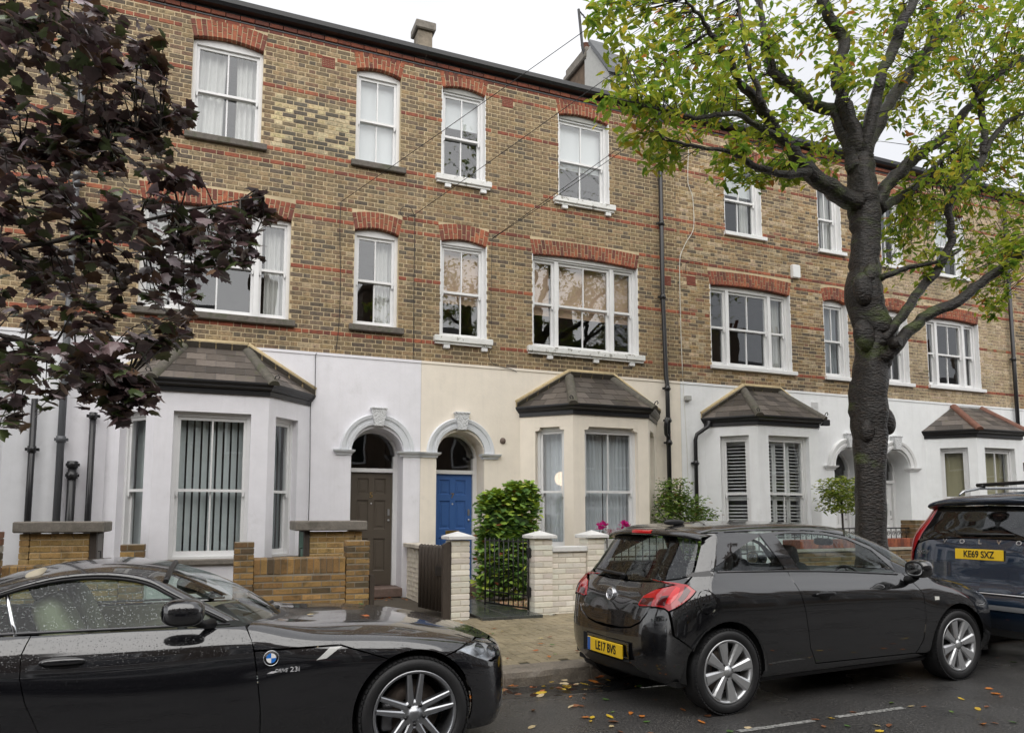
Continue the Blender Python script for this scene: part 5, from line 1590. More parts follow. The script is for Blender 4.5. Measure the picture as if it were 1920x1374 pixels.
for side in (-1, 1):
    nm = {'s': side}
    d_ = panel(bnet, bm, 'door', door_poly, M_paint_blk, side=side)
    panel(bnet, bm, 'front_wing', [sx(.247, .748), sx(.71, .752)] + arcx(a_hood, R(195), 14) + [sx(.775, .245), sx(.292, .245), sx(.285, .45), sx(.262, .64)], M_paint_blk, side=side)
    panel(bnet, bm, 'sill', [sx(-.98, .24), sx(.775, .24), sx(.775, .172), sx(-.98, .172)], M_paint_blk, side=side)
    rarc = arch_loop(-1.37 - X0, AZ, AR, R(-18), R(198), 26)
    panel(bnet, bm, 'rear_wing', [sx(-.82, .885), sx(-.845, .80), sx(-.84, .69), sx(-.81, .57), sx(-.75, .43), sx(-.64, .245), sx(-1.0, .245)] + rarc + [sx(-1.75, .2), sx(-2.18, .3), sx(-2.22, .6), sx(-2.15, .83), sx(-1.37, .905)], M_paint_blk, side=side)
    hl = [sx(1.425, .680), sx(1.50, .709), sx(1.60, .712), sx(1.70, .69), sx(1.765, .645), sx(1.745, .60), sx(1.66, .585), sx(1.56, .622)]
    panel(bnet, bm, 'headlight_bowl', hl, mat('lamp_bowl', (.58, .60, .62), rough=.35, metal=.5, var=.3, vscale=30), side=side, off=-0.03, flange=0)
    h_ = panel(bnet, bm, 'headlight', hl, M_lampglass, side=side, flange=0.0, h=0.03)
    for k, (lx, lz) in enumerate(((1.585, .668), (1.675, .640))):
        P = bnet.p(*bnet.inv('s', lx - X0, lz))[0]; Nn = bnet.n(*bnet.inv('s', lx - X0, lz))[0]
        rf = MB(); 
        q = Vector(Nn); q.y *= side; c = Vector(P); c.y *= side
        rot = q.to_track_quat('Z', 'Y').to_matrix()
        ring = MB(); ring.lathe([(0.040, -0.006), (0.037, -0.016), (0.022, -0.026), (0.0, -0.028)], 'z', 20)
        ring.v = [tuple(rot @ Vector(v) + c) for v in ring.v]
        ring.build('headlight_reflector', mat('lamp_projector', (.12, .125, .13), rough=.15, metal=.5), bm)
panel(bnet, bm, 'bonnet', [sx(.208, .868), sx(.247, .752), sx(.71, .757)] + arcx(a_hood, a_bump, 14) + [sx(1.425, .684), sx(1.50, .713), sx(1.60, .716), ('t', 1.72 - X0, .56), ('t', 1.80 - X0, .36), ('t', 1.835 - X0, .18), ('t', 1.842 - X0, 0.0), ('t', 0.44 - X0, 0.0), ('t', 0.40 - X0, 0.3), ('t', 0.30 - X0, 0.56), ('t', 0.24 - X0, 0.725)], M_paint_blk, side=0)
panel(bnet, bm, 'front_bumper', arcx(a_bump, R(-24), 14) + [sx(1.52, .172), ('uv', bnet.u[-1], 0.0), ('uv', bnet.u[-1], bnet.v[-1]), ('t', 1.846 - X0, 0.0), ('t', 1.838 - X0, .18), ('t', 1.803 - X0, .36), ('t', 1.735 - X0, .56), sx(1.70, .697), sx(1.768, .655), sx(1.748, .596), sx(1.66, .580), sx(1.56, .617), sx(1.427, .676)], M_paint_blk, side=0)
panel(bnet, bm, 'rear_deck', [sx(-1.37, .91), sx(-2.15, .835), ('t', -2.28 - X0, 0.12), ('t', -2.28 - X0, 0.0), ('t', -1.45 - X0, 0.0), ('t', -1.40 - X0, 0.6)], M_paint_blk, side=0)
panel(bnet, bm, 'rear_bumper', [sx(-2.18, .3), sx(-2.22, .6), sx(-2.15, .83), ('t', -2.285 - X0, 0.12), ('uv', 0, bnet.v[-1]), ('uv', 0, 0)], M_paint_blk, side=0)
# greenhouse
def curve(pts, t):
    pts = [np.array(p, float) for p in pts]
    s = np.linspace(0, 1, len(pts))
    return pchip(s, np.array(pts), np.array([t]))[0]
RAIL = [(-1.42, .655, .955), (-1.20, .625, 1.035), (-1.00, .605, 1.10), (-0.75, .592, 1.165), (-0.52, .588, 1.18), (-0.33, .594, 1.155), (-0.22, .604, 1.115)]
ROOFC = [(-1.46, 0, .985), (-1.22, 0, 1.10), (-1.00, 0, 1.175), (-0.75, 0, 1.222), (-0.50, 0, 1.235), (-0.31, 0, 1.215), (-0.205, 0, 1.192)]
HEAD = lambda s: (-0.205 - 0.02 * (2 * s - 1) ** 2, 0.60 * (2 * s - 1), 1.192 - 0.075 * abs(2 * s - 1) ** 2.4)
BASE = lambda s: (0.45 - 0.26 * (2 * s - 1) ** 2, 0.725 * (2 * s - 1), 0.868 + 0.020 * (2 * s - 1) ** 2)
def roof_fn(s, t):
    r_, c = curve(RAIL, t), curve(ROOFC, t)
    q = 2 * s - 1; w = abs(q) ** 2.6
    return (lerp(c[0], r_[0], q * q) - X0, r_[1] * q, lerp(c[2], r_[2], w))
def ws_fn(s, t):
    a, b = HEAD(s), BASE(s); bl = 0.035 * 4 * t * (1 - t)
    return (lerp(a[0], b[0], t) + bl * 0.6 - X0, lerp(a[1], b[1], t), lerp(a[2], b[2], t) + bl)
patch(roof_fn, 26, 40).build('roof', M_paint_blk, bm)
patch(ws_fn, 24, 16).build('windscreen', M_cglass_c, bm)
hd = MB(); hd.tube([(HEAD(k / 20)[0] - X0 + 0.004, HEAD(k / 20)[1], HEAD(k / 20)[2] + 0.004) for k in range(21)], 0.016, 8); hd.build('windscreen_header', M_trim, bm)
BELT = lambda X: (0.772 - 0.0, 0.896)
TOPG = [(-1.34, .930), (-1.20, 1.00), (-1.0, 1.075), (-.87, 1.115), (-.72, 1.143), (-.57, 1.150), (-.42, 1.138), (-.28, 1.100), (-.20, 1.055), (.09, .905)]
tx = np.array([p[0] for p in TOPG]); tz = np.array([[p[1]] for p in TOPG])
def topz(X): return float(pchip(tx, tz, np.array([X]))[0][0])
def gl_y(X, z): return lerp(0.770, 0.618, (z - 0.896) / 0.25) + 0.012 * math.sin(math.pi * min(1, max(0, (z - .896) / .25)))
for side in (-1, 1):
    for (xa, xb, nm) in ((-1.30, -0.905, 'quarter_window'), (-0.885, 0.075, 'door_window')):
        mb = MB(); rows = []
        for j in range(9):
            row = []
            for i in range(31):
                X = lerp(xa, xb, i / 30)
                lean = 0.0
                zt = topz(X); z = lerp(0.885, zt, j / 8)
                Xl = X + (-(z - 0.895) * 0.37 if i in (0,) and nm == 'door_window' else 0) * 0
                row.append((X - 0.36 * (z - 0.90) * (1 - i / 30) * (1 if nm == 'door_window' else 0) + (-0.36 * (z - 0.9) * (i / 30) if nm == 'quarter_window' else 0) - X0, side * gl_y(X, z), z))
            rows.append(row)
        mb.strip(rows, smooth=True); mb.build(nm, M_cglass, bm)
    dv = MB(); dv.tube([(-0.893 - 0.36 * (z - .9) - X0, side * (gl_y(-.9, z) + 0.003), z) for z in (.885, .95, 1.03, 1.10)], 0.011, 6); dv.build('window_divider', M_chrome, bm)
    # cant rail and screen pillar, painted, with a black seal below
    prof = []
    path = [np.array(curve(RAIL, t)) for t in np.linspace(0, 1, 26)]
    rail = MB(); seal = MB(); rows = []; rs = []
    for q in path:
        zt = topz(q[0]); yg = gl_y(q[0], zt)
        a = np.array([q[0], q[1], q[2]]); b = np.array([q[0], yg + 0.016, zt + 0.012]); mid = (a + b) / 2 + np.array([0, 0.014, 0.012])
        rows.append([(p[0] - X0, side * p[1], p[2]) for p in (a, a * .6 + mid * .4 + np.array([0, .003, .003]), mid, b * .6 + mid * .4 + np.array([0, .003, 0]), b, b - np.array([0, .02, .0]))])
        rs.append((q[0] - X0, side * (yg + 0.008), zt + 0.003))
    for t in np.linspace(0.06, 1, 14):
        X = lerp(-0.20, 0.10, t); zt = topz(X); yg = gl_y(X, zt)
        i_ = HEAD(1.0); b_ = BASE(1.0)
        a = np.array([lerp(i_[0], b_[0], t), lerp(i_[1], b_[1], t), lerp(i_[2], b_[2], t)]) + np.array([0.0, 0.0, .004])
        b = np.array([X, yg + 0.016, zt + 0.012]); mid = (a + b) / 2 + np.array([0, 0.016, 0.010])
        rows.append([(p[0] - X0, side * p[1], p[2]) for p in (a, a * .6 + mid * .4 + np.array([0, .003, .003]), mid, b * .6 + mid * .4 + np.array([0, .003, 0]), b, b - np.array([0, .02, .0]))])
        rs.append((X - X0, side * (yg + 0.008), zt + 0.003))
    rail.strip(rows, smooth=True); rail.build('cant_rail', M_paint_blk, bm)
    seal.tube(rs, 0.011, 6); seal.build('window_seal', M_trim, bm)
    ws = MB(); ws.tube([(X - X0, side * 0.776, 0.895 - 0.002 * X) for X in np.linspace(-1.34, 0.12, 12)], 0.009, 6); ws.build('waist_trim', mat('satin_trim', (0.10, 0.10, 0.105), rough=0.3, metal=0.6), bm)
    # mirror
    mr = blob((-0.115 - X0, side * 0.965, 0.985), (0.105, 0.095, 0.070), 0.7, 0.75, 24, 14)
    mo = mr.build('door_mirror', M_paint_blk, bm)
    am = MB(); am.tube([(-0.06 - X0, side * 0.93, 0.935), (-0.015 - X0, side * 0.85, 0.905), (0.03 - X0, side * 0.79, 0.90)], [0.03, 0.022, 0.03], 8); am.build('mirror_arm', M_trim, mo)
    gm = MB(); gm.lathe([(0.0, 0), (0.055, 0.0)], 'x', 18, (-0.221 - X0, side * 0.965, 0.985)); gm.build('mirror_glass', M_chrome, mo)
    # handle
    P = bnet.p(*bnet.inv('s', -0.67 - X0, .757))[0]
    hc = blob((P[0], side * (P[1] - 0.004), P[2] - 0.016), (0.115, 0.012, 0.042), 0.9, 0.9, 20, 10); hc.build('handle_recess', M_gloss, bm)
    hd_ = blob((P[0] + 0.012, side * (P[1] + 0.014), P[2] + 0.004), (0.098, 0.014, 0.016), 0.7, 0.8, 20, 10); hd_.build('door_handle', M_paint_blk, bm)
    # emblem, lettering and indicator on the wing
    u_, v_ = bnet.inv('s', .335 - X0, .708); P = bnet.p(u_, v_)[0]; Nn = Vector(bnet.n(u_, v_)[0])
    if side == -1:
        eb = empty('emblem', (P[0], -P[1] - 0.001, P[2]), 0, bm); eb.rotation_euler = (R(-8), 0, 0)
        mb = MB(); mb.lathe([(0.0, -0.003), (0.040, -0.003), (0.042, 0.003)], 'y', 32); mb.build('emblem_ring', M_gloss, eb)
        mb = MB(); mb.lathe([(0.0415, -0.002), (0.040, -0.005), (0.038, -0.003)], 'y', 32); mb.build('emblem_rim', M_chrome, eb)
        for k in range(4):
            mb = MB(); n = 8
            ps = [(0, -0.0045, 0)] + [(0.026 * math.cos(a), -0.0045, 0.026 * math.sin(a)) for a in [math.pi / 2 * (k + q / n) for q in range(n + 1)]]
            mb.add(ps, [tuple(range(len(ps)))]); mb.build('emblem_quarter', mat('emblem_blue', (0.02, 0.16, 0.55), rough=0.2) if k in (1, 3) else mat('emblem_white', (0.8, 0.8, 0.8), rough=0.2), eb)
        for ch, a in (('B', 122), ('M', 90), ('W', 58)):
            text(None, ch, (0.0325 * math.cos(R(a)), -0.0045, 0.0325 * math.sin(R(a))), 0.0135, M_chrome, eb, rot=(R(90), 0, 0), depth=0.0006, world=False, name='emblem_letter')
        P = bnet.p(*bnet.inv('s', .40 - X0, .640))[0]
        sl = MB(); sl.prism([(-0.085, 0, -0.012), (-0.05, 0, -0.012), (-0.03, 0, -0.001), (-0.062, 0, -0.001)], (0, -0.002, 0)); 
        lt = empty('model_badge', (P[0], -P[1] - 0.004, P[2]), 0, bm); lt.rotation_euler = (R(4), 0, 0)
        M_bw = mat('badge_silver', (.72, .72, .74), rough=.3); sl.build('badge_bar', M_bw, lt)
        text(None, 'DRIVE', (-0.012, 0, -0.001), 0.028, M_bw, lt, depth=0.001, world=False, shear=0.3, name='lettering', sx=0.9)
        text(None, '23i', (0.062, 0, 0.001), 0.038, M_bw, lt, depth=0.001, world=False, name='lettering', sx=1.15)
    vp = [sx(.572, .680), sx(.632, .684), sx(.722, .748), sx(.650, .748)]
    panel(bnet, bm, 'side_vent', vp, mat('vent_lens', (0.62, 0.62, 0.60), rough=0.15, spec=0.7, coat=0.5), side=side, off=0.002, flange=0.004, h=0.02)
    panel(bnet, bm, 'fog_light', [sx(1.735, .285), sx(1.80, .285), sx(1.805, .385), sx(1.775, .40), sx(1.75, .345)], M_reflector, side=side, off=0.003, flange=0.006, h=0.02)
    wheel(bm, hub - X0, side * 0.785, 0.330, 0.246, 0.225, side, 'twin')
    wheel(bm, -1.37 - X0, side * 0.785, 0.330, 0.246, 0.245, side, 'twin')
    arch_liner(bm, hub - X0, AZ, AR + 0.004, side * 0.80, side * 0.56)
    arch_liner(bm, -1.37 - X0, AZ, AR + 0.004, side * 0.80, side * 0.56)
# wipers
for k, (xa, ya, xb, yb) in enumerate(((0.44, 0.05, 0.20, -0.52), (0.43, 0.42, 0.36, -0.10))):
    mb = MB(); mb.tube([(xa - X0, ya, .885), (lerp(xa, xb, .5) - X0, lerp(ya, yb, .5), .905), (xb - X0, yb, .91)], [0.014, 0.010, 0.007], 6); mb.build('wiper', M_trim, bm)
mb = MB(); rows = [[(BASE(k / 20)[0] - X0 + d, BASE(k / 20)[1] * (1 + e), BASE(k / 20)[2] - .004 + zz) for k in range(21)] for d, e, zz in ((-0.01, 0, .004), (0.03, 0.01, -.002), (0.06, 0.01, -.02))]; mb.strip(rows, smooth=True); mb.build('scuttle', M_trim, bm)
# cabin
mb = MB(); mb.box(-1.35 - X0, .55 - X0, -0.70, 0.70, .22, .26); mb.box(-1.38 - X0, -1.30 - X0, -.66, .66, .24, .93); mb.build('cabin_floor', M_dash, bm)
db = patch(lambda s, t: (lerp(0.40, 0.02, t) - 0.22 * (2 * s - 1) ** 2 * (1 - t) - X0, lerp(-.70, .70, s), lerp(.865, .83, t ** 2)), 16, 8); db.build('dashboard', M_dash, bm)
mb = MB(); mb.box(0.02 - X0, 0.05 - X0, -.70, .70, .35, .83); mb.build('dashboard_face', M_dash, bm)
for side in (-1, 1):
    mb = MB(); mb.box(-.84 - X0, .22 - X0, side * .70, side * .735, .25, .87); mb.build('door_card', M_leather if side > 0 else M_dash, bm)
    seat(bm, -0.33 - X0, side * 0.36, M_leather, R(24), 0.95)
steering(bm, -0.10 - X0, -0.36, 0.76)
tn = MB(); tn.box(-0.9 - X0, 0.1 - X0, -0.12, 0.12, 0.26, 0.56); tn.build('centre_tunnel', M_leather, bm)
# ---------------------------------------------------------------- black hatchback (right of centre)
PHI = R(3.6); HW = 0.84
dxv, dyv = Vector((math.cos(PHI), math.sin(PHI), 0)), Vector((-math.sin(PHI), math.cos(PHI), 0))
cs = empty('parked_car', Vector((3.68, 4.68, 0)) + dyv * HW, PHI); tag(cs, 'black three-door hatchback with red rear lamps parked by the cream house', 'car', 'cars parked along the kerb')
# columns: 0 bottom 1 low 2 mid 3 upper 4 shoulder 5 belt 6 glass 7 rail 8 roof 9 centre
hwj = [.74, .80, .835, .845, .835, .755, .70, .628, .33, 0]
xrj = [-.46, -.535, -.565, -.555, -.505, -.37, -.235, -.09, .18, .36]
zrj = [.235, .31, .44, .62, .84, .985, 1.165, 1.345, 1.412, 1.425]
xsj = [-.10, -.08, -.05, -.03, -.02, .02, .08, .14, .28, .39]
zsj = [.20, .31, .48, .66, .88, 1.045, 1.21, 1.372, 1.425, 1.435]
C_ = []
for th in (0, 28, 50, 68, 80, 90):
    t = R(th); row = []
    for j in range(10):
        e = 2 / 3.4 if j < 5 else 2 / 3.0
        w = math.sin(t) ** e if th else 0.0; c = math.cos(t) ** e if th < 90 else 0.0
        y = hwj[j] * w; x = xsj[j] - (xsj[j] - xrj[j]) * c
        z = lerp(zrj[j], zsj[j], smooth01(th / 90))
        row.append((x, y, z))
    C_.append(row)
def cst(x, y, z): C_.append([(x, a, b) for a, b in zip(y, z)])
cst(0.40, [.74, .815, .845, .852, .84, .755, .70, .625, .34, 0], [.19, .30, .48, .66, .875, 1.035, 1.215, 1.388, 1.428, 1.443])
cst(0.80, [.74, .81, .84, .848, .838, .755, .70, .625, .34, 0], [.19, .30, .48, .66, .865, 1.022, 1.21, 1.392, 1.432, 1.447])
cst(1.20, [.74, .81, .84, .847, .838, .755, .70, .623, .34, 0], [.19, .30, .48, .655, .855, 1.005, 1.195, 1.382, 1.426, 1.442])
cst(1.55, [.74, .81, .84, .847, .838, .755, .702, .625, .34, 0], [.19, .30, .48, .65, .845, .990, 1.17, 1.345, 1.402, 1.422])
cst(1.85, [.74, .81, .84, .847, .838, .757, .705, .635, .34, 0], [.19, .30, .48, .645, .835, .975, 1.125, 1.262, 1.335, 1.362])
cst(2.15, [.74, .81, .84, .848, .838, .76, .715, .658, .35, 0], [.19, .30, .48, .64, .825, .955, 1.055, 1.145, 1.225, 1.255])
cst(2.42, [.74, .81, .845, .85, .83, .775, .735, .68, .36, 0], [.19, .30, .48, .64, .815, .925, .965, 1.005, 1.105, 1.14])
cst(2.60, [.74, .815, .85, .855, .83, .765, .70, .60, .36, 0], [.19, .30, .48, .64, .80, .893, .925, .95, 1.02, 1.06])
cst(2.80, [.73, .815, .85, .855, .825, .745, .66, .54, .33, 0], [.19, .30, .48, .64, .785, .868, .895, .918, .955, .975])
cst(3.05, [.72, .80, .84, .84, .80, .715, .62, .50, .30, 0], [.19, .30, .47, .62, .755, .830, .86, .882, .905, .915])
cst(3.30, [.66, .74, .775, .77, .725, .64, .56, .44, .26, 0], [.185, .29, .45, .58, .70, .765, .795, .815, .838, .848])
cst(3.48, [.52, .60, .63, .62, .58, .51, .44, .35, .20, 0], [.185, .28, .42, .53, .63, .685, .712, .732, .752, .76])
cst(3.58, [.32, .38, .40, .39, .37, .33, .28, .22, .13, 0], [.19, .27, .38, .47, .55, .60, .625, .64, .655, .66])
cst(3.615, [.02, .02, .02, .02, .02, .02, .02, .015, .01, 0], [.20, .27, .36, .44, .51, .555, .58, .595, .605, .61])
cn = Net(C_, 3)
s_ = lambda x, z: ('s', x, z)
r_ = lambda y, z: ('r', y, z)
WR, WF_, WZ = 0.0, 2.73, 0.318
RAr, RAf = 0.372, 0.375
uC = lambda v: ('uv', 0.0, v)
def vz(z):   # v on the rear centre line at height z
    k = np.argmin(np.abs(cn.G[0, :, 2] - z)); return cn.qv[k]
# window and lamp outlines (from the photograph)
q_glass = [s_(-.09, 1.066), s_(.06, 1.135), s_(.22, 1.212), s_(.38, 1.278), s_(.515, 1.322), s_(.585, 1.315), s_(.69, 1.053)]
d_glass = [s_(.69, 1.332), s_(.80, 1.345), s_(1.0, 1.345), s_(1.26, 1.328), s_(1.53, 1.284), s_(1.80, 1.185), s_(2.02, .995), s_(1.96, .985), s_(.865, 1.042)]
tri = [s_(2.00, 1.085), s_(2.38, .945), s_(2.03, .985)]
lamp_b = [r_(.655, .795), s_(-.44, .775), s_(-.37, .83), s_(-.26, .925), s_(-.28, .965), s_(-.36, .985), r_(.655, .962), r_(.605, .945), r_(.575, .80)]
lamp_t = [r_(.57, .80), r_(.60, .942), r_(.50, .915), r_(.425, .865), r_(.395, .80), r_(.415, .788)]
tg_side = [r_(.585, .955), r_(.50, .918), r_(.42, .87), r_(.387, .80), r_(.41, .782), r_(.52, .79)]
for side in (-1, 1):
    # quarter panel up to the roof rail
    panel(cn, cs, 'quarter_panel',
          [s_(.50, 1.352), s_(.715, 1.04), s_(.80, .72), s_(.85, .43), s_(.93, .30), s_(.93, .235), s_(.36, .235)] + arch_loop(WR, WZ, RAr, R(-8), R(150), 18) +
          [s_(-.43, .60), s_(-.437, .772), s_(-.37, .826), s_(-.258, .922), s_(-.278, .968), s_(-.36, .988), r_(.70, .968), r_(.695, 1.03), r_(.67, 1.12), r_(.63, 1.25), r_(.60, 1.318), s_(-.02, 1.352), s_(.25, 1.362)],
          M_paint_blk2, holes=[q_glass, [s_(-.19 + .078 * math.cos(a), .845 + .088 * math.sin(a)) for a in [2 * math.pi * k / 20 for k in range(20)]]], side=side)
    fc = panel(cn, cs, 'fuel_flap', [s_(-.19 + .078 * math.cos(a), .845 + .088 * math.sin(a)) for a in [2 * math.pi * k / 20 for k in range(20)]], M_paint_blk2, side=side)
    panel(cn, cs, 'window_blade', [s_(-.09, 1.075), s_(-.20, 1.060), s_(-.27, 1.022), s_(-.05, 1.030)], M_gloss, side=side, off=.002, flange=.003, h=.03)
    panel(cn, cs, 'quarter_window', q_glass, M_cglass_c, side=side, gap=0.001, flange=0, off=-0.004)
    dp = [s_(.50, 1.352), s_(.715, 1.04), s_(.80, .72), s_(.85, .43), s_(.93, .30), s_(2.16, .285), s_(2.235, .40), s_(2.262, .60), s_(2.25, .80), s_(2.17, .90), s_(2.01, 1.095), s_(1.80, 1.225), s_(1.53, 1.312), s_(1.26, 1.352), s_(1.0, 1.365), s_(.75, 1.366)]
    panel(cn, cs, 'door', dp, M_paint_blk2, holes=[d_glass], side=side)
    panel(cn, cs, 'door_window', d_glass, M_cglass_c, side=side, gap=0.001, flange=0, off=-0.004)
    panel(cn, cs, 'pillar_window', tri, M_cglass_d, side=side, gap=0.002, flange=0.004, off=0.0015)
    panel(cn, cs, 'front_wing', [s_(2.165, .285), s_(2.24, .40), s_(2.267, .60), s_(2.255, .80), s_(2.175, .903), s_(2.02, 1.09), s_(2.40, .94), s_(2.60, .885), s_(2.80, .862), s_(3.02, .822), s_(3.10, .80), s_(3.20, .70), s_(3.24, .62)] + [s_(WF_ + RAf * math.cos(a), WZ + RAf * math.sin(a)) for a in [R(lerp(48, 188, k / 16)) for k in range(17)]], M_paint_blk2, side=side, gap=0.002)
    panel(cn, cs, 'sill', [s_(.37, .235), s_(2.36, .235), s_(2.16, .282), s_(.93, .297), s_(.93, .24)], M_paint_blk2, side=side)
    panel(cn, cs, 'sill_skirt', [s_(.38, .232), s_(2.35, .232), s_(2.33, .195), s_(.38, .195)], M_trim, side=side)
    # lamps
    panel(cn, cs, 'rear_lamp', lamp_b, M_redlens, side=side, gap=0.002, off=0.010, flange=0.016, h=0.025)
    panel(cn, cs, 'rear_lamp_inner', lamp_t, M_redlens, side=side, gap=0.002, off=0.010, flange=0.016, h=0.025)
    panel(cn, cs, 'rear_lamp_smoke', [s_(-.29, .925), s_(-.30, .955), s_(-.385, .86), s_(-.375, .838)], M_darklens, side=side, gap=0.001, off=0.0125, flange=0.002, h=0.02)
    panel(cn, cs, 'reversing_lamp', [r_(.585, .812), r_(.60, .875), r_(.655, .885), r_(.655, .812)], M_darklens, side=side, gap=0.001, off=0.0125, flange=0.002, h=0.02)
    panel(cn, cs, 'reversing_lamp', [r_(.41, .802), r_(.43, .85), r_(.545, .86), r_(.535, .802)], M_darklens, side=side, gap=0.001, off=0.0125, flange=0.002, h=0.02)
    panel(cn, cs, 'brake_lamp', [r_(.66, .83), r_(.66, .945), s_(-.36, .965), s_(-.33, .94), s_(-.43, .82)], M_brightred, side=side, gap=0.001, off=0.012, flange=0.002, h=0.02)
    # belt moulding, handle, mirror, headlight
    bl = MB(); bl.tube([tuple(np.array([1, side, 1]) * (cn.p(*cn.inv('s', x, z))[0] + cn.n(*cn.inv('s', x, z))[0] * 0.004)) for x, z in ((-.02, 1.058), (.3, 1.053), (.7, 1.044), (1.1, 1.03), (1.5, 1.008), (1.95, .978), (2.03, .972))], 0.0075, 6); bl.build('waist_trim', mat('satin_trim'), cs)
    P = cn.p(*cn.inv('s', 1.03, .852))[0]
    blob((P[0], side * (P[1] - .002), P[2] - .02), (.075, .012, .045), .9, .9, 20, 10).build('handle_recess', M_gloss, cs)
    blob((P[0] - .01, side * (P[1] + .022), P[2]), (.115, .014, .018), .6, .7, 20, 10).build('door_handle', M_gloss, cs)
    mo = blob((2.045, side * .965, 1.035), (.085, .105, .078), .75, .75, 24, 14).build('door_mirror', M_paint_blk2, cs)
    gm = MB(); gm.add([(1.972, side * (.965 + .078 * math.copysign(abs(math.cos(a)) ** .7, math.cos(a))), 1.035 + .057 * math.copysign(abs(math.sin(a)) ** .7, math.sin(a))) for a in [2 * math.pi * k / 28 for k in range(28)]], [tuple(range(28))]); gm.build('mirror_glass', M_chrome, mo)
    mr_ = MB(); mr_.tube([(1.976, side * (.965 + .080 * math.copysign(abs(math.cos(a)) ** .7, math.cos(a))), 1.035 + .059 * math.copysign(abs(math.sin(a)) ** .7, math.sin(a))) for a in [2 * math.pi * k / 28 for k in range(29)]], .009, 6); mr_.build('mirror_rim', M_trim, mo)
    am = MB(); am.tube([(2.05, side * .92, .965), (2.08, side * .86, .93), (2.10, side * .80, .925)], [.035, .03, .04], 8); am.build('mirror_foot', M_trim, mo)
    hl = [s_(3.04, .82), s_(3.15, .80), s_(3.27, .765), s_(3.38, .70), s_(3.42, .62), s_(3.34, .615), s_(3.22, .68)]
    panel(cn, cs, 'headlight', hl, M_lampglass, side=side, flange=0, off=0.006, h=0.03)
    panel(cn, cs, 'headlight_bowl', hl, M_reflector, side=side, flange=0, off=-0.02, h=0.03)
    panel(cn, cs, 'indicator', [s_(2.40, .735), s_(2.46, .735), s_(2.465, .768), s_(2.405, .772)], mat('clear_lens', (0.75, 0.75, 0.7), rough=0.1, spec=0.7), side=side, off=0.004, flange=0.006, h=0.02)
    wheel(cs, WR, side * .735, .318, .232, .205, side, 'blade')
    wheel(cs, WF_, side * .735, .318, .232, .205, side, 'blade')
    arch_liner(cs, WR, WZ, RAr + .004, side * .79, side * .52)
    arch_liner(cs, WF_, WZ, RAf + .004, side * .79, side * .52)
    lip = MB(); lip.strip([[(WR + rr * math.cos(a), side * yy, WZ + rr * math.sin(a)) for a in [R(lerp(-4, 152, k / 24)) for k in range(25)]] for rr, yy in ((RAr - .002, .80), (RAr + .004, .838), (RAr + .02, .842))], smooth=True); lip.build('arch_lip', M_paint_blk2, cs)
# rear bumper, tailgate, glass
tgb = [r_(.52, .785), r_(.50, .74), r_(.44, .665), r_(.33, .615), r_(.17, .592)]
panel(cn, cs, 'rear_bumper', [uC(0.0)] + [uC(vz(.585))] + list(reversed(tgb)) + [r_(.575, .793), r_(.655, .787), s_(-.445, .768), s_(-.437, .60)] + arch_loop(WR, WZ, RAr, R(150), R(197), 8) + [s_(-.34, .205), ('uv', cn.inv('s', -.2, .2)[0] * 0.75, 0.0)], M_paint_blk2, side=0)
panel(cn, cs, 'tailgate', [uC(vz(.60))] + list(reversed([(a, b, c + .008) for a, b, c in tgb])) + [r_(.41, .785), r_(.385, .80), r_(.417, .872), r_(.50, .925), r_(.595, .957), r_(.685, .968), r_(.688, 1.03), r_(.63, 1.005), r_(.45, .972), r_(.2, .957), uC(vz(.955))], M_paint_blk2, side=0)
panel(cn, cs, 'rear_window', [uC(vz(.962)), r_(.2, .964), r_(.45, .979), r_(.63, 1.012), r_(.685, 1.035), r_(.66, 1.12), r_(.622, 1.23), r_(.592, 1.305), r_(.3, 1.315), uC(vz(1.318))], glass_mat('rear_glass', (0.45, 0.50, 0.48), 0.9, drops=0.12, base=0.06), side=0, flange=0.006)
# roof and spoiler, windscreen, bonnet, front bumper
NVm = cn.v[-1]
panel(cn, cs, 'roof', [('uv', 0.0, vz(1.36)), r_(.3, 1.352), r_(.58, 1.342), s_(-.02, 1.356), s_(.25, 1.366), s_(.50, 1.372), s_(.75, 1.372), s_(1.0, 1.371), s_(1.26, 1.358), s_(1.50, 1.325), ('t', 1.62, .5), ('t', 1.70, .25), ('t', 1.72, 0.0), ('uv', cn.inv('t', 1.2, 0.0)[0], NVm), ('uv', cn.inv('t', .5, 0.0)[0], NVm), ('uv', 0.0, NVm)], M_paint_blk2, side=0, gap=0.002)
panel(cn, cs, 'windscreen', [('t', 1.725, 0.0), ('t', 1.705, .25), ('t', 1.63, .5), s_(1.56, 1.315), s_(1.80, 1.235), s_(2.02, 1.10), s_(2.40, .95), ('t', 2.62, .55), ('t', 2.78, .3), ('t', 2.82, 0.0)], M_cglass_c, side=0, gap=0.001, flange=0)
panel(cn, cs, 'bonnet', [('t', 2.825, 0.0), ('t', 2.785, .3), ('t', 2.63, .55), s_(2.42, .945), s_(2.60, .892), s_(2.80, .868), s_(3.02, .828), s_(3.15, .805), ('t', 3.35, .45), ('t', 3.45, .25), ('t', 3.48, 0.0)], M_paint_blk2, side=0)
panel(cn, cs, 'front_bumper', [('t', 3.485, 0.0), ('t', 3.455, .25), ('t', 3.36, .45), s_(3.16, .805), s_(3.24, .625)] + [s_(WF_ + RAf * math.cos(a), WZ + RAf * math.sin(a)) for a in [R(lerp(46, -20, k / 10)) for k in range(11)]] + [('uv', cn.u[-1], 0.0), ('uv', cn.u[-1], NVm)], M_paint_blk2, side=0)
sp = MB(); rows = []
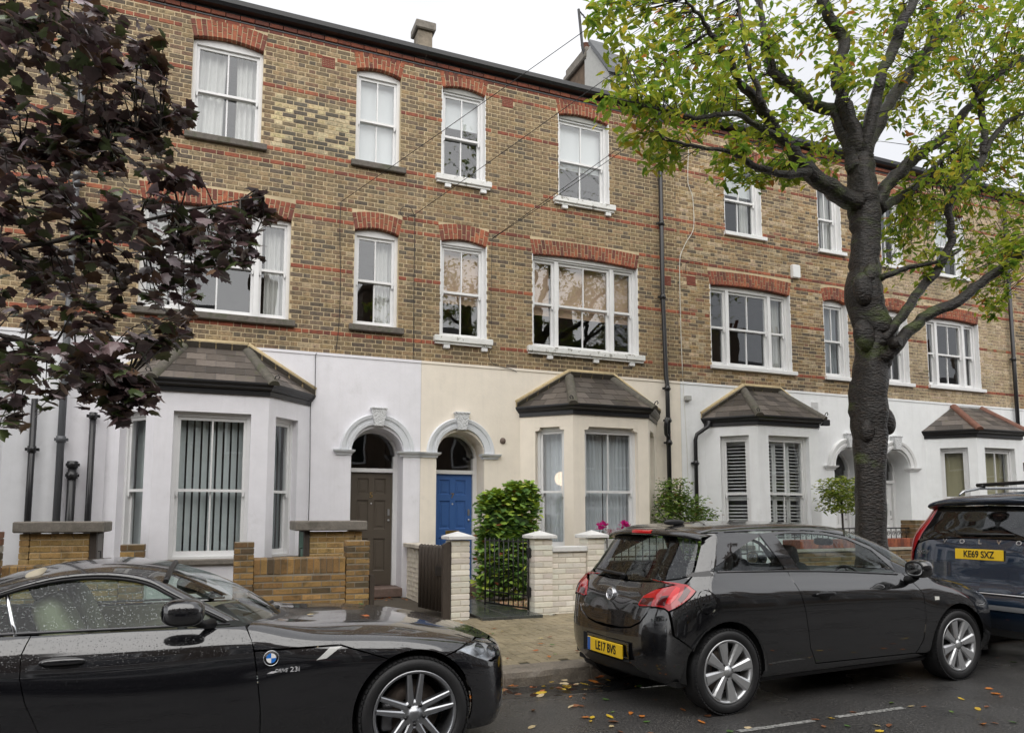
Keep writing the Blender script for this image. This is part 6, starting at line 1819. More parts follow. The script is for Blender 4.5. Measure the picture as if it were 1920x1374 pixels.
for k in range(33):
    y = lerp(-.645, .645, k / 32); q = abs(y) / .645
    xe = -.185 + .10 * q ** 3; ze = 1.362 - .045 * q ** 3
    rows.append([(xe + .22, y * .97, ze + .030 - .01 * q), (xe + .10, y, ze + .022), (xe, y, ze + .004), (xe - .004, y, ze - .016), (xe + .03, y, ze - .030), (xe + .12, y * .97, ze - .018)])
sp.strip(rows, smooth=True); sp.build('roof_spoiler', M_paint_blk2, cs)
bl = MB(); bl.strip([[(-.191 + .10 * (abs(y) / .645) ** 3, y, z) for y in np.linspace(-.14, .14, 9)] for z in (1.346, 1.364)] + [[(-.172, y, 1.374) for y in np.linspace(-.14, .14, 9)]]); bl.build('high_brake_lamp', M_brightred, cs)

# emblem
PE = cn.p(0.0, vz(.845))[0]; eb = empty('emblem', (PE[0] - .004, .0, .845), 0, cs); eb.rotation_euler = (R(0), R(12), 0)
mb = MB(); mb.lathe([(0, -.012), (.050, -.012), (.056, -.006), (.058, .012)], 'x', 32); mb.build('emblem_disc', mat('emblem_grey', (.35, .36, .38), rough=.2, metal=.8), eb)
mb = MB(); mb.tube([(-.014, .047 * math.cos(a), .047 * math.sin(a)) for a in [2 * math.pi * k / 32 for k in range(33)]], .007, 6); mb.build('emblem_ring', M_chrome, eb)
mb = MB()
mb.prism([(-.018, .034, .030), (-.018, .010, .034), (-.018, .018, .018), (-.018, .036, .012)], (.006, 0, 0)); mb.prism([(-.018, .030, .010), (-.018, -.006, .022), (-.018, -.030, .008), (-.018, -.022, -.012), (-.018, .002, -.006), (-.018, .020, -.030), (-.018, .028, -.010)], (.006, 0, 0)); mb.prism([(-.018, -.012, -.018), (-.018, -.024, -.016), (-.018, -.012, -.040), (-.018, .004, -.036)], (.006, 0, 0))
mb.build('emblem_figure', M_chrome, eb)
# plate in its recess
rc = MB(); rc.strip([[(-.574, .34 * a, .415 + .085 * b) for a, b in ((-1, -.8), (1, -.8), (1, 1), (-1, 1))], [(-.545, .31 * a, .415 + .072 * b) for a, b in ((-1, -.8), (1, -.8), (1, 1), (-1, 1))]], closed=True); rc.add([(-.545, -.31, .357), (-.545, .31, .357), (-.545, .31, .487), (-.545, -.31, .487)], [(0, 1, 2, 3)]); rc.build('plate_recess', M_trim, cs)
plate(cs, (-.578, 0.0, .415), (R(0), 0, R(-90)), 'LE17 BVS', blue=True)
text(None, 'CORSA', (-.555, .43, .72), 0.045, M_chrome, cs, rot=(R(90), 0, R(-90)), depth=.001, world=False, name='model_lettering')
mb = MB(); mb.tube([(-.40, -.02, .985), (-.375, .0, 1.0), (-.385, .16, 1.01), (-.375, .42, 1.025)], [.022, .016, .012, .008], 8); mb.build('rear_wiper', M_trim, cs)
# lower valance, exhaust area, roof aerial
lv = MB(); rows = []
for k in range(17):
    y = lerp(-.70, .70, k / 16); q = abs(y) / .70
    rows.append([(-.548 + .26 * q ** 4, y, .335), (-.535 + .26 * q ** 4, y, .27), (-.47 + .22 * q ** 4, y * .97, .225), (-.30, y * .95, .215)])
lv.strip(rows, smooth=True); lv.build('rear_valance', M_trim, cs)
af = blob((.16, .0, 1.436), (.11, .028, .026), .8, .8, 20, 10); af.build('aerial_base', M_trim, cs)
am = MB(); am.tube([(.08, 0, 1.443), (-.05, 0, 1.60)], [.005, .002], 6); am.build('aerial', M_trim, cs)

# underside and cabin
mb = MB(); mb.box(-.40, 3.35, -.70, .70, .21, .25); mb.build('floor_pan', M_liner, cs)
mb = MB(); mb.box(-.35, .05, -.66, .66, .25, .80); mb.build('boot_trim', M_dash, cs)
for x, sc in ((1.55, 1.0),):
    for y in (-.36, .36): seat(cs, x, y, M_darkseat, R(16))
rs = blob((.42, 0, .78), (.10, .62, .26), .4, .3); rs.build('rear_seat_back', M_darkseat, cs)
rs = blob((.62, 0, .50), (.26, .62, .10), .4, .3); rs.build('rear_seat_cushion', M_darkseat, cs)
for y in (-.36, .36): blob((.36, y, 1.10), (.05, .13, .085), .5, .6).build('rear_headrest', M_darkseat, cs)
patch(lambda s, t: (lerp(2.70, 2.05, t) - .2 * (2 * s - 1) ** 2 * (1 - t), lerp(-.70, .70, s), lerp(.95, .90, t ** 2)), 16, 8).build('dashboard', M_dash, cs)
mb = MB(); mb.box(2.05, 2.08, -.70, .70, .35, .90); mb.build('dashboard_face', M_dash, cs)
for side in (-1, 1):
    mb = MB(); mb.box(.2, 2.15, side * .70, side * .73, .26, .97); mb.build('door_card', M_dash, cs)
steering(cs, 1.92, -.36, .86)
blob((1.98, 0, 1.24), (.02, .11, .035), .5, .5).build('interior_mirror', M_trim, cs)
# ---------------------------------------------------------------- dark blue estate car (right edge)
xc = empty('parked_car', (7.50, 5.42, 0.0), R(1.0)); tag(xc, 'dark blue four-wheel-drive estate car with tall red rear lamps at the right edge', 'car', 'cars parked along the kerb')
hwj = [.86, .93, .96, .962, .95, .915, .82, .70, .36, 0]
xrj = [.06, -.03, -.07, .00, .01, .05, .14, .24, .55, .75]
zrj = [.33, .46, .62, .80, 1.02, 1.25, 1.44, 1.62, 1.715, 1.73]
xsj = [.42, .42, .42, .42, .42, .42, .46, .50, .70, .85]
zsj = [.30, .44, .62, .80, 1.03, 1.26, 1.45, 1.63, 1.72, 1.735]
C_ = []
for th in (0, 28, 50, 68, 80, 90):
    t = R(th); row = []
    for j in range(10):
        e = 2 / 4.2 if j < 6 else 2 / 3.4
        w = math.sin(t) ** e if th else 0.0; c = math.cos(t) ** e if th < 90 else 0.0
        row.append((xsj[j] - (xsj[j] - xrj[j]) * c, hwj[j] * w, lerp(zrj[j], zsj[j], smooth01(th / 90))))
    C_.append(row)
for x in (.9, 1.6, 2.4, 3.1):
    C_.append([(x, y, z) for y, z in zip([.86, .94, .97, .97, .955, .915, .83, .71, .37, 0], [.28, .42, .62, .80, 1.02, 1.24, 1.45, 1.65, 1.745, 1.765])])
def xst(x, y, z): C_.append([(x, a, b) for a, b in zip(y, z)])
xst(3.5, [.86, .94, .97, .97, .95, .91, .86, .80, .42, 0], [.28, .42, .62, .80, 1.00, 1.15, 1.24, 1.32, 1.45, 1.48])
xst(3.8, [.85, .93, .965, .96, .93, .87, .80, .70, .40, 0], [.28, .42, .60, .78, .97, 1.09, 1.12, 1.14, 1.17, 1.18])
xst(4.5, [.80, .88, .91, .90, .86, .79, .72, .62, .36, 0], [.28, .40, .56, .74, .92, 1.02, 1.05, 1.06, 1.08, 1.09])
xst(4.85, [.50, .55, .57, .56, .53, .48, .44, .38, .22, 0], [.30, .40, .54, .68, .82, .90, .92, .93, .95, .95])
xst(4.92, [.02] * 9 + [0], [.32, .40, .52, .64, .76, .84, .86, .87, .88, .88])
xn = Net(C_, 3)
def xvz(z):
    k = np.argmin(np.abs(xn.G[0, :, 2] - z)); return xn.qv[k]
uX = lambda z: ('uv', 0.0, xvz(z))
for side in (-1, 1):
    lamp = [r_(.70, 1.60), r_(.77, 1.47), r_(.835, 1.33), r_(.865, 1.24), r_(.90, 1.16), s_(.16, 1.10), s_(.16, .98), r_(.905, .93), r_(.835, .935), r_(.82, 1.08), r_(.765, 1.185), r_(.725, 1.30), r_(.675, 1.44), r_(.63, 1.57)]
    panel(xn, xc, 'rear_lamp', lamp, M_redlens, side=side, off=.012, gap=.002, h=.025)
    bs = [r_(.70, 1.61), r_(.775, 1.47), r_(.84, 1.33), r_(.87, 1.245), r_(.905, 1.165), s_(.165, 1.10), s_(.165, .975), r_(.91, .925), r_(.87, .93), s_(.12, .70), s_(.30, .64)] + arch_loop(.95, .40, .43, R(150), R(-5), 18) + [s_(1.42, .33), s_(3.35, .33)] + arch_loop(3.92, .40, .43, R(190), R(110), 8) + [s_(3.8, 1.06), s_(3.45, 1.14), s_(3.0, 1.60), s_(1.2, 1.62), s_(.55, 1.60)]
    gl = [s_(.62, 1.30), s_(.72, 1.50), s_(1.1, 1.545), s_(2.4, 1.555), s_(2.85, 1.50), s_(3.3, 1.26), s_(3.25, 1.235), s_(1.6, 1.255)]
    panel(xn, xc, 'body_side', bs, M_paint_navy, holes=[gl], side=side)
    panel(xn, xc, 'side_windows', gl, M_cglass_d, side=side, gap=.001, flange=0)
    for x in (.95, 3.92): 
        wheel(xc, x, side * .84, .37, .25, .26, side, 'blade'); arch_liner(xc, x, .40, .43, side * .92, side * .62)
    rr = MB(); rr.tube([(.62, side * .62, 1.73), (.70, side * .625, 1.775), (1.0, side * .63, 1.815), (1.8, side * .635, 1.83), (2.7, side * .64, 1.81), (2.9, side * .645, 1.765)], [.012, .018, .018, .018, .018, .012], 8); rr.build('roof_rail', mat('satin_rail', (.5, .51, .52), rough=.25, metal=.9), xc)
    xr_ = MB(); xr_.tube([(1.05, side * .63, 1.82), (1.05, side * .63, 1.86)], .03, 8); xr_.build('rack_foot', M_trim, xc)
for x in (1.05, 2.2):
    xr_ = MB(); xr_.tube([(x, -.70, 1.855), (x, 0, 1.87), (x, .70, 1.855)], .022, 8); xr_.build('roof_bar', M_trim, xc)
panel(xn, xc, 'tailgate', [uX(.705), r_(.3, .705), r_(.60, .725), r_(.79, .80), r_(.832, .93), r_(.815, 1.08), r_(.76, 1.18), r_(.62, 1.222), r_(.3, 1.245), uX(1.25)], M_paint_navy, side=0)
panel(xn, xc, 'rear_window', [uX(1.256), r_(.3, 1.251), r_(.62, 1.228), r_(.757, 1.19), r_(.717, 1.30), r_(.668, 1.44), r_(.622, 1.57), r_(.3, 1.595), uX(1.60)], M_cglass_d, side=0, flange=.004)
panel(xn, xc, 'rear_bumper', [('uv', 0.0, 0.0), uX(.695), r_(.3, .695), r_(.60, .715), r_(.80, .79), r_(.838, .925), r_(.87, .925), s_(.115, .70), s_(.295, .635)] + arch_loop(.95, .40, .43, R(150), R(185), 5) + [s_(.5, .31), ('uv', xn.inv('s', .45, .32)[0] * .85, 0.0)], M_paint_navy, side=0)
panel(xn, xc, 'roof', [uX(1.66), r_(.3, 1.655), r_(.62, 1.63), s_(.55, 1.605), s_(1.2, 1.627), s_(3.0, 1.607), ('t', 3.1, .3), ('t', 3.1, 0.0), ('uv', xn.inv('t', 1.5, 0)[0], xn.v[-1]), ('uv', 0.0, xn.v[-1])], M_paint_navy, side=0)
panel(xn, xc, 'windscreen', [('t', 3.12, 0.0), ('t', 3.12, .3), s_(3.03, 1.6), s_(3.47, 1.14), ('t', 3.75, .4), ('t', 3.78, 0.0)], M_cglass_d, side=0, flange=0)
panel(xn, xc, 'bonnet', [('t', 3.79, 0.0), ('t', 3.76, .4), s_(3.5, 1.14), s_(3.8, 1.06), s_(4.5, .98), ('t', 4.8, .3), ('t', 4.85, 0.0)], M_paint_navy, side=0)
sp = MB(); rows = []
for k in range(33):
    y = lerp(-.73, .73, k / 32); q = abs(y) / .73
    xe = .10 + .12 * q ** 4; ze = 1.655 - .05 * q ** 4
    rows.append([(xe + .50, y * .95, ze + .072), (xe + .22, y * .98, ze + .058), (xe + .02, y, ze + .018), (xe, y, ze - .012), (xe + .04, y, ze - .035), (xe + .12, y * .98, ze - .05)])
sp.strip(rows, smooth=True); sp.build('roof_spoiler', M_paint_navy, xc)
# bright strips on the bumper
for z, h, m, nm in ((.685, .018, M_chrome, 'bright_strip'), (.535, .05, mat('satin_skid', (.55, .56, .58), rough=.3, metal=.6), 'skid_strip')):
    st2 = MB(); rows = []
    for k in range(25):
        y = lerp(-.80, .80, k / 24); u_, v_ = xn.inv('r', abs(y), z); p = xn.p(u_, v_)[0]; p2 = xn.p(*xn.inv('r', abs(y), z + h))[0]
        rows.append([(p[0] - .012, y, z), (p[0] - .020, y, z + h * .5), (p2[0] - .012, y, z + h)])
    st2.strip(rows, smooth=True); st2.build(nm, m, xc)
lo = MB(); lo.box(.06, 1.0, -.80, .80, .26, .40); lo.build('underside', M_liner, xc)
pp = xn.p(*xn.inv('r', 0.05, 1.07))[0]
plate(xc, (pp[0] - .014, 0.0, 1.085), (R(-3), 0, R(-90)), 'KE69 SXZ')
for ch, y in zip('VOLVO', (.40, .20, .0, -.20, -.40)):
    p = xn.p(*xn.inv('r', abs(y), 1.215))[0]
    text(None, ch, (p[0] - .006, y, 1.215), .062, M_chrome, xc, rot=(R(80), 0, R(-90)), depth=.002, world=False, sx=1.2, bold=.002, name='maker_letter')
p = xn.p(*xn.inv('r', .70, 1.085))[0]; p6 = xn.p(*xn.inv('r', .62, 1.085))[0]
text(None, 'XC90', (min(p[0], p6[0]) - .004, .655, 1.085), .060, M_chrome, xc, rot=(R(88), 0, R(-86)), depth=.002, world=False, sx=1.25, name='model_lettering')
wp = MB(); wp.tube([(.06, .28, 1.325), (.035, .23, 1.30), (.035, .1, 1.295), (.045, -.35, 1.30)], [.010, .018, .014, .008], 8); wp.build('rear_wiper', M_trim, xc)
fl_ = MB(); fl_.box(.3, 4.3, -.78, .78, .28, .34); fl_.build('floor_pan', M_liner, xc)
rs = blob((1.3, 0, 1.0), (.12, .72, .36), .4, .3); rs.build('rear_seat_back', M_darkseat, xc)
# ================================================================ the other side of the street (seen in the reflections)
OY = -9.0
M_obrick = mat('brown_brick_far', (0.13, 0.09, 0.06), rough=0.9, var=0.4, vscale=7, dirt=((0.08, 0.06, 0.045), 1.2, (.45, .7, .6)))
M_oroof = mat('far_roof', (0.055, 0.055, 0.06), rough=0.7, var=0.25, vscale=6)
M_oglass = mat('far_glass', (0.02, 0.022, 0.025), rough=0.05, spec=0.8)
for k in range(15):
    xl = -29 + k * 5.2; xr = xl + 5.17
    h = empty('terraced_house', ((xl + xr) / 2, OY, 0)); tag(h, 'brown brick house across the street, seen only mirrored in windows and car bodies', 'house', 'houses on the opposite side')
    mb = MB(); mb.box(xl, xr, OY - 7, OY, -.3, 8.6); part(h, 'wall', mb, M_obrick)
    mb = MB(); mb.box(xl + .02, xr - .02, OY + .003, OY + .03, -.3, 3.6); part(h, 'ground_floor', mb, mat('far_render', (.22, .21, .20), rough=.8, var=.15, vscale=2))
    mb = MB(); mb.prism([(xl, OY + .25, 8.6), (xl, OY - 3.5, 11.2), (xl, OY - 7.2, 8.6)], (xr - xl, 0, 0)); part(h, 'roof', mb, M_oroof)
    mb = MB(); mb.box(xr - .9, xr - .05, OY - 3.0, OY - 1.6, 9.5, 12.3); mb.cbox(xr - .98, xr + .02, OY - 3.1, OY - 1.5, 12.3, 12.5, .03); st3 = part(h, 'chimney', mb, M_obrick)
    for q in range(3):
        mb = MB(); mb.lathe([(.11, 12.5), (.10, 13.05), (.12, 13.08), (.09, 13.08)], 'z', 12, (xr - .48, OY - 2.8 + q * .5, 0)); part(h, 'chimney_pot', mb, M_terra, parent=st3)
    for (a, b, z0, z1) in ((.5, 1.6, 5.9, 7.6), (3.2, 4.3, 5.9, 7.6), (.4, 2.2, 3.9, 5.4), (3.3, 4.2, 3.9, 5.4), (.4, 2.3, .9, 2.9)):
        mb = MB(); mb.box(xl + a - .08, xl + b + .08, OY + .031, OY + .09, z0 - .1, z1 + .08); w = part(h, 'window', mb, M_white)
        mb = MB(); mb.box(xl + a, xl + b, OY + .091, OY + .10, z0, z1); part(h, 'pane', mb, M_oglass, parent=w)
    mb = MB(); mb.box(xl + 3.3, xl + 4.25, OY + .031, OY + .08, .2, 2.3); part(h, 'door', mb, mat('far_door', (.03, .03, .035), rough=.4))
    mb = MB(); mb.box(xl, xr - 1.1, OY + 2.6, OY + 2.85, 0, 1.0); part(h, 'front_wall', mb, M_obrick)
mb = MB(); mb.add([(-60, -9.2, .13), (90, -9.2, .13), (90, -2.0, .12), (-60, -2.0, .12)], [(0, 1, 2, 3)]); mb.add([(-60, -2.0, .12), (90, -2.0, .12), (90, -2.0, -.1), (-60, -2.0, -.1)], [(0, 1, 2, 3)])
tag(mb.build('pavement_opposite', mat('far_paving', (.06, .057, .05), rough=.6, var=.3, vscale=4)), kind='structure')
hb = MB()  # hedge added out of view so the car flanks reflect something dark
for k in range(5200):
    x = rnd(-14, 14); leaf_c = (x, rnd(-6.5, -5.6), rnd(.3, 1.7 + .3 * math.sin(x * 1.3)))
    s = rnd(.05, .12); a = rnd(0, 6.28); hb.col = random.choice([(.03, .06, .02), (.05, .09, .03), (.02, .04, .015)])
    c = Vector(leaf_c); d = Vector((math.cos(a), math.sin(a), rnd(-.5, .5))) * s; e = Vector((-math.sin(a), math.cos(a), rnd(-1, 1))) * s * .6
    hb.add([c - d, c + e, c + d, c - e], [(0, 1, 2, 3)])
tag(hb.build('added_hedge', mat('hedge_leaf', attr='Col', rough=.5), colour=True, fix=False), 'unseen green hedge row added opposite to darken reflections in the car sides', 'hedge', kind='stuff')
# telegraph pole that carries the overhead wires
tp_ = empty('telegraph_pole', (10.0, -2.6, .1)); tag(tp_, 'wooden telegraph pole on the opposite pavement carrying the overhead wires', 'pole')
mb = MB(); mb.tube([(10, -2.6, .1), (10, -2.6, 10.6)], [.15, .10], 14); part(tp_, 'shaft', mb, M_darkwood)
mb = MB(); mb.tube([(10, -2.6, 10.2), (10, -2.45, 10.25)], .05, 8); part(tp_, 'wire_ring', mb, M_steel)
def wire(a, b, sag, label, r=.005):
    mb = MB(); a, b = Vector(a), Vector(b)
    mb.tube([a.lerp(b, t) - Vector((0, 0, sag * 4 * t * (1 - t))) for t in [k / 24 for k in range(25)]], r, 5)
    tag(mb.build('overhead_wire', M_cable), label, 'wire', 'overhead wires')
wire((1.81, 11.97, 6.65), (10, -2.45, 10.3), .12, 'overhead telephone wire reaching the wall left of the small sash windows')
wire((3.05, 11.97, 6.62), (10, -2.45, 10.2), .12, 'overhead telephone wire ending in a cable loop between the two houses')
wire((4.48, 11.97, 6.41), (10, -2.45, 10.1), .15, 'lowest overhead telephone wire ending above the wide cream house window')
wire((4.50, 11.97, 6.42), (10, -2.45, 10.12), .28, 'slack overhead wire beside the lowest telephone wire')

# hatchback copies added behind the viewer to darken the car reflections
def copy_tree(o, parent=None):
    c = o.copy(); COL.objects.link(c); c.parent = parent
    for ch in list(o.children): copy_tree(ch, c)
    return c
for x, lab in ((0.6, 'dark hatchback added on the opposite kerb for reflections in the black sports car'), (7.4, 'dark hatchback added on the opposite kerb for reflections in the black hatchback')):
    c = copy_tree(cs); c.location = (x, -1.15, 0.03); c.rotation_euler = (0, 0, R(180)); tag(c, lab, 'car', 'cars added on the opposite kerb')
CH_BR = [
    [((7.62, 6.9, 0.1), 0.3), ((7.62, 6.9, 0.45), 0.235), ((7.62, 6.9, 1.2), 0.179), ((7.67, 6.9, 2.27), 0.192), ((7.7, 6.9, 2.88), 0.224), ((7.75, 6.9, 3.37), 0.21), ((7.82, 6.9, 3.72), 0.237), ((7.77, 6.9, 4.0), 0.222), ((7.71, 6.9, 4.38), 0.222), ((7.74, 6.9, 4.7), 0.187), ((7.77, 6.9, 5.13), 0.172), ((7.77, 6.9, 5.49), 0.194), ((7.77, 6.9, 5.86), 0.173), ((7.76, 6.9, 6.22), 0.132)],
    [((7.7, 6.9, 5.52), 0.13), ((7.25, 6.83, 5.59), 0.117), ((6.7, 6.76, 5.76), 0.094), ((6.26, 6.69, 6.05), 0.078), ((5.91, 6.62, 6.24), 0.067), ((5.77, 6.55, 6.35), 0.056), ((5.44, 6.48, 6.47), 0.046), ((5.21, 6.41, 6.7), 0.036), ((4.94, 6.34, 6.84), 0.027), ((4.73, 6.27, 6.95), 0.02), ((4.53, 6.2, 7.01), 0.013)],
    [((6.12, 6.55, 5.95), 0.043), ((5.64, 6.47, 5.97), 0.035), ((5.42, 6.39, 5.99), 0.032), ((5.01, 6.31, 5.87), 0.026), ((4.67, 6.24, 5.72), 0.021), ((4.43, 6.16, 5.68), 0.017), ((4.05, 6.08, 5.61), 0.012), ((3.69, 6.0, 5.57), 0.008)],
    [((6.64, 6.7, 5.69), 0.054), ((6.16, 6.62, 5.54), 0.043), ((5.67, 6.53, 5.51), 0.037), ((5.42, 6.45, 5.53), 0.036), ((5.19, 6.37, 5.51), 0.024), ((4.65, 6.28, 5.43), 0.017), ((4.25, 6.2, 5.38), 0.01)],
    [((5.69, 6.4, 6.2), 0.037), ((5.62, 6.43, 6.52), 0.028), ((5.51, 6.45, 6.97), 0.021), ((5.48, 6.47, 7.25), 0.019), ((5.48, 6.5, 7.55), 0.014)],
    [((7.67, 6.9, 5.98), 0.115), ((7.7, 6.98, 6.28), 0.101), ((7.64, 7.06, 6.63), 0.091), ((7.55, 7.13, 6.9), 0.086), ((7.25, 7.21, 6.98), 0.075), ((7.03, 7.29, 7.23), 0.07), ((6.75, 7.37, 7.43), 0.064), ((6.72, 7.44, 7.96), 0.049), ((6.71, 7.52, 8.39), 0.038), ((6.74, 7.6, 8.74), 0.028)],
    [((7.76, 6.9, 6.22), 0.121), ((7.66, 6.91, 6.57), 0.1), ((7.52, 6.93, 6.94), 0.084), ((7.43, 6.94, 7.25), 0.074), ((7.63, 6.96, 7.79), 0.075), ((7.38, 6.97, 8.08), 0.069), ((7.29, 6.99, 8.32), 0.059), ((7.22, 7.0, 8.69), 0.037)],
    [((7.79, 6.9, 6.15), 0.105), ((7.78, 6.81, 6.39), 0.089), ((7.87, 6.73, 6.91), 0.079), ((7.88, 6.64, 7.18), 0.068), ((8.07, 6.56, 7.62), 0.073), ((8.11, 6.47, 7.87), 0.068), ((8.25, 6.39, 8.17), 0.052), ((8.32, 6.3, 8.5), 0.031)],
    [((7.79, 6.9, 6.08), 0.105), ((8.02, 7.0, 6.48), 0.091), ((8.61, 7.1, 7.27), 0.084), ((9.08, 7.2, 7.78), 0.081), ((9.77, 7.3, 8.57), 0.072), ((10.0, 7.4, 8.98), 0.055), ((9.96, 7.5, 9.36), 0.043), ((10.02, 7.6, 9.76), 0.028)],
    [((9.89, 7.4, 8.57), 0.049), ((10.36, 7.43, 9.01), 0.043), ((10.68, 7.47, 9.47), 0.028), ((10.91, 7.5, 9.86), 0.019)],
    [((7.96, 6.9, 5.52), 0.105), ((8.14, 6.86, 5.82), 0.09), ((8.37, 6.82, 6.07), 0.08), ((8.78, 6.78, 6.4), 0.07), ((9.19, 6.74, 6.69), 0.066), ((9.44, 6.7, 6.98), 0.061), ((9.7, 6.66, 7.3), 0.05), ((9.89, 6.62, 7.53), 0.051), ((10.14, 6.58, 7.73), 0.045), ((10.61, 6.54, 8.04), 0.035), ((11.31, 6.5, 8.51), 0.018)],
    [((8.06, 6.9, 5.52), 0.069), ((8.73, 7.05, 5.92), 0.05), ((9.29, 7.2, 6.32), 0.04), ((9.88, 7.35, 6.75), 0.03), ((10.51, 7.5, 7.15), 0.019)],
    [((7.76, 6.75, 3.62), 0.086), ((7.82, 6.71, 3.74), 0.071), ((8.05, 6.67, 4.01), 0.061), ((8.38, 6.64, 4.39), 0.057), ((8.69, 6.6, 4.7), 0.052), ((8.9, 6.56, 5.07), 0.047), ((8.87, 6.53, 5.3), 0.047), ((8.84, 6.49, 5.59), 0.047), ((9.02, 6.45, 5.89), 0.048), ((9.41, 6.41, 6.27), 0.048), ((9.44, 6.38, 6.86), 0.043), ((9.31, 6.34, 7.07), 0.032), ((9.06, 6.3, 7.29), 0.021)],
    [((9.39, 6.4, 6.28), 0.037), ((9.81, 6.37, 6.78), 0.033), ((10.19, 6.33, 7.0), 0.025), ((10.73, 6.3, 7.29), 0.014)],
    [((7.8, 6.75, 3.49), 0.096), ((7.85, 6.66, 3.55), 0.085), ((8.16, 6.56, 3.88), 0.071), ((8.37, 6.47, 4.06), 0.071), ((8.64, 6.37, 4.16), 0.066), ((8.95, 6.28, 4.4), 0.061), ((9.35, 6.18, 4.68), 0.052), ((9.61, 6.09, 4.85), 0.046), ((10.19, 5.99, 5.23), 0.026), ((10.68, 5.9, 5.64), 0.013)],
    [((7.83, 6.8, 4.52), 0.057), ((7.86, 6.7, 4.53), 0.041), ((8.2, 6.6, 4.66), 0.031), ((8.56, 6.5, 4.75), 0.021), ((8.85, 6.4, 4.9), 0.013)],
]
CH_CL = [
    ((3.78, 6.45, 6.61), 0.284), ((4.48, 7.03, 6.97), 0.377), ((4.63, 6.7, 6.99), 0.366), ((5.33, 7.15, 7.6), 0.398), 
    ((5.77, 7.19, 7.6), 0.406), ((3.77, 6.12, 5.66), 0.296), ((4.08, 6.03, 5.56), 0.324), ((4.4, 7.59, 6.52), 0.231), 
    ((4.12, 6.49, 5.54), 0.229), ((4.42, 6.45, 5.49), 0.288), ((5.84, 7.89, 6.62), 0.432), ((4.54, 6.89, 5.54), 0.153), 
    ((5.72, 7.59, 6.95), 0.384), ((5.75, 6.91, 6.59), 0.39), ((5.37, 7.21, 7.09), 0.399), ((5.33, 6.29, 6.65), 0.359), 
    ((6.56, 7.21, 7.82), 0.421), ((7.1, 7.65, 7.14), 0.444), ((6.87, 6.99, 7.32), 0.415), ((7.3, 7.41, 8.14), 0.368), 
    ((6.64, 7.28, 6.33), 0.314), ((6.05, 6.12, 5.78), 0.301), ((7.62, 7.44, 6.29), 0.294), ((6.66, 7.12, 5.83), 0.205), 
    ((6.97, 6.57, 7.02), 0.266), ((6.93, 6.06, 6.78), 0.251), ((8.57, 7.64, 8.79), 0.396), ((8.33, 6.9, 8.23), 0.292), 
    ((9.28, 7.37, 8.12), 0.433), ((10.09, 7.67, 7.98), 0.497), ((9.11, 7.36, 7.34), 0.388), ((9.04, 7.75, 7.62), 0.281), 
    ((9.13, 6.75, 7.8), 0.444), ((9.75, 7.52, 9.02), 0.49), ((9.63, 6.84, 8.55), 0.459), ((11.45, 7.78, 9.45), 0.53), 
    ((11.81, 7.67, 9.48), 0.531), ((9.81, 6.19, 7.55), 0.431), ((9.38, 6.26, 7.49), 0.427), ((9.04, 6.41, 7.05), 0.426), 
    ((11.79, 7.83, 8.07), 0.532), ((10.76, 6.83, 7.5), 0.472), ((10.18, 7.19, 6.9), 0.475), ((9.94, 6.57, 6.4), 0.444), 
    ((10.85, 6.96, 6.34), 0.475), ((8.79, 6.73, 6.34), 0.36), ((8.88, 6.67, 5.87), 0.357), ((8.81, 7.11, 5.71), 0.334), 
    ((9.15, 7.11, 5.49), 0.374), ((10.71, 7.72, 6.03), 0.459), ((10.72, 7.3, 6.04), 0.484), ((12.03, 7.76, 6.16), 0.481), 
    ((9.3, 7.63, 5.42), 0.275), ((10.41, 7.88, 5.62), 0.292), ((10.28, 7.28, 5.31), 0.276), ((9.54, 6.31, 4.96), 0.281), 
    ((10.97, 7.64, 4.84), 0.166), ((11.51, 7.83, 4.74), 0.137), ((6.13, 7.72, 6.14), 0.178), ((5.86, 7.08, 5.67), 0.198), 
    ((6.43, 7.36, 5.85), 0.139), ((5.38, 6.4, 5.56), 0.18), ((4.9, 7.58, 7.05), 0.338), ((5.03, 7.09, 6.66), 0.322), 
    ((3.9, 6.54, 6.33), 0.23), ((4.79, 6.12, 6.18), 0.285), ((6.73, 7.62, 7.58), 0.366), ((8.2, 7.88, 7.09), 0.275), 
    ((4.25, 6.17, 6.2), 0.335), ((5.91, 7.52, 6.67), 0.313), ((5.95, 6.78, 6.09), 0.29), ((3.56, 6.29, 6.68), 0.165), 
    ((10.06, 6.56, 6.73), 0.447), ((10.89, 7.46, 6.73), 0.497), ((12.06, 7.66, 7.49), 0.527), ((8.3, 6.08, 5.66), 0.329), 
    ((10.49, 7.17, 5.55), 0.474), ((9.38, 6.09, 4.62), 0.306), ((10.15, 7.37, 5.0), 0.237), ((8.54, 6.63, 4.72), 0.209), 
    ((9.48, 7.67, 5.66), 0.358), ((9.32, 7.86, 5.75), 0.226), ((10.51, 6.96, 7.76), 0.475), ((11.44, 7.9, 8.96), 0.532), 
    ((10.61, 6.59, 8.47), 0.464), ((8.44, 6.15, 6.42), 0.369), ((10.54, 7.14, 9.15), 0.488), ((9.58, 6.06, 8.24), 0.426), 
    ((8.68, 6.38, 8.13), 0.353), ((10.64, 6.78, 5.83), 0.385), ]
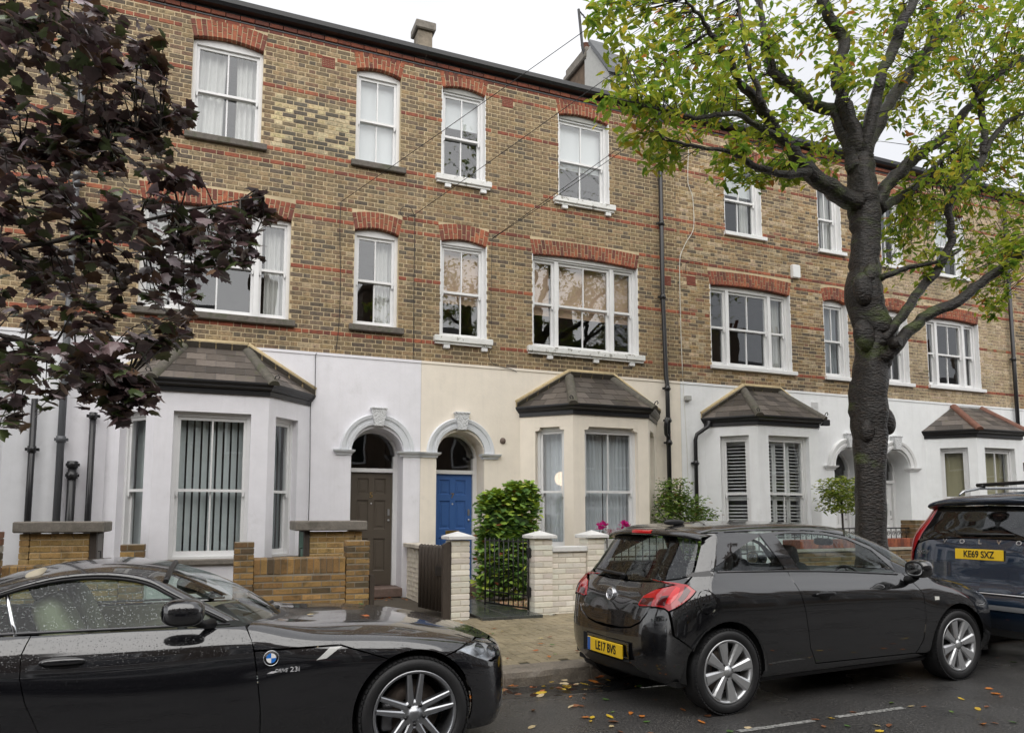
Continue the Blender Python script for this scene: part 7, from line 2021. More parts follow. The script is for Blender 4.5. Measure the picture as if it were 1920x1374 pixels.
MP_CL = [
    ((-1.47, 5.99, 5.12), 0.269), ((-1.11, 5.4, 4.71), 0.246), ((-0.91, 5.26, 4.7), 0.209), ((-0.8, 6.33, 5.43), 0.214), 
    ((-0.51, 5.61, 4.81), 0.107), ((-1.41, 6.45, 4.95), 0.291), ((-1.07, 6.37, 4.9), 0.23), ((-1.26, 5.69, 4.2), 0.291), 
    ((-1.3, 5.8, 3.94), 0.294), ((-1.06, 5.88, 4.1), 0.228), ((-0.9, 6.04, 4.37), 0.179), ((-0.72, 5.97, 4.44), 0.14), 
    ((-0.53, 5.93, 4.43), 0.14), ((-0.36, 6.01, 4.57), 0.103), ((-1.04, 6.42, 4.1), 0.292), ((-1.23, 5.86, 3.63), 0.335), 
    ((-0.68, 5.76, 4.0), 0.172), ((-0.52, 6.14, 4.3), 0.166), ((-0.38, 5.51, 3.84), 0.131), ((-0.73, 5.59, 3.49), 0.256), 
    ((-1.2, 6.47, 3.49), 0.371), ((-1.3, 5.88, 3.13), 0.294), ((-0.83, 5.91, 3.2), 0.268), ((-0.5, 5.21, 3.38), 0.173), 
    ((-0.41, 5.74, 3.39), 0.192), ((-0.25, 5.95, 3.61), 0.142), ((0.05, 5.23, 3.4), 0.109), ((0.27, 6.0, 3.9), 0.119), 
    ((0.16, 6.02, 3.57), 0.134), ((-0.04, 5.28, 3.18), 0.109), ((-0.23, 6.02, 3.26), 0.163), ((-0.33, 5.81, 3.03), 0.155), 
    ((-0.56, 6.08, 3.12), 0.201), ((-0.71, 5.66, 2.83), 0.22), ((-1.11, 6.12, 2.95), 0.31), ((-1.34, 6.16, 2.74), 0.268), 
    ((-0.85, 5.23, 2.44), 0.199), ((-0.59, 5.28, 2.54), 0.137), ((-0.41, 6.08, 2.89), 0.121), ((-0.28, 6.45, 3.07), 0.108), 
    ((-1.1, 5.53, 2.32), 0.189), ((-1.26, 5.79, 2.17), 0.107), ((-0.89, 5.97, 2.37), 0.133), ((-0.59, 5.62, 2.39), 0.102), 
    ((-0.47, 5.67, 2.31), 0.067), ((-0.53, 5.61, 2.19), 0.036), ((-1.36, 5.68, 4.44), 0.253), ((-1.4, 5.97, 3.45), 0.261), 
    ((-0.96, 5.59, 3.45), 0.216), ((-1.15, 5.69, 3.84), 0.219), ((-1.43, 6.2, 2.51), 0.191), ((-0.83, 5.23, 4.52), 0.174), 
    ((-0.71, 5.94, 4.78), 0.14), ]
# ================================================================ trees
M_bark = mat('cherry_bark', (0.015, 0.012, 0.010), rough=0.55, var=0.8, vscale=7, bump=0.9, bscale=14, bdist=0.03, stretch=(1.6, 1.6, 3.6), wet=0.35, spec=0.4,
             dirt=[((0.055, 0.04, 0.03), 5, (0.50, 0.68, 0.7)), ((0.012, 0.010, 0.009), 9, (0.52, 0.62, 0.8)), ((0.20, 0.19, 0.17), 12, (0.65, 0.70, 0.6)), ((0.07, 0.10, 0.015), 0.9, (0.55, 0.66, 0.6))])
M_bark2 = mat('maple_bark', (0.045, 0.038, 0.032), rough=0.7, var=0.4, vscale=14, bump=0.8, bscale=25, bdist=0.02)
M_leafy = mat('cherry_leaf', attr='Col', rough=0.5, var=0.15, vscale=30, trans=0.55)
M_shrub = mat('shrub_leaf', attr='Col', rough=0.45, var=0.2, vscale=30, trans=0.25, spec=0.3)
M_leafm = mat('maple_leaf', attr='Col', rough=0.33, var=0.25, vscale=30, trans=0.12, spec=0.75)
def leaf(mb, c, size, col, kind='oval', droop=0.3, nrm=None):
    """one leaf as a small folded polygon"""
    a = rnd(0, 2 * math.pi); t = rnd(-0.5, 0.6) - droop
    d = Vector((math.cos(a) * math.cos(t), math.sin(a) * math.cos(t), math.sin(t)))
    s = d.cross(Vector((rnd(-.6, .6), rnd(-.6, .6), 1))).normalized()
    n = s.cross(d).normalized()
    c = Vector(c)
    mb.col = col
    if kind == 'oval':
        w = size * rnd(0.20, 0.26)
        f = size * 0.06
        mb.add([c, c + d * size * .35 + s * w + n * f, c + d * size * .75 + s * w * .7 + n * f, c + d * size - n * size * .08, c + d * size * .75 - s * w * .7 + n * f, c + d * size * .35 - s * w + n * f],
               [(0, 1, 2, 3), (0, 3, 4, 5)])
    else:
        P = [(0, 0), (.28, .02), (.50, .06), (.44, .26), (.56, .50), (.36, .52), (.30, .70), (.16, .68), (0, 1.0), (-.16, .68), (-.30, .70), (-.36, .52), (-.56, .50), (-.44, .26), (-.50, .06), (-.28, .02)]
        f = rnd(0.08, 0.2)
        V = [c + s * p[0] * size + d * p[1] * size - n * (abs(p[0]) * f + p[1] * p[1] * 0.12) * size for p in P] + [c + d * size * .36]
        mb.add(V, [(i, (i + 1) % 16, 16) for i in range(16)])
def inside_ball():
    while True:
        v = Vector((rnd(-1, 1), rnd(-1, 1), rnd(-1, 1)))
        if v.length < 1: return v
# cherry
root = empty('street_tree', (7.62, 6.9, 0.1)); tag(root, 'street tree with dark knobbly trunk and yellow-green leaves behind the black hatchback', 'tree')
tk = MB()
allpts = []
for bi, br in enumerate(CH_BR):
    pts = [Vector(p) for p, r in br]; rs = [r for p, r in br]
    # resample smoothly
    n = max(8, int(sum((pts[i + 1] - pts[i]).length for i in range(len(pts) - 1)) / 0.09))
    ss = np.linspace(0, 1, len(pts)); q = np.linspace(0, 1, n)
    Pq = pchip(ss, np.array([[*p, r] for p, r in zip(pts, rs)]), q)
    jit = 0.014 if bi == 0 else 0.020
    pp = [Vector(p[:3]) + Vector((rnd(-jit, jit), rnd(-jit, jit), 0)) for p in Pq]; rr = [max(0.004, p[3] * rnd(0.97, 1.04)) for p in Pq]
    nb = 20 if bi == 0 else 12
    tmp = MB(); tmp.tube(pp, rr, nb)
    for i in range(len(tmp.v)):
        k = i // nb
        if k < len(pp):
            d = Vector(tmp.v[i]) - pp[k]; a = math.atan2(d.y, d.x)
            b = 1 + 0.07 * math.sin(3 * a + k * 0.33) + 0.045 * math.sin(5 * a - k * 0.21) + rnd(-.03, .03)
            tmp.v[i] = tuple(pp[k] + d * b)
    n0 = len(tk.v); tk.add(tmp.v, tmp.f, True)
    if bi: allpts += [(p, r) for p, r in zip(pp[2:], rr[2:])]
# burrs and pruned stubs on the trunk
for (dx, dy, z, r) in ((-.16, -.22, 4.35, .15), (.10, -.28, 3.95, .13), (-.05, -.32, 4.55, .11), (.17, -.22, 3.55, .16), (-.2, -.2, 3.75, .14), (.0, -.3, 3.05, .10), (.22, -.15, 2.7, .14), (-.2, -.18, 2.55, .11)):
    blob((7.70 + dx * .72, 6.9 + dy * 0.5, z), (r * 1.05, r * .75, r * 1.5), 1.0, 1.0, 16, 12, mb=tk, rot=Matrix.Rotation(rnd(-.6, .6), 3, 'Y'))
sm = MB()
part(root, 'trunk', tk, M_bark)
st_ = MB(); st_.tube([(7.80, 6.62, 3.62), (7.83, 6.50, 3.64)], [.075, .062], 14); part(root, 'pruned_stub', st_, M_bark)
tw = MB(); lf = MB()
GREENS = [((0.36, 0.43, 0.045), 4), ((0.27, 0.39, 0.045), 4), ((0.48, 0.50, 0.07), 3), ((0.15, 0.27, 0.035), 3), ((0.58, 0.47, 0.06), 1), ((0.55, 0.24, 0.06), 0.35)]
def grow(clumps, branches, tw, lf, per, size, pal, kind, droop, tr=0.006, trail=True):
    P = np.array([tuple(b[0]) for b in branches])
    for c, r in clumps:
        c = Vector(c); r = max(0.12, r)
        for t in range(max(3, int(per / 9))):
            end = c + inside_ball() * r
            i = int(np.argmin(((P - np.array(end)) ** 2).sum(1) + np.random.rand(len(P)) * 0.15))
            st = Vector(P[i])
            if (end - st).length > 1.6: st = end + (st - end).normalized() * rnd(0.5, 1.0)
            mid = st.lerp(end, .5) + Vector((rnd(-.08, .08), rnd(-.08, .08), rnd(0.0, .14)))
            tw.tube([st, mid, end], [tr, tr * .7, tr * .35], 4, cap=False)
            for k in range(9):
                q = (k + rnd(0, 1)) / 9
                base = (st.lerp(mid, q * 2) if q < .5 else mid.lerp(end, q * 2 - 1)) if q > 0.35 else end + inside_ball() * r * .4
                leaf(lf, base + inside_ball() * 0.05, size * rnd(.7, 1.2), pick(pal), kind, droop)
np.random.seed(5)
grow(CH_CL, allpts, tw, lf, 98, 0.124, GREENS, 'oval', 0.45)
off = [((rnd(5.0, 12.5), rnd(5.2, 9.2), rnd(7.4, 10.5)), 0.6) for k in range(60)] + [((rnd(10.3, 13.0), rnd(5.2, 8.8), rnd(5.0, 9.0)), 0.6) for k in range(25)]
grow(off, allpts, tw, lf, 60, 0.12, GREENS, 'oval', 0.45)
tag(part(root, 'twigs', tw, M_bark), kind='stuff')
part(root, 'crown', lf, M_leafy, colour=True, fix=False)
# purple maple
root = empty('street_tree', (-3.0, 6.6, 0.1)); tag(root, 'purple-leaved maple overhanging the left side of the houses', 'tree')
tk = MB(); limbs = []
def limb(pts, r0, r1, n=14):
    q = pchip(np.linspace(0, 1, len(pts)), np.array(pts, float), np.linspace(0, 1, n))
    pp = [Vector(p) + Vector((rnd(-.02, .02), rnd(-.02, .02), rnd(-.02, .02))) for p in q]; rr = [lerp(r0, r1, k / (n - 1)) for k in range(n)]
    tk.tube(pp, rr, 10); limbs.extend([(p, r) for p, r in zip(pp, rr)])
limb([(-3.0, 6.6, .1), (-3.02, 6.6, 1.2), (-2.95, 6.55, 2.4), (-2.9, 6.5, 3.4)], .22, .16)
limb([(-2.9, 6.5, 3.3), (-2.85, 6.4, 4.6), (-2.7, 6.3, 6.2)], .15, .06)
limb([(-2.9, 6.5, 3.2), (-2.3, 6.2, 3.75), (-1.6, 5.95, 4.0), (-1.0, 5.85, 4.1), (-.45, 5.8, 4.35)], .045, .006)
limb([(-2.9, 6.5, 3.0), (-2.3, 6.1, 3.2), (-1.6, 5.85, 3.25), (-.9, 5.75, 3.45), (-.2, 5.75, 3.75), (.3, 5.75, 3.92)], .032, .004)
limb([(-2.9, 6.5, 2.8), (-2.2, 6.1, 2.75), (-1.5, 5.9, 2.75), (-.95, 5.8, 2.6), (-.6, 5.8, 2.45)], .03, .004)
limb([(-2.85, 6.45, 4.2), (-2.2, 6.0, 4.75), (-1.5, 5.8, 4.9), (-1.1, 5.8, 5.0)], .05, .008)
limb([(-2.9, 6.5, 3.4), (-3.6, 6.9, 4.4), (-4.4, 7.1, 5.2)], .1, .03)
limb([(-2.9, 6.5, 3.4), (-3.2, 5.7, 4.4), (-3.5, 5.0, 5.0)], .1, .03)
tw, lf = MB(), MB()
PURP = [((0.12, 0.072, 0.075), 4), ((0.17, 0.115, 0.12), 3.5), ((0.07, 0.045, 0.042), 2.5), ((0.10, 0.135, 0.05), 4), ((0.15, 0.085, 0.05), 2), ((0.30, 0.245, 0.26), 2.2)]
grow(MP_CL, limbs, tw, lf, 62, 0.104, PURP, 'maple', 0.35, 0.007)
offm = [((rnd(-5.2, -1.9), rnd(4.8, 7.8), rnd(3.0, 7.0)), .6) for k in range(55)]
grow(offm, limbs, tw, lf, 45, 0.15, PURP, 'maple', 0.35, 0.005)
part(root, 'trunk', tk, M_bark2); tag(part(root, 'twigs', tw, M_bark2), kind='stuff')
part(root, 'crown', lf, M_leafm, colour=True, fix=False)
# ---------------------------------------------------------------- shrubs
def shrub(name, label, cat, boxes, n, size, pal, kind, stems=(), droop=.1, m=None, group=None):
    """leafy shrub: leaves near the surface of rounded boxes"""
    c0 = boxes[0]
    root = empty(name, ((c0[0] + c0[1]) / 2, (c0[2] + c0[3]) / 2, GY)); tag(root, label, cat, group)
    lf = MB()
    tot = sum((b[1] - b[0]) * (b[5] - b[4]) for b in boxes)
    for b in boxes:
        k = int(n * (b[1] - b[0]) * (b[5] - b[4]) / tot)
        for i in range(k):
            v = inside_ball(); e = max(abs(v.x), abs(v.y), abs(v.z)) + 1e-6
            v = v / e * rnd(.74, 1.16) if rnd(0, 1) < .8 else v / e * rnd(.2, .8)
            p = ((b[0] + b[1]) / 2 + v.x * (b[1] - b[0]) / 2, (b[2] + b[3]) / 2 + v.y * (b[3] - b[2]) / 2, (b[4] + b[5]) / 2 + v.z * (b[5] - b[4]) / 2 + .03 * math.sin(p_x(v) * 9))
            leaf(lf, p, size * rnd(.7, 1.25), pick(pal), kind, droop)
    part(root, 'foliage', lf, m or M_shrub, colour=True, fix=False)
    sm = MB()
    for s in stems: sm.tube(s[0], s[1], 6)
    if stems: part(root, 'stem', sm, M_bark2)
    return root
def p_x(v): return v.x + v.y
IVY = [((0.19, 0.32, 0.075), 5), ((0.12, 0.23, 0.06), 4), ((0.28, 0.42, 0.07), 3), ((0.46, 0.56, 0.08), 2.2), ((0.26, 0.08, 0.04), .25)]
LIME = [((0.38, 0.50, 0.05), 4), ((0.28, 0.40, 0.045), 4), ((0.16, 0.27, 0.04), 2)]
sh = shrub('ivy_bush', 'square green ivy bush behind the black iron gate', 'bush', [(3.93, 4.80, 10.75, 11.15, .35, 1.72), (4.0, 4.35, 10.8, 11.1, 1.55, 1.85), (4.35, 4.82, 10.75, 11.1, 1.55, 1.98)], 4200, .092, IVY, 'maple',
           stems=[([(4.3, 10.95, .15), (4.32, 10.95, 1.2)], .02), ([(4.5, 10.95, .15), (4.52, 10.95, 1.3)], .018)])
cm = blob((4.36, 10.95, 1.0), (.36, .14, .62), .4, .4); part(sh, 'dark_core', cm, mat('dark_core_green', (.05, .09, .03), rough=.9))  # dark blob added inside the ivy to block the view through its leaves
lf = MB()
for k in range(520):
    x = rnd(3.95, 4.82); z = 1.70 + (.22 if x > 4.35 else .1) + .05 * math.sin(x * 23) + rnd(-.1, .06); leaf(lf, (x, rnd(10.75, 11.1), z), .08, pick(LIME), 'maple', -.2)
part(sh, 'young_growth', lf, M_shrub, colour=True, fix=False)
shrub('climbing_shrub', 'wispy green climbing shrub beside the downpipe of the cream house', 'shrub', [(7.35, 8.25, 11.0, 11.5, .5, 1.75), (7.5, 8.0, 11.1, 11.5, 1.6, 2.1), (7.75, 8.5, 11.0, 11.5, 1.0, 1.6)], 6500, .075,
      [((0.16, 0.25, 0.055), 5), ((0.24, 0.34, 0.06), 4), ((0.10, 0.17, 0.04), 3), ((0.3, 0.18, 0.07), .6)], 'oval', stems=[([(7.8, 11.3, .15), (7.75, 11.3, 1.2), (7.9, 11.3, 2.05)], .012), ([(7.9, 11.3, .15), (8.1, 11.3, 1.0), (8.3, 11.25, 1.6)], .01)])
tp = shrub('topiary_tree', 'small round clipped tree on a thin stem by the white arched door', 'topiary', [(10.60, 11.22, 10.2, 10.8, 1.60, 2.14)], 1700, .08,
      [((0.32, 0.38, 0.06), 4), ((0.22, 0.30, 0.045), 4), ((0.45, 0.46, 0.09), 2), ((0.10, 0.16, 0.03), 2)], 'oval', stems=[([(10.91, 10.5, .45), (10.92, 10.5, 1.2), (10.91, 10.5, 1.8)], .02)])
pt_ = MB(); pt_.lathe([(.0, .16), (.15, .16), (.19, .5), (.21, .52), (.21, .55), (.18, .55), (.17, .48), (0, .48)], 'z', 24, (10.91, 10.5, 0)); part(tp, 'pot', pt_, mat('lead_pot', (.12, .12, .125), rough=.6))
# cyclamen and heather in the trough
fl = empty('trough_flowers', (5.75, 9.58, 1.12)); tag(fl, 'magenta cyclamens and pink heather in the flower trough', 'flowers')
lf = MB()
for k in range(420): leaf(lf, (rnd(5.22, 6.1), rnd(9.46, 9.70), 1.13 + rnd(0, .10)), .06, pick([((.04, .10, .02), 3), ((.09, .16, .03), 2), ((.2, .25, .04), .6)]), 'oval', .1)
part(fl, 'leaves', lf, M_leafy, colour=True, fix=False)
hm = MB()
for cx in (5.42, 5.47, 5.66):
    for k in range(160): leaf(hm, (cx + rnd(-.07, .07), rnd(9.46, 9.66), 1.16 + rnd(0, .13)), .022, pick([((.42, .16, .22), 3), ((.5, .28, .3), 2)]), 'oval', -.4)
part(fl, 'heather', hm, M_leafy, colour=True, fix=False)
for cx in (5.27, 5.66):
    pm = MB()
    for k in range(9):
        bx, by, bz = cx + rnd(-.06, .06), 9.52 + rnd(-.04, .05), 1.28 + rnd(0, .10)
        for q in range(5): leaf(pm, (bx, by, bz), .075, pick([((.55, .01, .22), 3), ((.70, .03, .33), 2)]), 'oval', -.7)
    part(fl, 'cyclamen_bloom', pm, M_leafy, colour=True, fix=False)
    sm = MB()
    for k in range(4): sm.tube([(cx + rnd(-.03, .03), 9.53, 1.12), (cx + rnd(-.05, .05), 9.53, 1.27)], .003, 5)
    part(fl, 'stalk', sm, M_leafy)
# ================================================================ curtains and blinds
def drape(x0, x1, z0, z1, y, label, m=None, folds=6, amp=.03, top=None, name='curtain', cat='curtain', group='curtains in the windows', lean=0.0):
    mb = MB(); n = folds * 8
    rows = []
    for j, z in enumerate((z0, lerp(z0, z1, .33), lerp(z0, z1, .66), z1)):
        f = j / 3
        rows.append([(lerp(x0 + lean * (1 - f), x1 + lean * .4 * (1 - f), i / n) + .006 * math.sin(i * .9 + j), y + amp * math.sin(2 * math.pi * folds * i / n + .4 * math.sin(j + i * .05)) * (1 - .25 * f) + .01 * math.sin(i * .31), z) for i in range(n + 1)])
    mb.strip(rows, smooth=True)
    o = mb.build(name, m or M_curtain, None, (0, 0, 0), origin=((x0 + x1) / 2, y, z0)); o.location = ((x0 + x1) / 2, y, z0)
    return tag(o, label, cat, group)
def blind(x0, x1, z0, z1, y, label, m, name='roller_blind', scallop=0):
    mb = MB(); n = 24
    bot = [(lerp(x0, x1, i / n), y, z0 + (.03 * abs(math.sin(i / n * math.pi * scallop)) if scallop else 0)) for i in range(n + 1)]
    mb.strip([bot, [(p[0], y, z1) for p in bot]])
    mb.tube([(x0, y, z1), (x1, y, z1)], .02, 8)
    if not scallop: mb.box(x0, x1, y - .006, y + .006, z0 - .012, z0 + .012)
    o = mb.build(name, m, None, origin=((x0 + x1) / 2, y, z1)); o.location = ((x0 + x1) / 2, y, z1)
    return tag(o, label, 'blind', 'blinds in the windows')
CY_ = FY + .30
drape(-.46, -.02, 7.44, 8.95, CY_, 'left white curtain in the top window of the lilac house', folds=4, lean=-.08)
drape(.14, .48, 7.44, 8.95, CY_, 'right white curtain in the top window of the lilac house', folds=4)
blind(2.08, 2.75, 7.45, 9.02, CY_ - .04, 'white sheet filling the small top window of the lilac house', M_blindw)
drape(-1.06, -.74, 4.63, 6.18, CY_, 'white curtain in the left light of the wide lilac house window', folds=4)
drape(.66, 1.0, 4.63, 6.18, CY_, 'white curtain in the right light of the wide lilac house window', folds=4)
drape(2.45, 2.76, 4.66, 6.2, CY_, 'cream curtain drawn to the right of the small middle window', folds=4)
blind(3.60, 4.30, 8.48, 9.02, CY_ - .04, 'short white roller blind in the small top window of the cream house', M_blindw)
blind(5.88, 6.83, 8.12, 9.02, CY_ - .04, 'white roller blind half down in the large top window of the cream house', M_blindw)
blind(3.60, 4.33, 5.20, 6.22, CY_ - .04, 'tan blind with scalloped hem in the small window above the blue door', M_blindtan, scallop=6)
blind(5.34, 5.72, 5.20, 6.22, CY_ - .04, 'tan blind in the left light of the wide cream house window', M_blindtan)
blind(5.82, 6.95, 5.20, 6.22, CY_ - .04, 'tan blind in the middle light of the wide cream house window', M_blindtan)
blind(7.05, 7.43, 5.20, 6.22, CY_ - .04, 'tan blind in the right light of the wide cream house window', M_blindtan)
blind(9.68, 10.5, 8.25, 8.84, CY_ - .04, 'white roller blind in the top window left of the street tree', M_blindw)
drape(10.28, 10.5, 7.36, 8.3, CY_ + .05, 'pale curtain edge in the top window left of the street tree', folds=3)
drape(10.98, 11.2, 4.55, 6.1, CY_, 'pale grey curtain in the right light of the wide white house window', folds=3)
drape(12.45, 12.80, 4.53, 6.1, CY_, 'grey curtain in the narrow window beside the tree trunk', m=M_net, folds=4)
drape(12.5, 12.75, 7.34, 8.8, CY_, 'pale curtain in the narrow top window beside the tree trunk', folds=3)
drape(16.7, 16.98, 4.55, 6.05, CY_, 'pale curtain in the right light of the far right window', folds=3)
blind(16.0, 16.7, 8.0, 8.7, CY_ - .04, 'pale blind in the top window at the far right', M_blindw)
# vertical blinds in the lilac bay
def bay_frame(cx):
    y1, y0 = SY, SY - BD
    return [((cx - BH, y1), (cx - BF, y0)), ((cx - BF, y0), (cx + BF, y0)), ((cx + BF, y0), (cx + BH, y1))]
def vertical_blind(cx, i, s0, s1, label, ang):
    (ax, ay), (bx, by) = bay_frame(cx)[i]
    a = Vector((ax, ay, 0)); d = (Vector((bx, by, 0)) - a); L = d.length; d.normalize(); n = Vector((-d.y, d.x, 0))
    if n.y < 0: n = -n
    root = empty('vertical_blind', a + d * (s0 + s1) / 2 + n * .32 + Vector((0, 0, .95))); tag(root, label, 'blind', 'vertical blinds in the lilac bay')
    k = int((s1 - s0) / .098)
    for q in range(k + 1):
        s = lerp(s0, s1, q / k); c = a + d * s + n * .32
        an = ang + rnd(-.12, .12)
        v = d * math.cos(an) * .043 + n * math.sin(an) * .043
        mb = MB(); mb.strip([[c - v + Vector((0, 0, z)), c + n * .006 + Vector((0, 0, z)), c + v + Vector((0, 0, z))] for z in (.97, 2.90)], smooth=True)
        part(root, 'slat', mb, M_vblind)
    mb = MB(); mb.obox(a + d * (s0 + s1) / 2 + n * .32 + Vector((0, 0, 2.92)), d * (s1 - s0) / 2, n * .02, Vector((0, 0, .02))); part(root, 'head_rail', mb, M_white)
vertical_blind(-.02, 1, .26, 1.25, 'pale vertical slat blind in the front of the lilac bay', .55)
vertical_blind(-.02, 0, .32, .84, 'pale vertical slat blind in the left side of the lilac bay', .5)
vertical_blind(-.02, 2, .20, .70, 'dark vertical slat blind in the right side of the lilac bay', 1.1)
# net curtains, lamp and furniture in the cream bay
def bay_drape(cx, i, s0, s1, z0, z1, label, m, folds=9, dist=.34, amp=.022):
    (ax, ay), (bx, by) = bay_frame(cx)[i]
    a = Vector((ax, ay, 0)); d = (Vector((bx, by, 0)) - a).normalized(); n = Vector((-d.y, d.x, 0))
    if n.y < 0: n = -n
    mb = MB(); N_ = folds * 8; rows = []
    for z in (z0, lerp(z0, z1, .5), z1):
        rows.append([a + d * lerp(s0, s1, q / N_) + n * (dist + amp * math.sin(2 * math.pi * folds * q / N_ + .3 * math.sin(q * .13 + z))) + Vector((0, 0, z)) for q in range(N_ + 1)])
    mb.strip(rows, smooth=True)
    c = a + d * (s0 + s1) / 2 + n * dist + Vector((0, 0, z0))
    o = mb.build('net_curtain', m, None, origin=c); o.location = c
    tag(o, label, 'curtain', 'net curtains in the cream bay')
M_netsheer = glass_mat('sheer', (1, 1, 1), .0)
m = bpy.data.materials.new('sheer_net'); m.use_nodes = True
nt = m.node_tree; p_ = nt.nodes['Principled BSDF']; p_.inputs['Base Color'].default_value = (.76, .80, .84, 1); p_.inputs['Roughness'].default_value = .9; p_.inputs['Alpha'].default_value = .82
M_sheer = m
bay_drape(6.44, 0, .28, .90, .98, 2.98, 'net curtain in the left side of the cream bay', M_sheer, 6)
bay_drape(6.44, 1, .20, .74, .98, 2.98, 'net curtain left half in the front of the cream bay', M_sheer, 7)
bay_drape(6.44, 1, .76, 1.32, .98, 2.98, 'net curtain right half in the front of the cream bay', M_sheer, 7)
lp = empty('table_lamp', (6.02, 12.35, 1.35)); tag(lp, 'glowing round lamp behind the net curtain of the cream bay', 'lamp')
mb = blob((6.02, 12.35, 2.17), (.14, .14, .13), .9, 1.0); part(lp, 'lamp_shade', mb, emit_mat('lamp_glow', (1.0, .72, .46), 2.2))
mb = MB(); mb.tube([(6.02, 12.35, .95), (6.02, 12.35, 2.06)], .02, 8); mb.lathe([(0, .30), (.14, .30), (.14, .33), (.03, .36), (.03, .95)], 'z', 16, (6.02, 12.35, 0)); part(lp, 'lamp_stand', mb, M_brass)
# louvred shutters in the white bay
def shutters(cx, i, s0, s1, panels, label, tilt):
    (ax, ay), (bx, by) = bay_frame(cx)[i]
    a = Vector((ax, ay, 0)); d = (Vector((bx, by, 0)) - a).normalized(); n = Vector((-d.y, d.x, 0))
    if n.y < 0: n = -n
    root = empty('window_shutter', a + d * (s0 + s1) / 2 + n * .27 + Vector((0, 0, .95))); tag(root, label, 'shutter', 'white louvred shutters')
    w = (s1 - s0) / panels
    for q in range(panels):
        p0, p1 = s0 + q * w + .003, s0 + (q + 1) * w - .003
        fm = MB()
        for (sa, sb, z0, z1) in ((p0, p0 + .045, .97, 2.96), (p1 - .045, p1, .97, 2.96), (p0 + .045, p1 - .045, .97, 1.05), (p0 + .045, p1 - .045, 2.88, 2.96), (p0 + .045, p1 - .045, 1.78, 1.86)):
            c = a + d * (sa + sb) / 2 + n * .27 + Vector((0, 0, (z0 + z1) / 2)); fm.obox(c, d * (sb - sa) / 2, n * .014, Vector((0, 0, (z1 - z0) / 2)))
        f_ = part(root, 'shutter_panel', fm, M_white)
        z = 1.085
        while z < 2.87:
            if not 1.74 < z < 1.90:
                lm = MB(); c = a + d * (p0 + p1) / 2 + n * .27 + Vector((0, 0, z))
                lm.obox(c, d * (p1 - p0 - .095) / 2, (n * math.cos(tilt) + Vector((0, 0, 1)) * math.sin(tilt)) * .031, (Vector((0, 0, 1)) * math.cos(tilt) - n * math.sin(tilt)) * .004)
                part(root, 'louvre', lm, M_white, parent=f_)
            z += .066
shutters(10.39, 0, .32, .86, 1, 'white louvred shutters in the left side of the white bay', .35)
shutters(10.39, 1, .25, 1.25, 3, 'white louvred shutters in the front of the white bay', .35)
# swagged beige blinds in the far bay
for i, s0, s1, nm in ((0, .32, .86, 'left side'), (1, .25, 1.25, 'front')):
    bay_drape(16.45, i, s0, s1, 1.55, 2.95, 'beige swagged blind in the %s of the far right bay' % nm, mat('beige_blind', (.50, .46, .30), rough=.9, trans=.2), 4, .30, .012)
# ================================================================ pipes, cables and fittings on the houses
H5, H7, H9, H11 = HOUSES[5], HOUSES[7], HOUSES[9], HOUSES[11]
def col(zs, x, y): return [(z, x, y) for z in zs]
downpipe(H5, [(-1.98, 11.90, 9.55), (-1.98, 11.90, 4.15), (-1.98, 11.88, 4.05), (-1.98, 11.88, .2)], .048, col((8.3, 6.6, 4.9), -1.98, 11.90) + col((2.55,), -1.98, 11.88), m=mat('grey_pipe', (.10, .105, .115), rough=.35))
downpipe(H5, [(-1.60, 11.88, 2.95), (-1.60, 11.88, .2)], .042, col((2.9, 1.2), -1.60, 11.88))
downpipe(H5, [(-1.82, 11.87, 2.25), (-1.82, 11.87, .2)], .055, col((2.2, 2.05), -1.82, 11.87), name='soil_pipe')
downpipe(HOUSES[3], [(-2.32, 11.88, 3.1), (-2.32, 11.88, .2)], .042, col((2.4,), -2.32, 11.88))
downpipe(H7, [(8.0, 11.90, 9.5), (8.0, 11.90, 5.8), (8.04, 11.90, 4.15), (8.05, 11.88, 4.0), (8.06, 11.87, .2)], .043, [(7.2, 8.0, 11.90), (5.72, 8.0, 11.90), (3.92, 8.05, 11.88), (3.3, 8.055, 11.875), (2.87, 8.055, 11.87), (1.5, 8.06, 11.87)])
downpipe(H7, [(7.90, 11.70, 3.33), (7.90, 11.74, 3.15), (7.96, 11.82, 3.03), (8.04, 11.87, 2.98)], .036, name='gutter_outlet')
downpipe(H9, [(8.95, 11.82, 3.33), (8.95, 11.84, 3.22), (8.72, 11.90, 3.06), (8.70, 11.92, 2.95), (8.70, 11.92, .2)], .038, col((2.5, 1.2), 8.70, 11.92))
downpipe(H11, [(18.13, 11.90, 9.5), (18.13, 11.90, .2)], .045, col((7.4, 5.3, 3.4, 2.0), 18.13, 11.90))
hp = MB(); hp.prism([(17.98, 11.78, 2.75), (18.28, 11.78, 2.75), (18.20, 11.78, 2.55), (18.06, 11.78, 2.55)], (0, .16, 0)); part(H11, 'hopper_head', hp, M_black)
def cable(root, pts, m=None, r=.006, name='cable'):
    q = pchip(np.linspace(0, 1, len(pts)), np.array(pts, float), np.linspace(0, 1, len(pts) * 5))
    mb = MB(); mb.tube([tuple(p) for p in q], r, 5); part(root, name, mb, m or M_cable)
cable(H5, [(1.48, 11.965, 4.08), (1.46, 11.95, 4.0), (1.465, 11.95, 3.4), (1.40, 11.93, 3.2), (1.42, 11.96, 2.0), (1.41, 11.96, .3)])
cable(H5, [(1.81, 11.97, 6.65), (1.80, 11.97, 6.2), (1.83, 11.97, 5.3), (1.82, 11.97, 4.6), (1.78, 11.97, 4.12)])
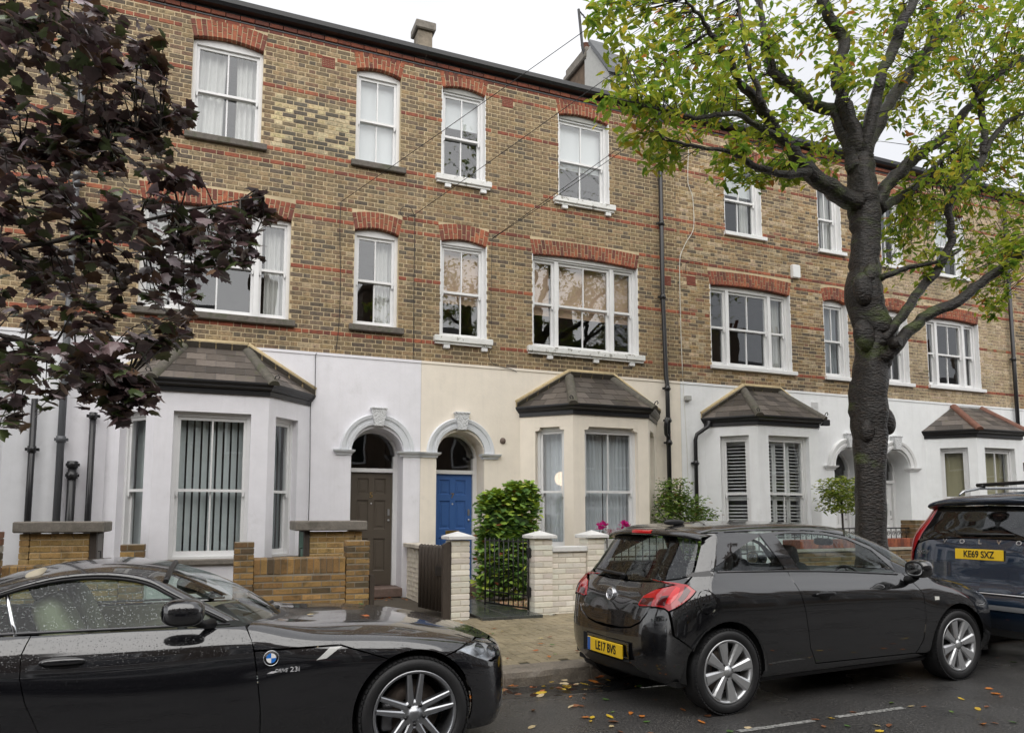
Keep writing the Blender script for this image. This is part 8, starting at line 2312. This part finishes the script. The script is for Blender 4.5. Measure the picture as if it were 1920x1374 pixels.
cable(H5, [(3.05, 11.96, 6.62), (2.95, 11.95, 6.75), (2.83, 11.95, 6.70), (2.80, 11.95, 6.62), (2.88, 11.95, 6.54), (3.02, 11.95, 6.60), (3.06, 11.96, 6.50), (3.06, 11.97, 5.5), (3.07, 11.97, 4.4), (3.06, 11.97, 4.12)])
cable(H7, [(4.48, 11.97, 6.41), (4.47, 11.97, 6.0), (4.46, 11.97, 5.2), (4.48, 11.97, 4.75)], r=.004)
cable(H7, [(4.45, 11.9, 4.40), (4.40, 11.93, 4.30), (4.50, 11.96, 4.14), (4.85, 11.96, 4.07), (4.95, 11.96, 4.02)], r=.005)
cable(H9, [(8.74, 11.97, 9.0), (8.70, 11.97, 8.22), (8.81, 11.97, 7.88), (8.82, 11.97, 7.29), (8.59, 11.97, 6.87), (8.46, 11.97, 6.5), (8.45, 11.97, 5.4), (8.47, 11.97, 4.2)], M_wcable, .008)
cable(H9, [(8.47, 11.96, 4.12), (8.50, 11.96, 3.4), (8.53, 11.96, 2.4), (8.52, 11.96, .4)], M_wcable, .005)
cable(H9, [(9.0, 11.97, 6.55), (8.75, 11.97, 6.56), (8.62, 11.97, 6.5), (8.60, 11.97, 6.3)], r=.006)
def fitting(root, name, mb, m): part(root, name, mb, m)
mb = MB(); mb.cbox(11.30, 11.50, 11.92, 12.0, 6.53, 6.82, .015); fitting(H9, 'alarm_box', mb, M_white)
mb = MB(); mb.cbox(8.50, 8.62, 11.90, 11.985, 3.72, 3.82, .01); fitting(H9, 'junction_box', mb, M_infill)
mb = MB()
for k in range(7): mb.box(11.72, 11.90, 11.965, 11.985, 3.70 + k * .028, 3.718 + k * .028)
fitting(H9, 'louvre_vent', mb, M_white)
mb = MB(); mb.cbox(11.60, 11.78, 11.55, 11.64, 3.33, 3.46, .012); mb.tube([(11.69, 11.64, 3.44), (11.69, 11.75, 3.50)], .015, 8); fitting(H9, 'floodlight', mb, M_black)
mb = MB(); mb.lathe([(0, 0), (.05, 0), (.056, .012)], 'y', 18, (4.69, 11.965, 2.79)); fitting(H7, 'flue_cap', mb, mat('rusty_cap', (.16, .12, .10), rough=.9, var=.3, vscale=30))
for z in (1.72, 1.62, 1.50):
    mb = MB(); mb.cbox(4.315, 4.345, 12.08, 12.135, z - .035, z + .035, .005); part(H7, 'bell_push', mb, M_trim if z < 1.6 else M_brass)
for cx_ in (-.02, 6.44, 10.39):
    rt = HOUSES[{-.02: 5, 6.44: 7, 10.39: 9}[cx_]]
    for sg in (-1, 1):
        mb = MB(); bx, by, bz = cx_ + sg * .80, SY - BD - .12, 3.43
        mb.tube([(bx, by, bz), (bx + sg * .02, by - .02, bz + .07), (bx + sg * .06, by - .02, bz + .09), (bx + sg * .08, by - .02, bz + .06), (bx + sg * .06, by - .02, bz + .035)], .009, 6); part(rt, 'hip_iron', mb, M_iron)
# parapets, chimney stack and aerial on the roofs
def parapet(x, label, z=10.02, y0=11.98, w=.26):
    root = empty('roof_parapet', (x, y0, 9.6)); tag(root, label, 'parapet')
    mb = MB(); mb.box(x - w / 2, x + w / 2, y0, y0 + .30, 9.50, z); part(root, 'kneeler', mb, mat('worn_render', (.26, .22, .17), rough=.9, var=.3, vscale=9, bump=.4, bscale=30, dirt=((.08, .07, .055), 4, (.5, .7, .7))))
    mb = MB(); mb.cbox(x - w / 2 - .05, x + w / 2 + .05, y0 - .06, y0 + .34, z, z + .16, .02); part(root, 'cap_stone', mb, M_concrete)
    mb = MB(); mb.box(x - w / 2 + .05, x + w / 2 - .05, y0 + .30, y0 + 5, 9.6, z - .22); part(root, 'brick_upstand', mb, M_infill)
    mb = MB(); mb.box(x - w / 2, x + w / 2, y0 + .34, y0 + 5, z - .22, z - .12); part(root, 'coping', mb, M_lead)
parapet(3.21, 'rendered parapet end standing on the gutter between the lilac and cream houses')
parapet(13.40, 'rendered parapet end on the gutter behind the street tree')
ck = empty('chimney_stack', (8.55, 15.8, 9.6)); tag(ck, 'brick chimney stack with sloping parapet above the cream house, by the aerial', 'chimney')
mb = MB(); mb.box(8.25, 9.3, 15.4, 16.4, 9.6, 12.75); part(ck, 'stack', mb, M_obrick)
mb = MB(); mb.cbox(8.15, 9.4, 15.3, 16.5, 12.75, 12.92, .03); mb.cbox(8.2, 9.35, 15.35, 16.45, 12.92, 13.1, .03); part(ck, 'stack_cap', mb, M_concrete)
mb = MB(); mb.prism([(8.2, 14.2, 9.6), (8.2, 15.4, 9.6), (8.2, 15.4, 12.9), (8.2, 15.1, 12.9), (8.2, 14.2, 11.7)], (.35, 0, 0)); part(ck, 'parapet', mb, M_infill)
mb = MB(); mb.prism([(8.12, 14.1, 11.68), (8.12, 15.05, 12.92), (8.12, 15.05, 13.06), (8.12, 14.1, 11.82)], (.5, 0, 0)); part(ck, 'parapet_coping', mb, M_lead)
for q in range(3):
    mb = MB(); mb.lathe([(.12, 13.1), (.10, 13.5), (.13, 13.52), (.09, 13.53)], 'z', 12, (8.5 + q * .32, 15.9, 0)); part(ck, 'chimney_pot', mb, M_terra)
an = empty('television_aerial', (8.1, 15.3, 12.3)); tag(an, 'thin television aerial on a bent mast beside the chimney stack', 'aerial')
mb = MB(); mb.tube([(8.42, 15.35, 12.35), (8.22, 15.35, 12.75), (8.12, 15.35, 13.0), (8.02, 15.35, 14.0)], .034, 6); part(an, 'mast', mb, M_iron)
mb = MB(); mb.tube([(8.02, 15.35, 13.98), (8.75, 15.35, 13.35)], .018, 6); part(an, 'boom', mb, M_iron)
for k in range(11):
    t = .15 + .85 * k / 10; c = Vector((8.02, 15.35, 13.98)).lerp(Vector((8.75, 15.35, 13.35)), t)
    mb = MB(); mb.tube([c + Vector((-.09, -.1, -.10)), c + Vector((.09, .1, .10))], .008, 5); part(an, 'element', mb, M_iron)
# ================================================================ fallen leaves
LEAF_COL = {'yellow': [(0.62, 0.42, 0.03), (0.55, 0.36, 0.04)], 'orange': [(0.50, 0.17, 0.03), (0.42, 0.12, 0.03)], 'brown': [(0.20, 0.08, 0.035), (0.26, 0.11, 0.05)], 'green': [(0.07, 0.15, 0.03), (0.12, 0.2, 0.04)], 'pale': [(0.58, 0.46, 0.28), (0.5, 0.4, 0.22)]}
leaf_me = {}
for cn_, cols in LEAF_COL.items():
    for v in range(3):
        mb = MB(); L_ = 1.0; w = rnd(.24, .34); cu = rnd(.1, .35)
        rows = []
        for t in (0, .12, .3, .5, .7, .88, 1.0):
            ww = w * math.sin(math.pi * min(1, t * .92 + .06)) ** .8 if 0 < t < 1 else .012
            z0 = cu * (t - .5) ** 2 * 1.2
            rows.append([((t - .5), -ww, z0 + ww * rnd(.15, .5)), ((t - .5), 0, z0), ((t - .5), ww, z0 + ww * rnd(.15, .5))])
        mb.strip(rows, smooth=True)
        mb.tube([(-.5, 0, cu * .3), (-.68, .03, cu * .3 + .02)], .012, 4)
        leaf_me[cn_, v] = mb.mesh('fallen_leaf', mat('dead_leaf_%s_%d' % (cn_, v % 2), cols[v % 2], rough=.5, var=.25, vscale=40, trans=.15))
LBL = {'road': 'fallen %s autumn leaf lying on the wet road', 'pave': 'fallen %s autumn leaf lying on the paved footway', 'step': 'dead %s leaf lying by the doorsteps', 'car': '%s leaf stuck to the bonnet of the black sports car', 'gut': 'fallen %s leaf washed up along the kerb'}
def drop(where, x, y, z, size=.085, c=None):
    c = c or random.choice(['yellow', 'orange', 'orange', 'brown', 'brown', 'pale', 'green'])
    o = link('fallen_leaf', leaf_me[c, random.randrange(3)], None, (x, y, z + .006))
    size *= .8; o.scale = (size, size, size * rnd(.6, 1.1)); o.rotation_euler = (rnd(-.2, .2), rnd(-.2, .2), rnd(0, 6.28))
    tag(o, LBL[where] % c, 'leaf', 'fallen %s leaves %s' % (c, {'road': 'on the road', 'pave': 'on the footway', 'step': 'by the doorsteps', 'car': 'on the sports car', 'gut': 'along the kerb'}[where]))
random.seed(21)
for k in range(44):
    x = rnd(2.1, 3.6); y = rnd(3.9, 6.0)
    drop('road', x, y, road_z(x, y), rnd(.05, .10))
for k in range(28):
    x = rnd(3.3, 7.0); y = rnd(3.7, 4.6)
    drop('road', x, y, road_z(x, y), rnd(.05, .10))
for k in range(14):
    x = rnd(6.6, 10); y = rnd(4.2, 6.0); drop('road', x, y, road_z(x, y), rnd(.06, .10))
for k in range(34):
    x = rnd(1.6, 3.4); y = rnd(5.85, 6.17); drop('gut', x, y, -.006 + rnd(0, .02), rnd(.07, .13), random.choice(['yellow', 'orange', 'pale', 'brown']))
for k in range(26):
    y = rnd(6.3, 9.2); x = rnd(1.9, 3.6) + .35 * (y - 6); drop('pave', x, y, foot_z(y) + .006, rnd(.05, .09))
for k in range(26):
    drop('step', rnd(2.1, 2.9), rnd(11.5, 11.93), .17, rnd(.05, .09), random.choice(['brown', 'orange']))
for k in range(10):
    drop('step', rnd(3.9, 4.15), rnd(11.2, 11.8), .18, rnd(.06, .10), random.choice(['brown', 'orange']))
for x, y, c in ((.95, 4.85, 'orange'), (1.30, 5.35, 'pale'), (1.05, 5.55, 'green'), (.62, 5.0, 'pale')):
    u_, v_ = bnet.inv('t', x - X0, abs(y - 5.215)); drop('car', x, y, float(bnet.p(u_, v_)[0][2]), .07, c)
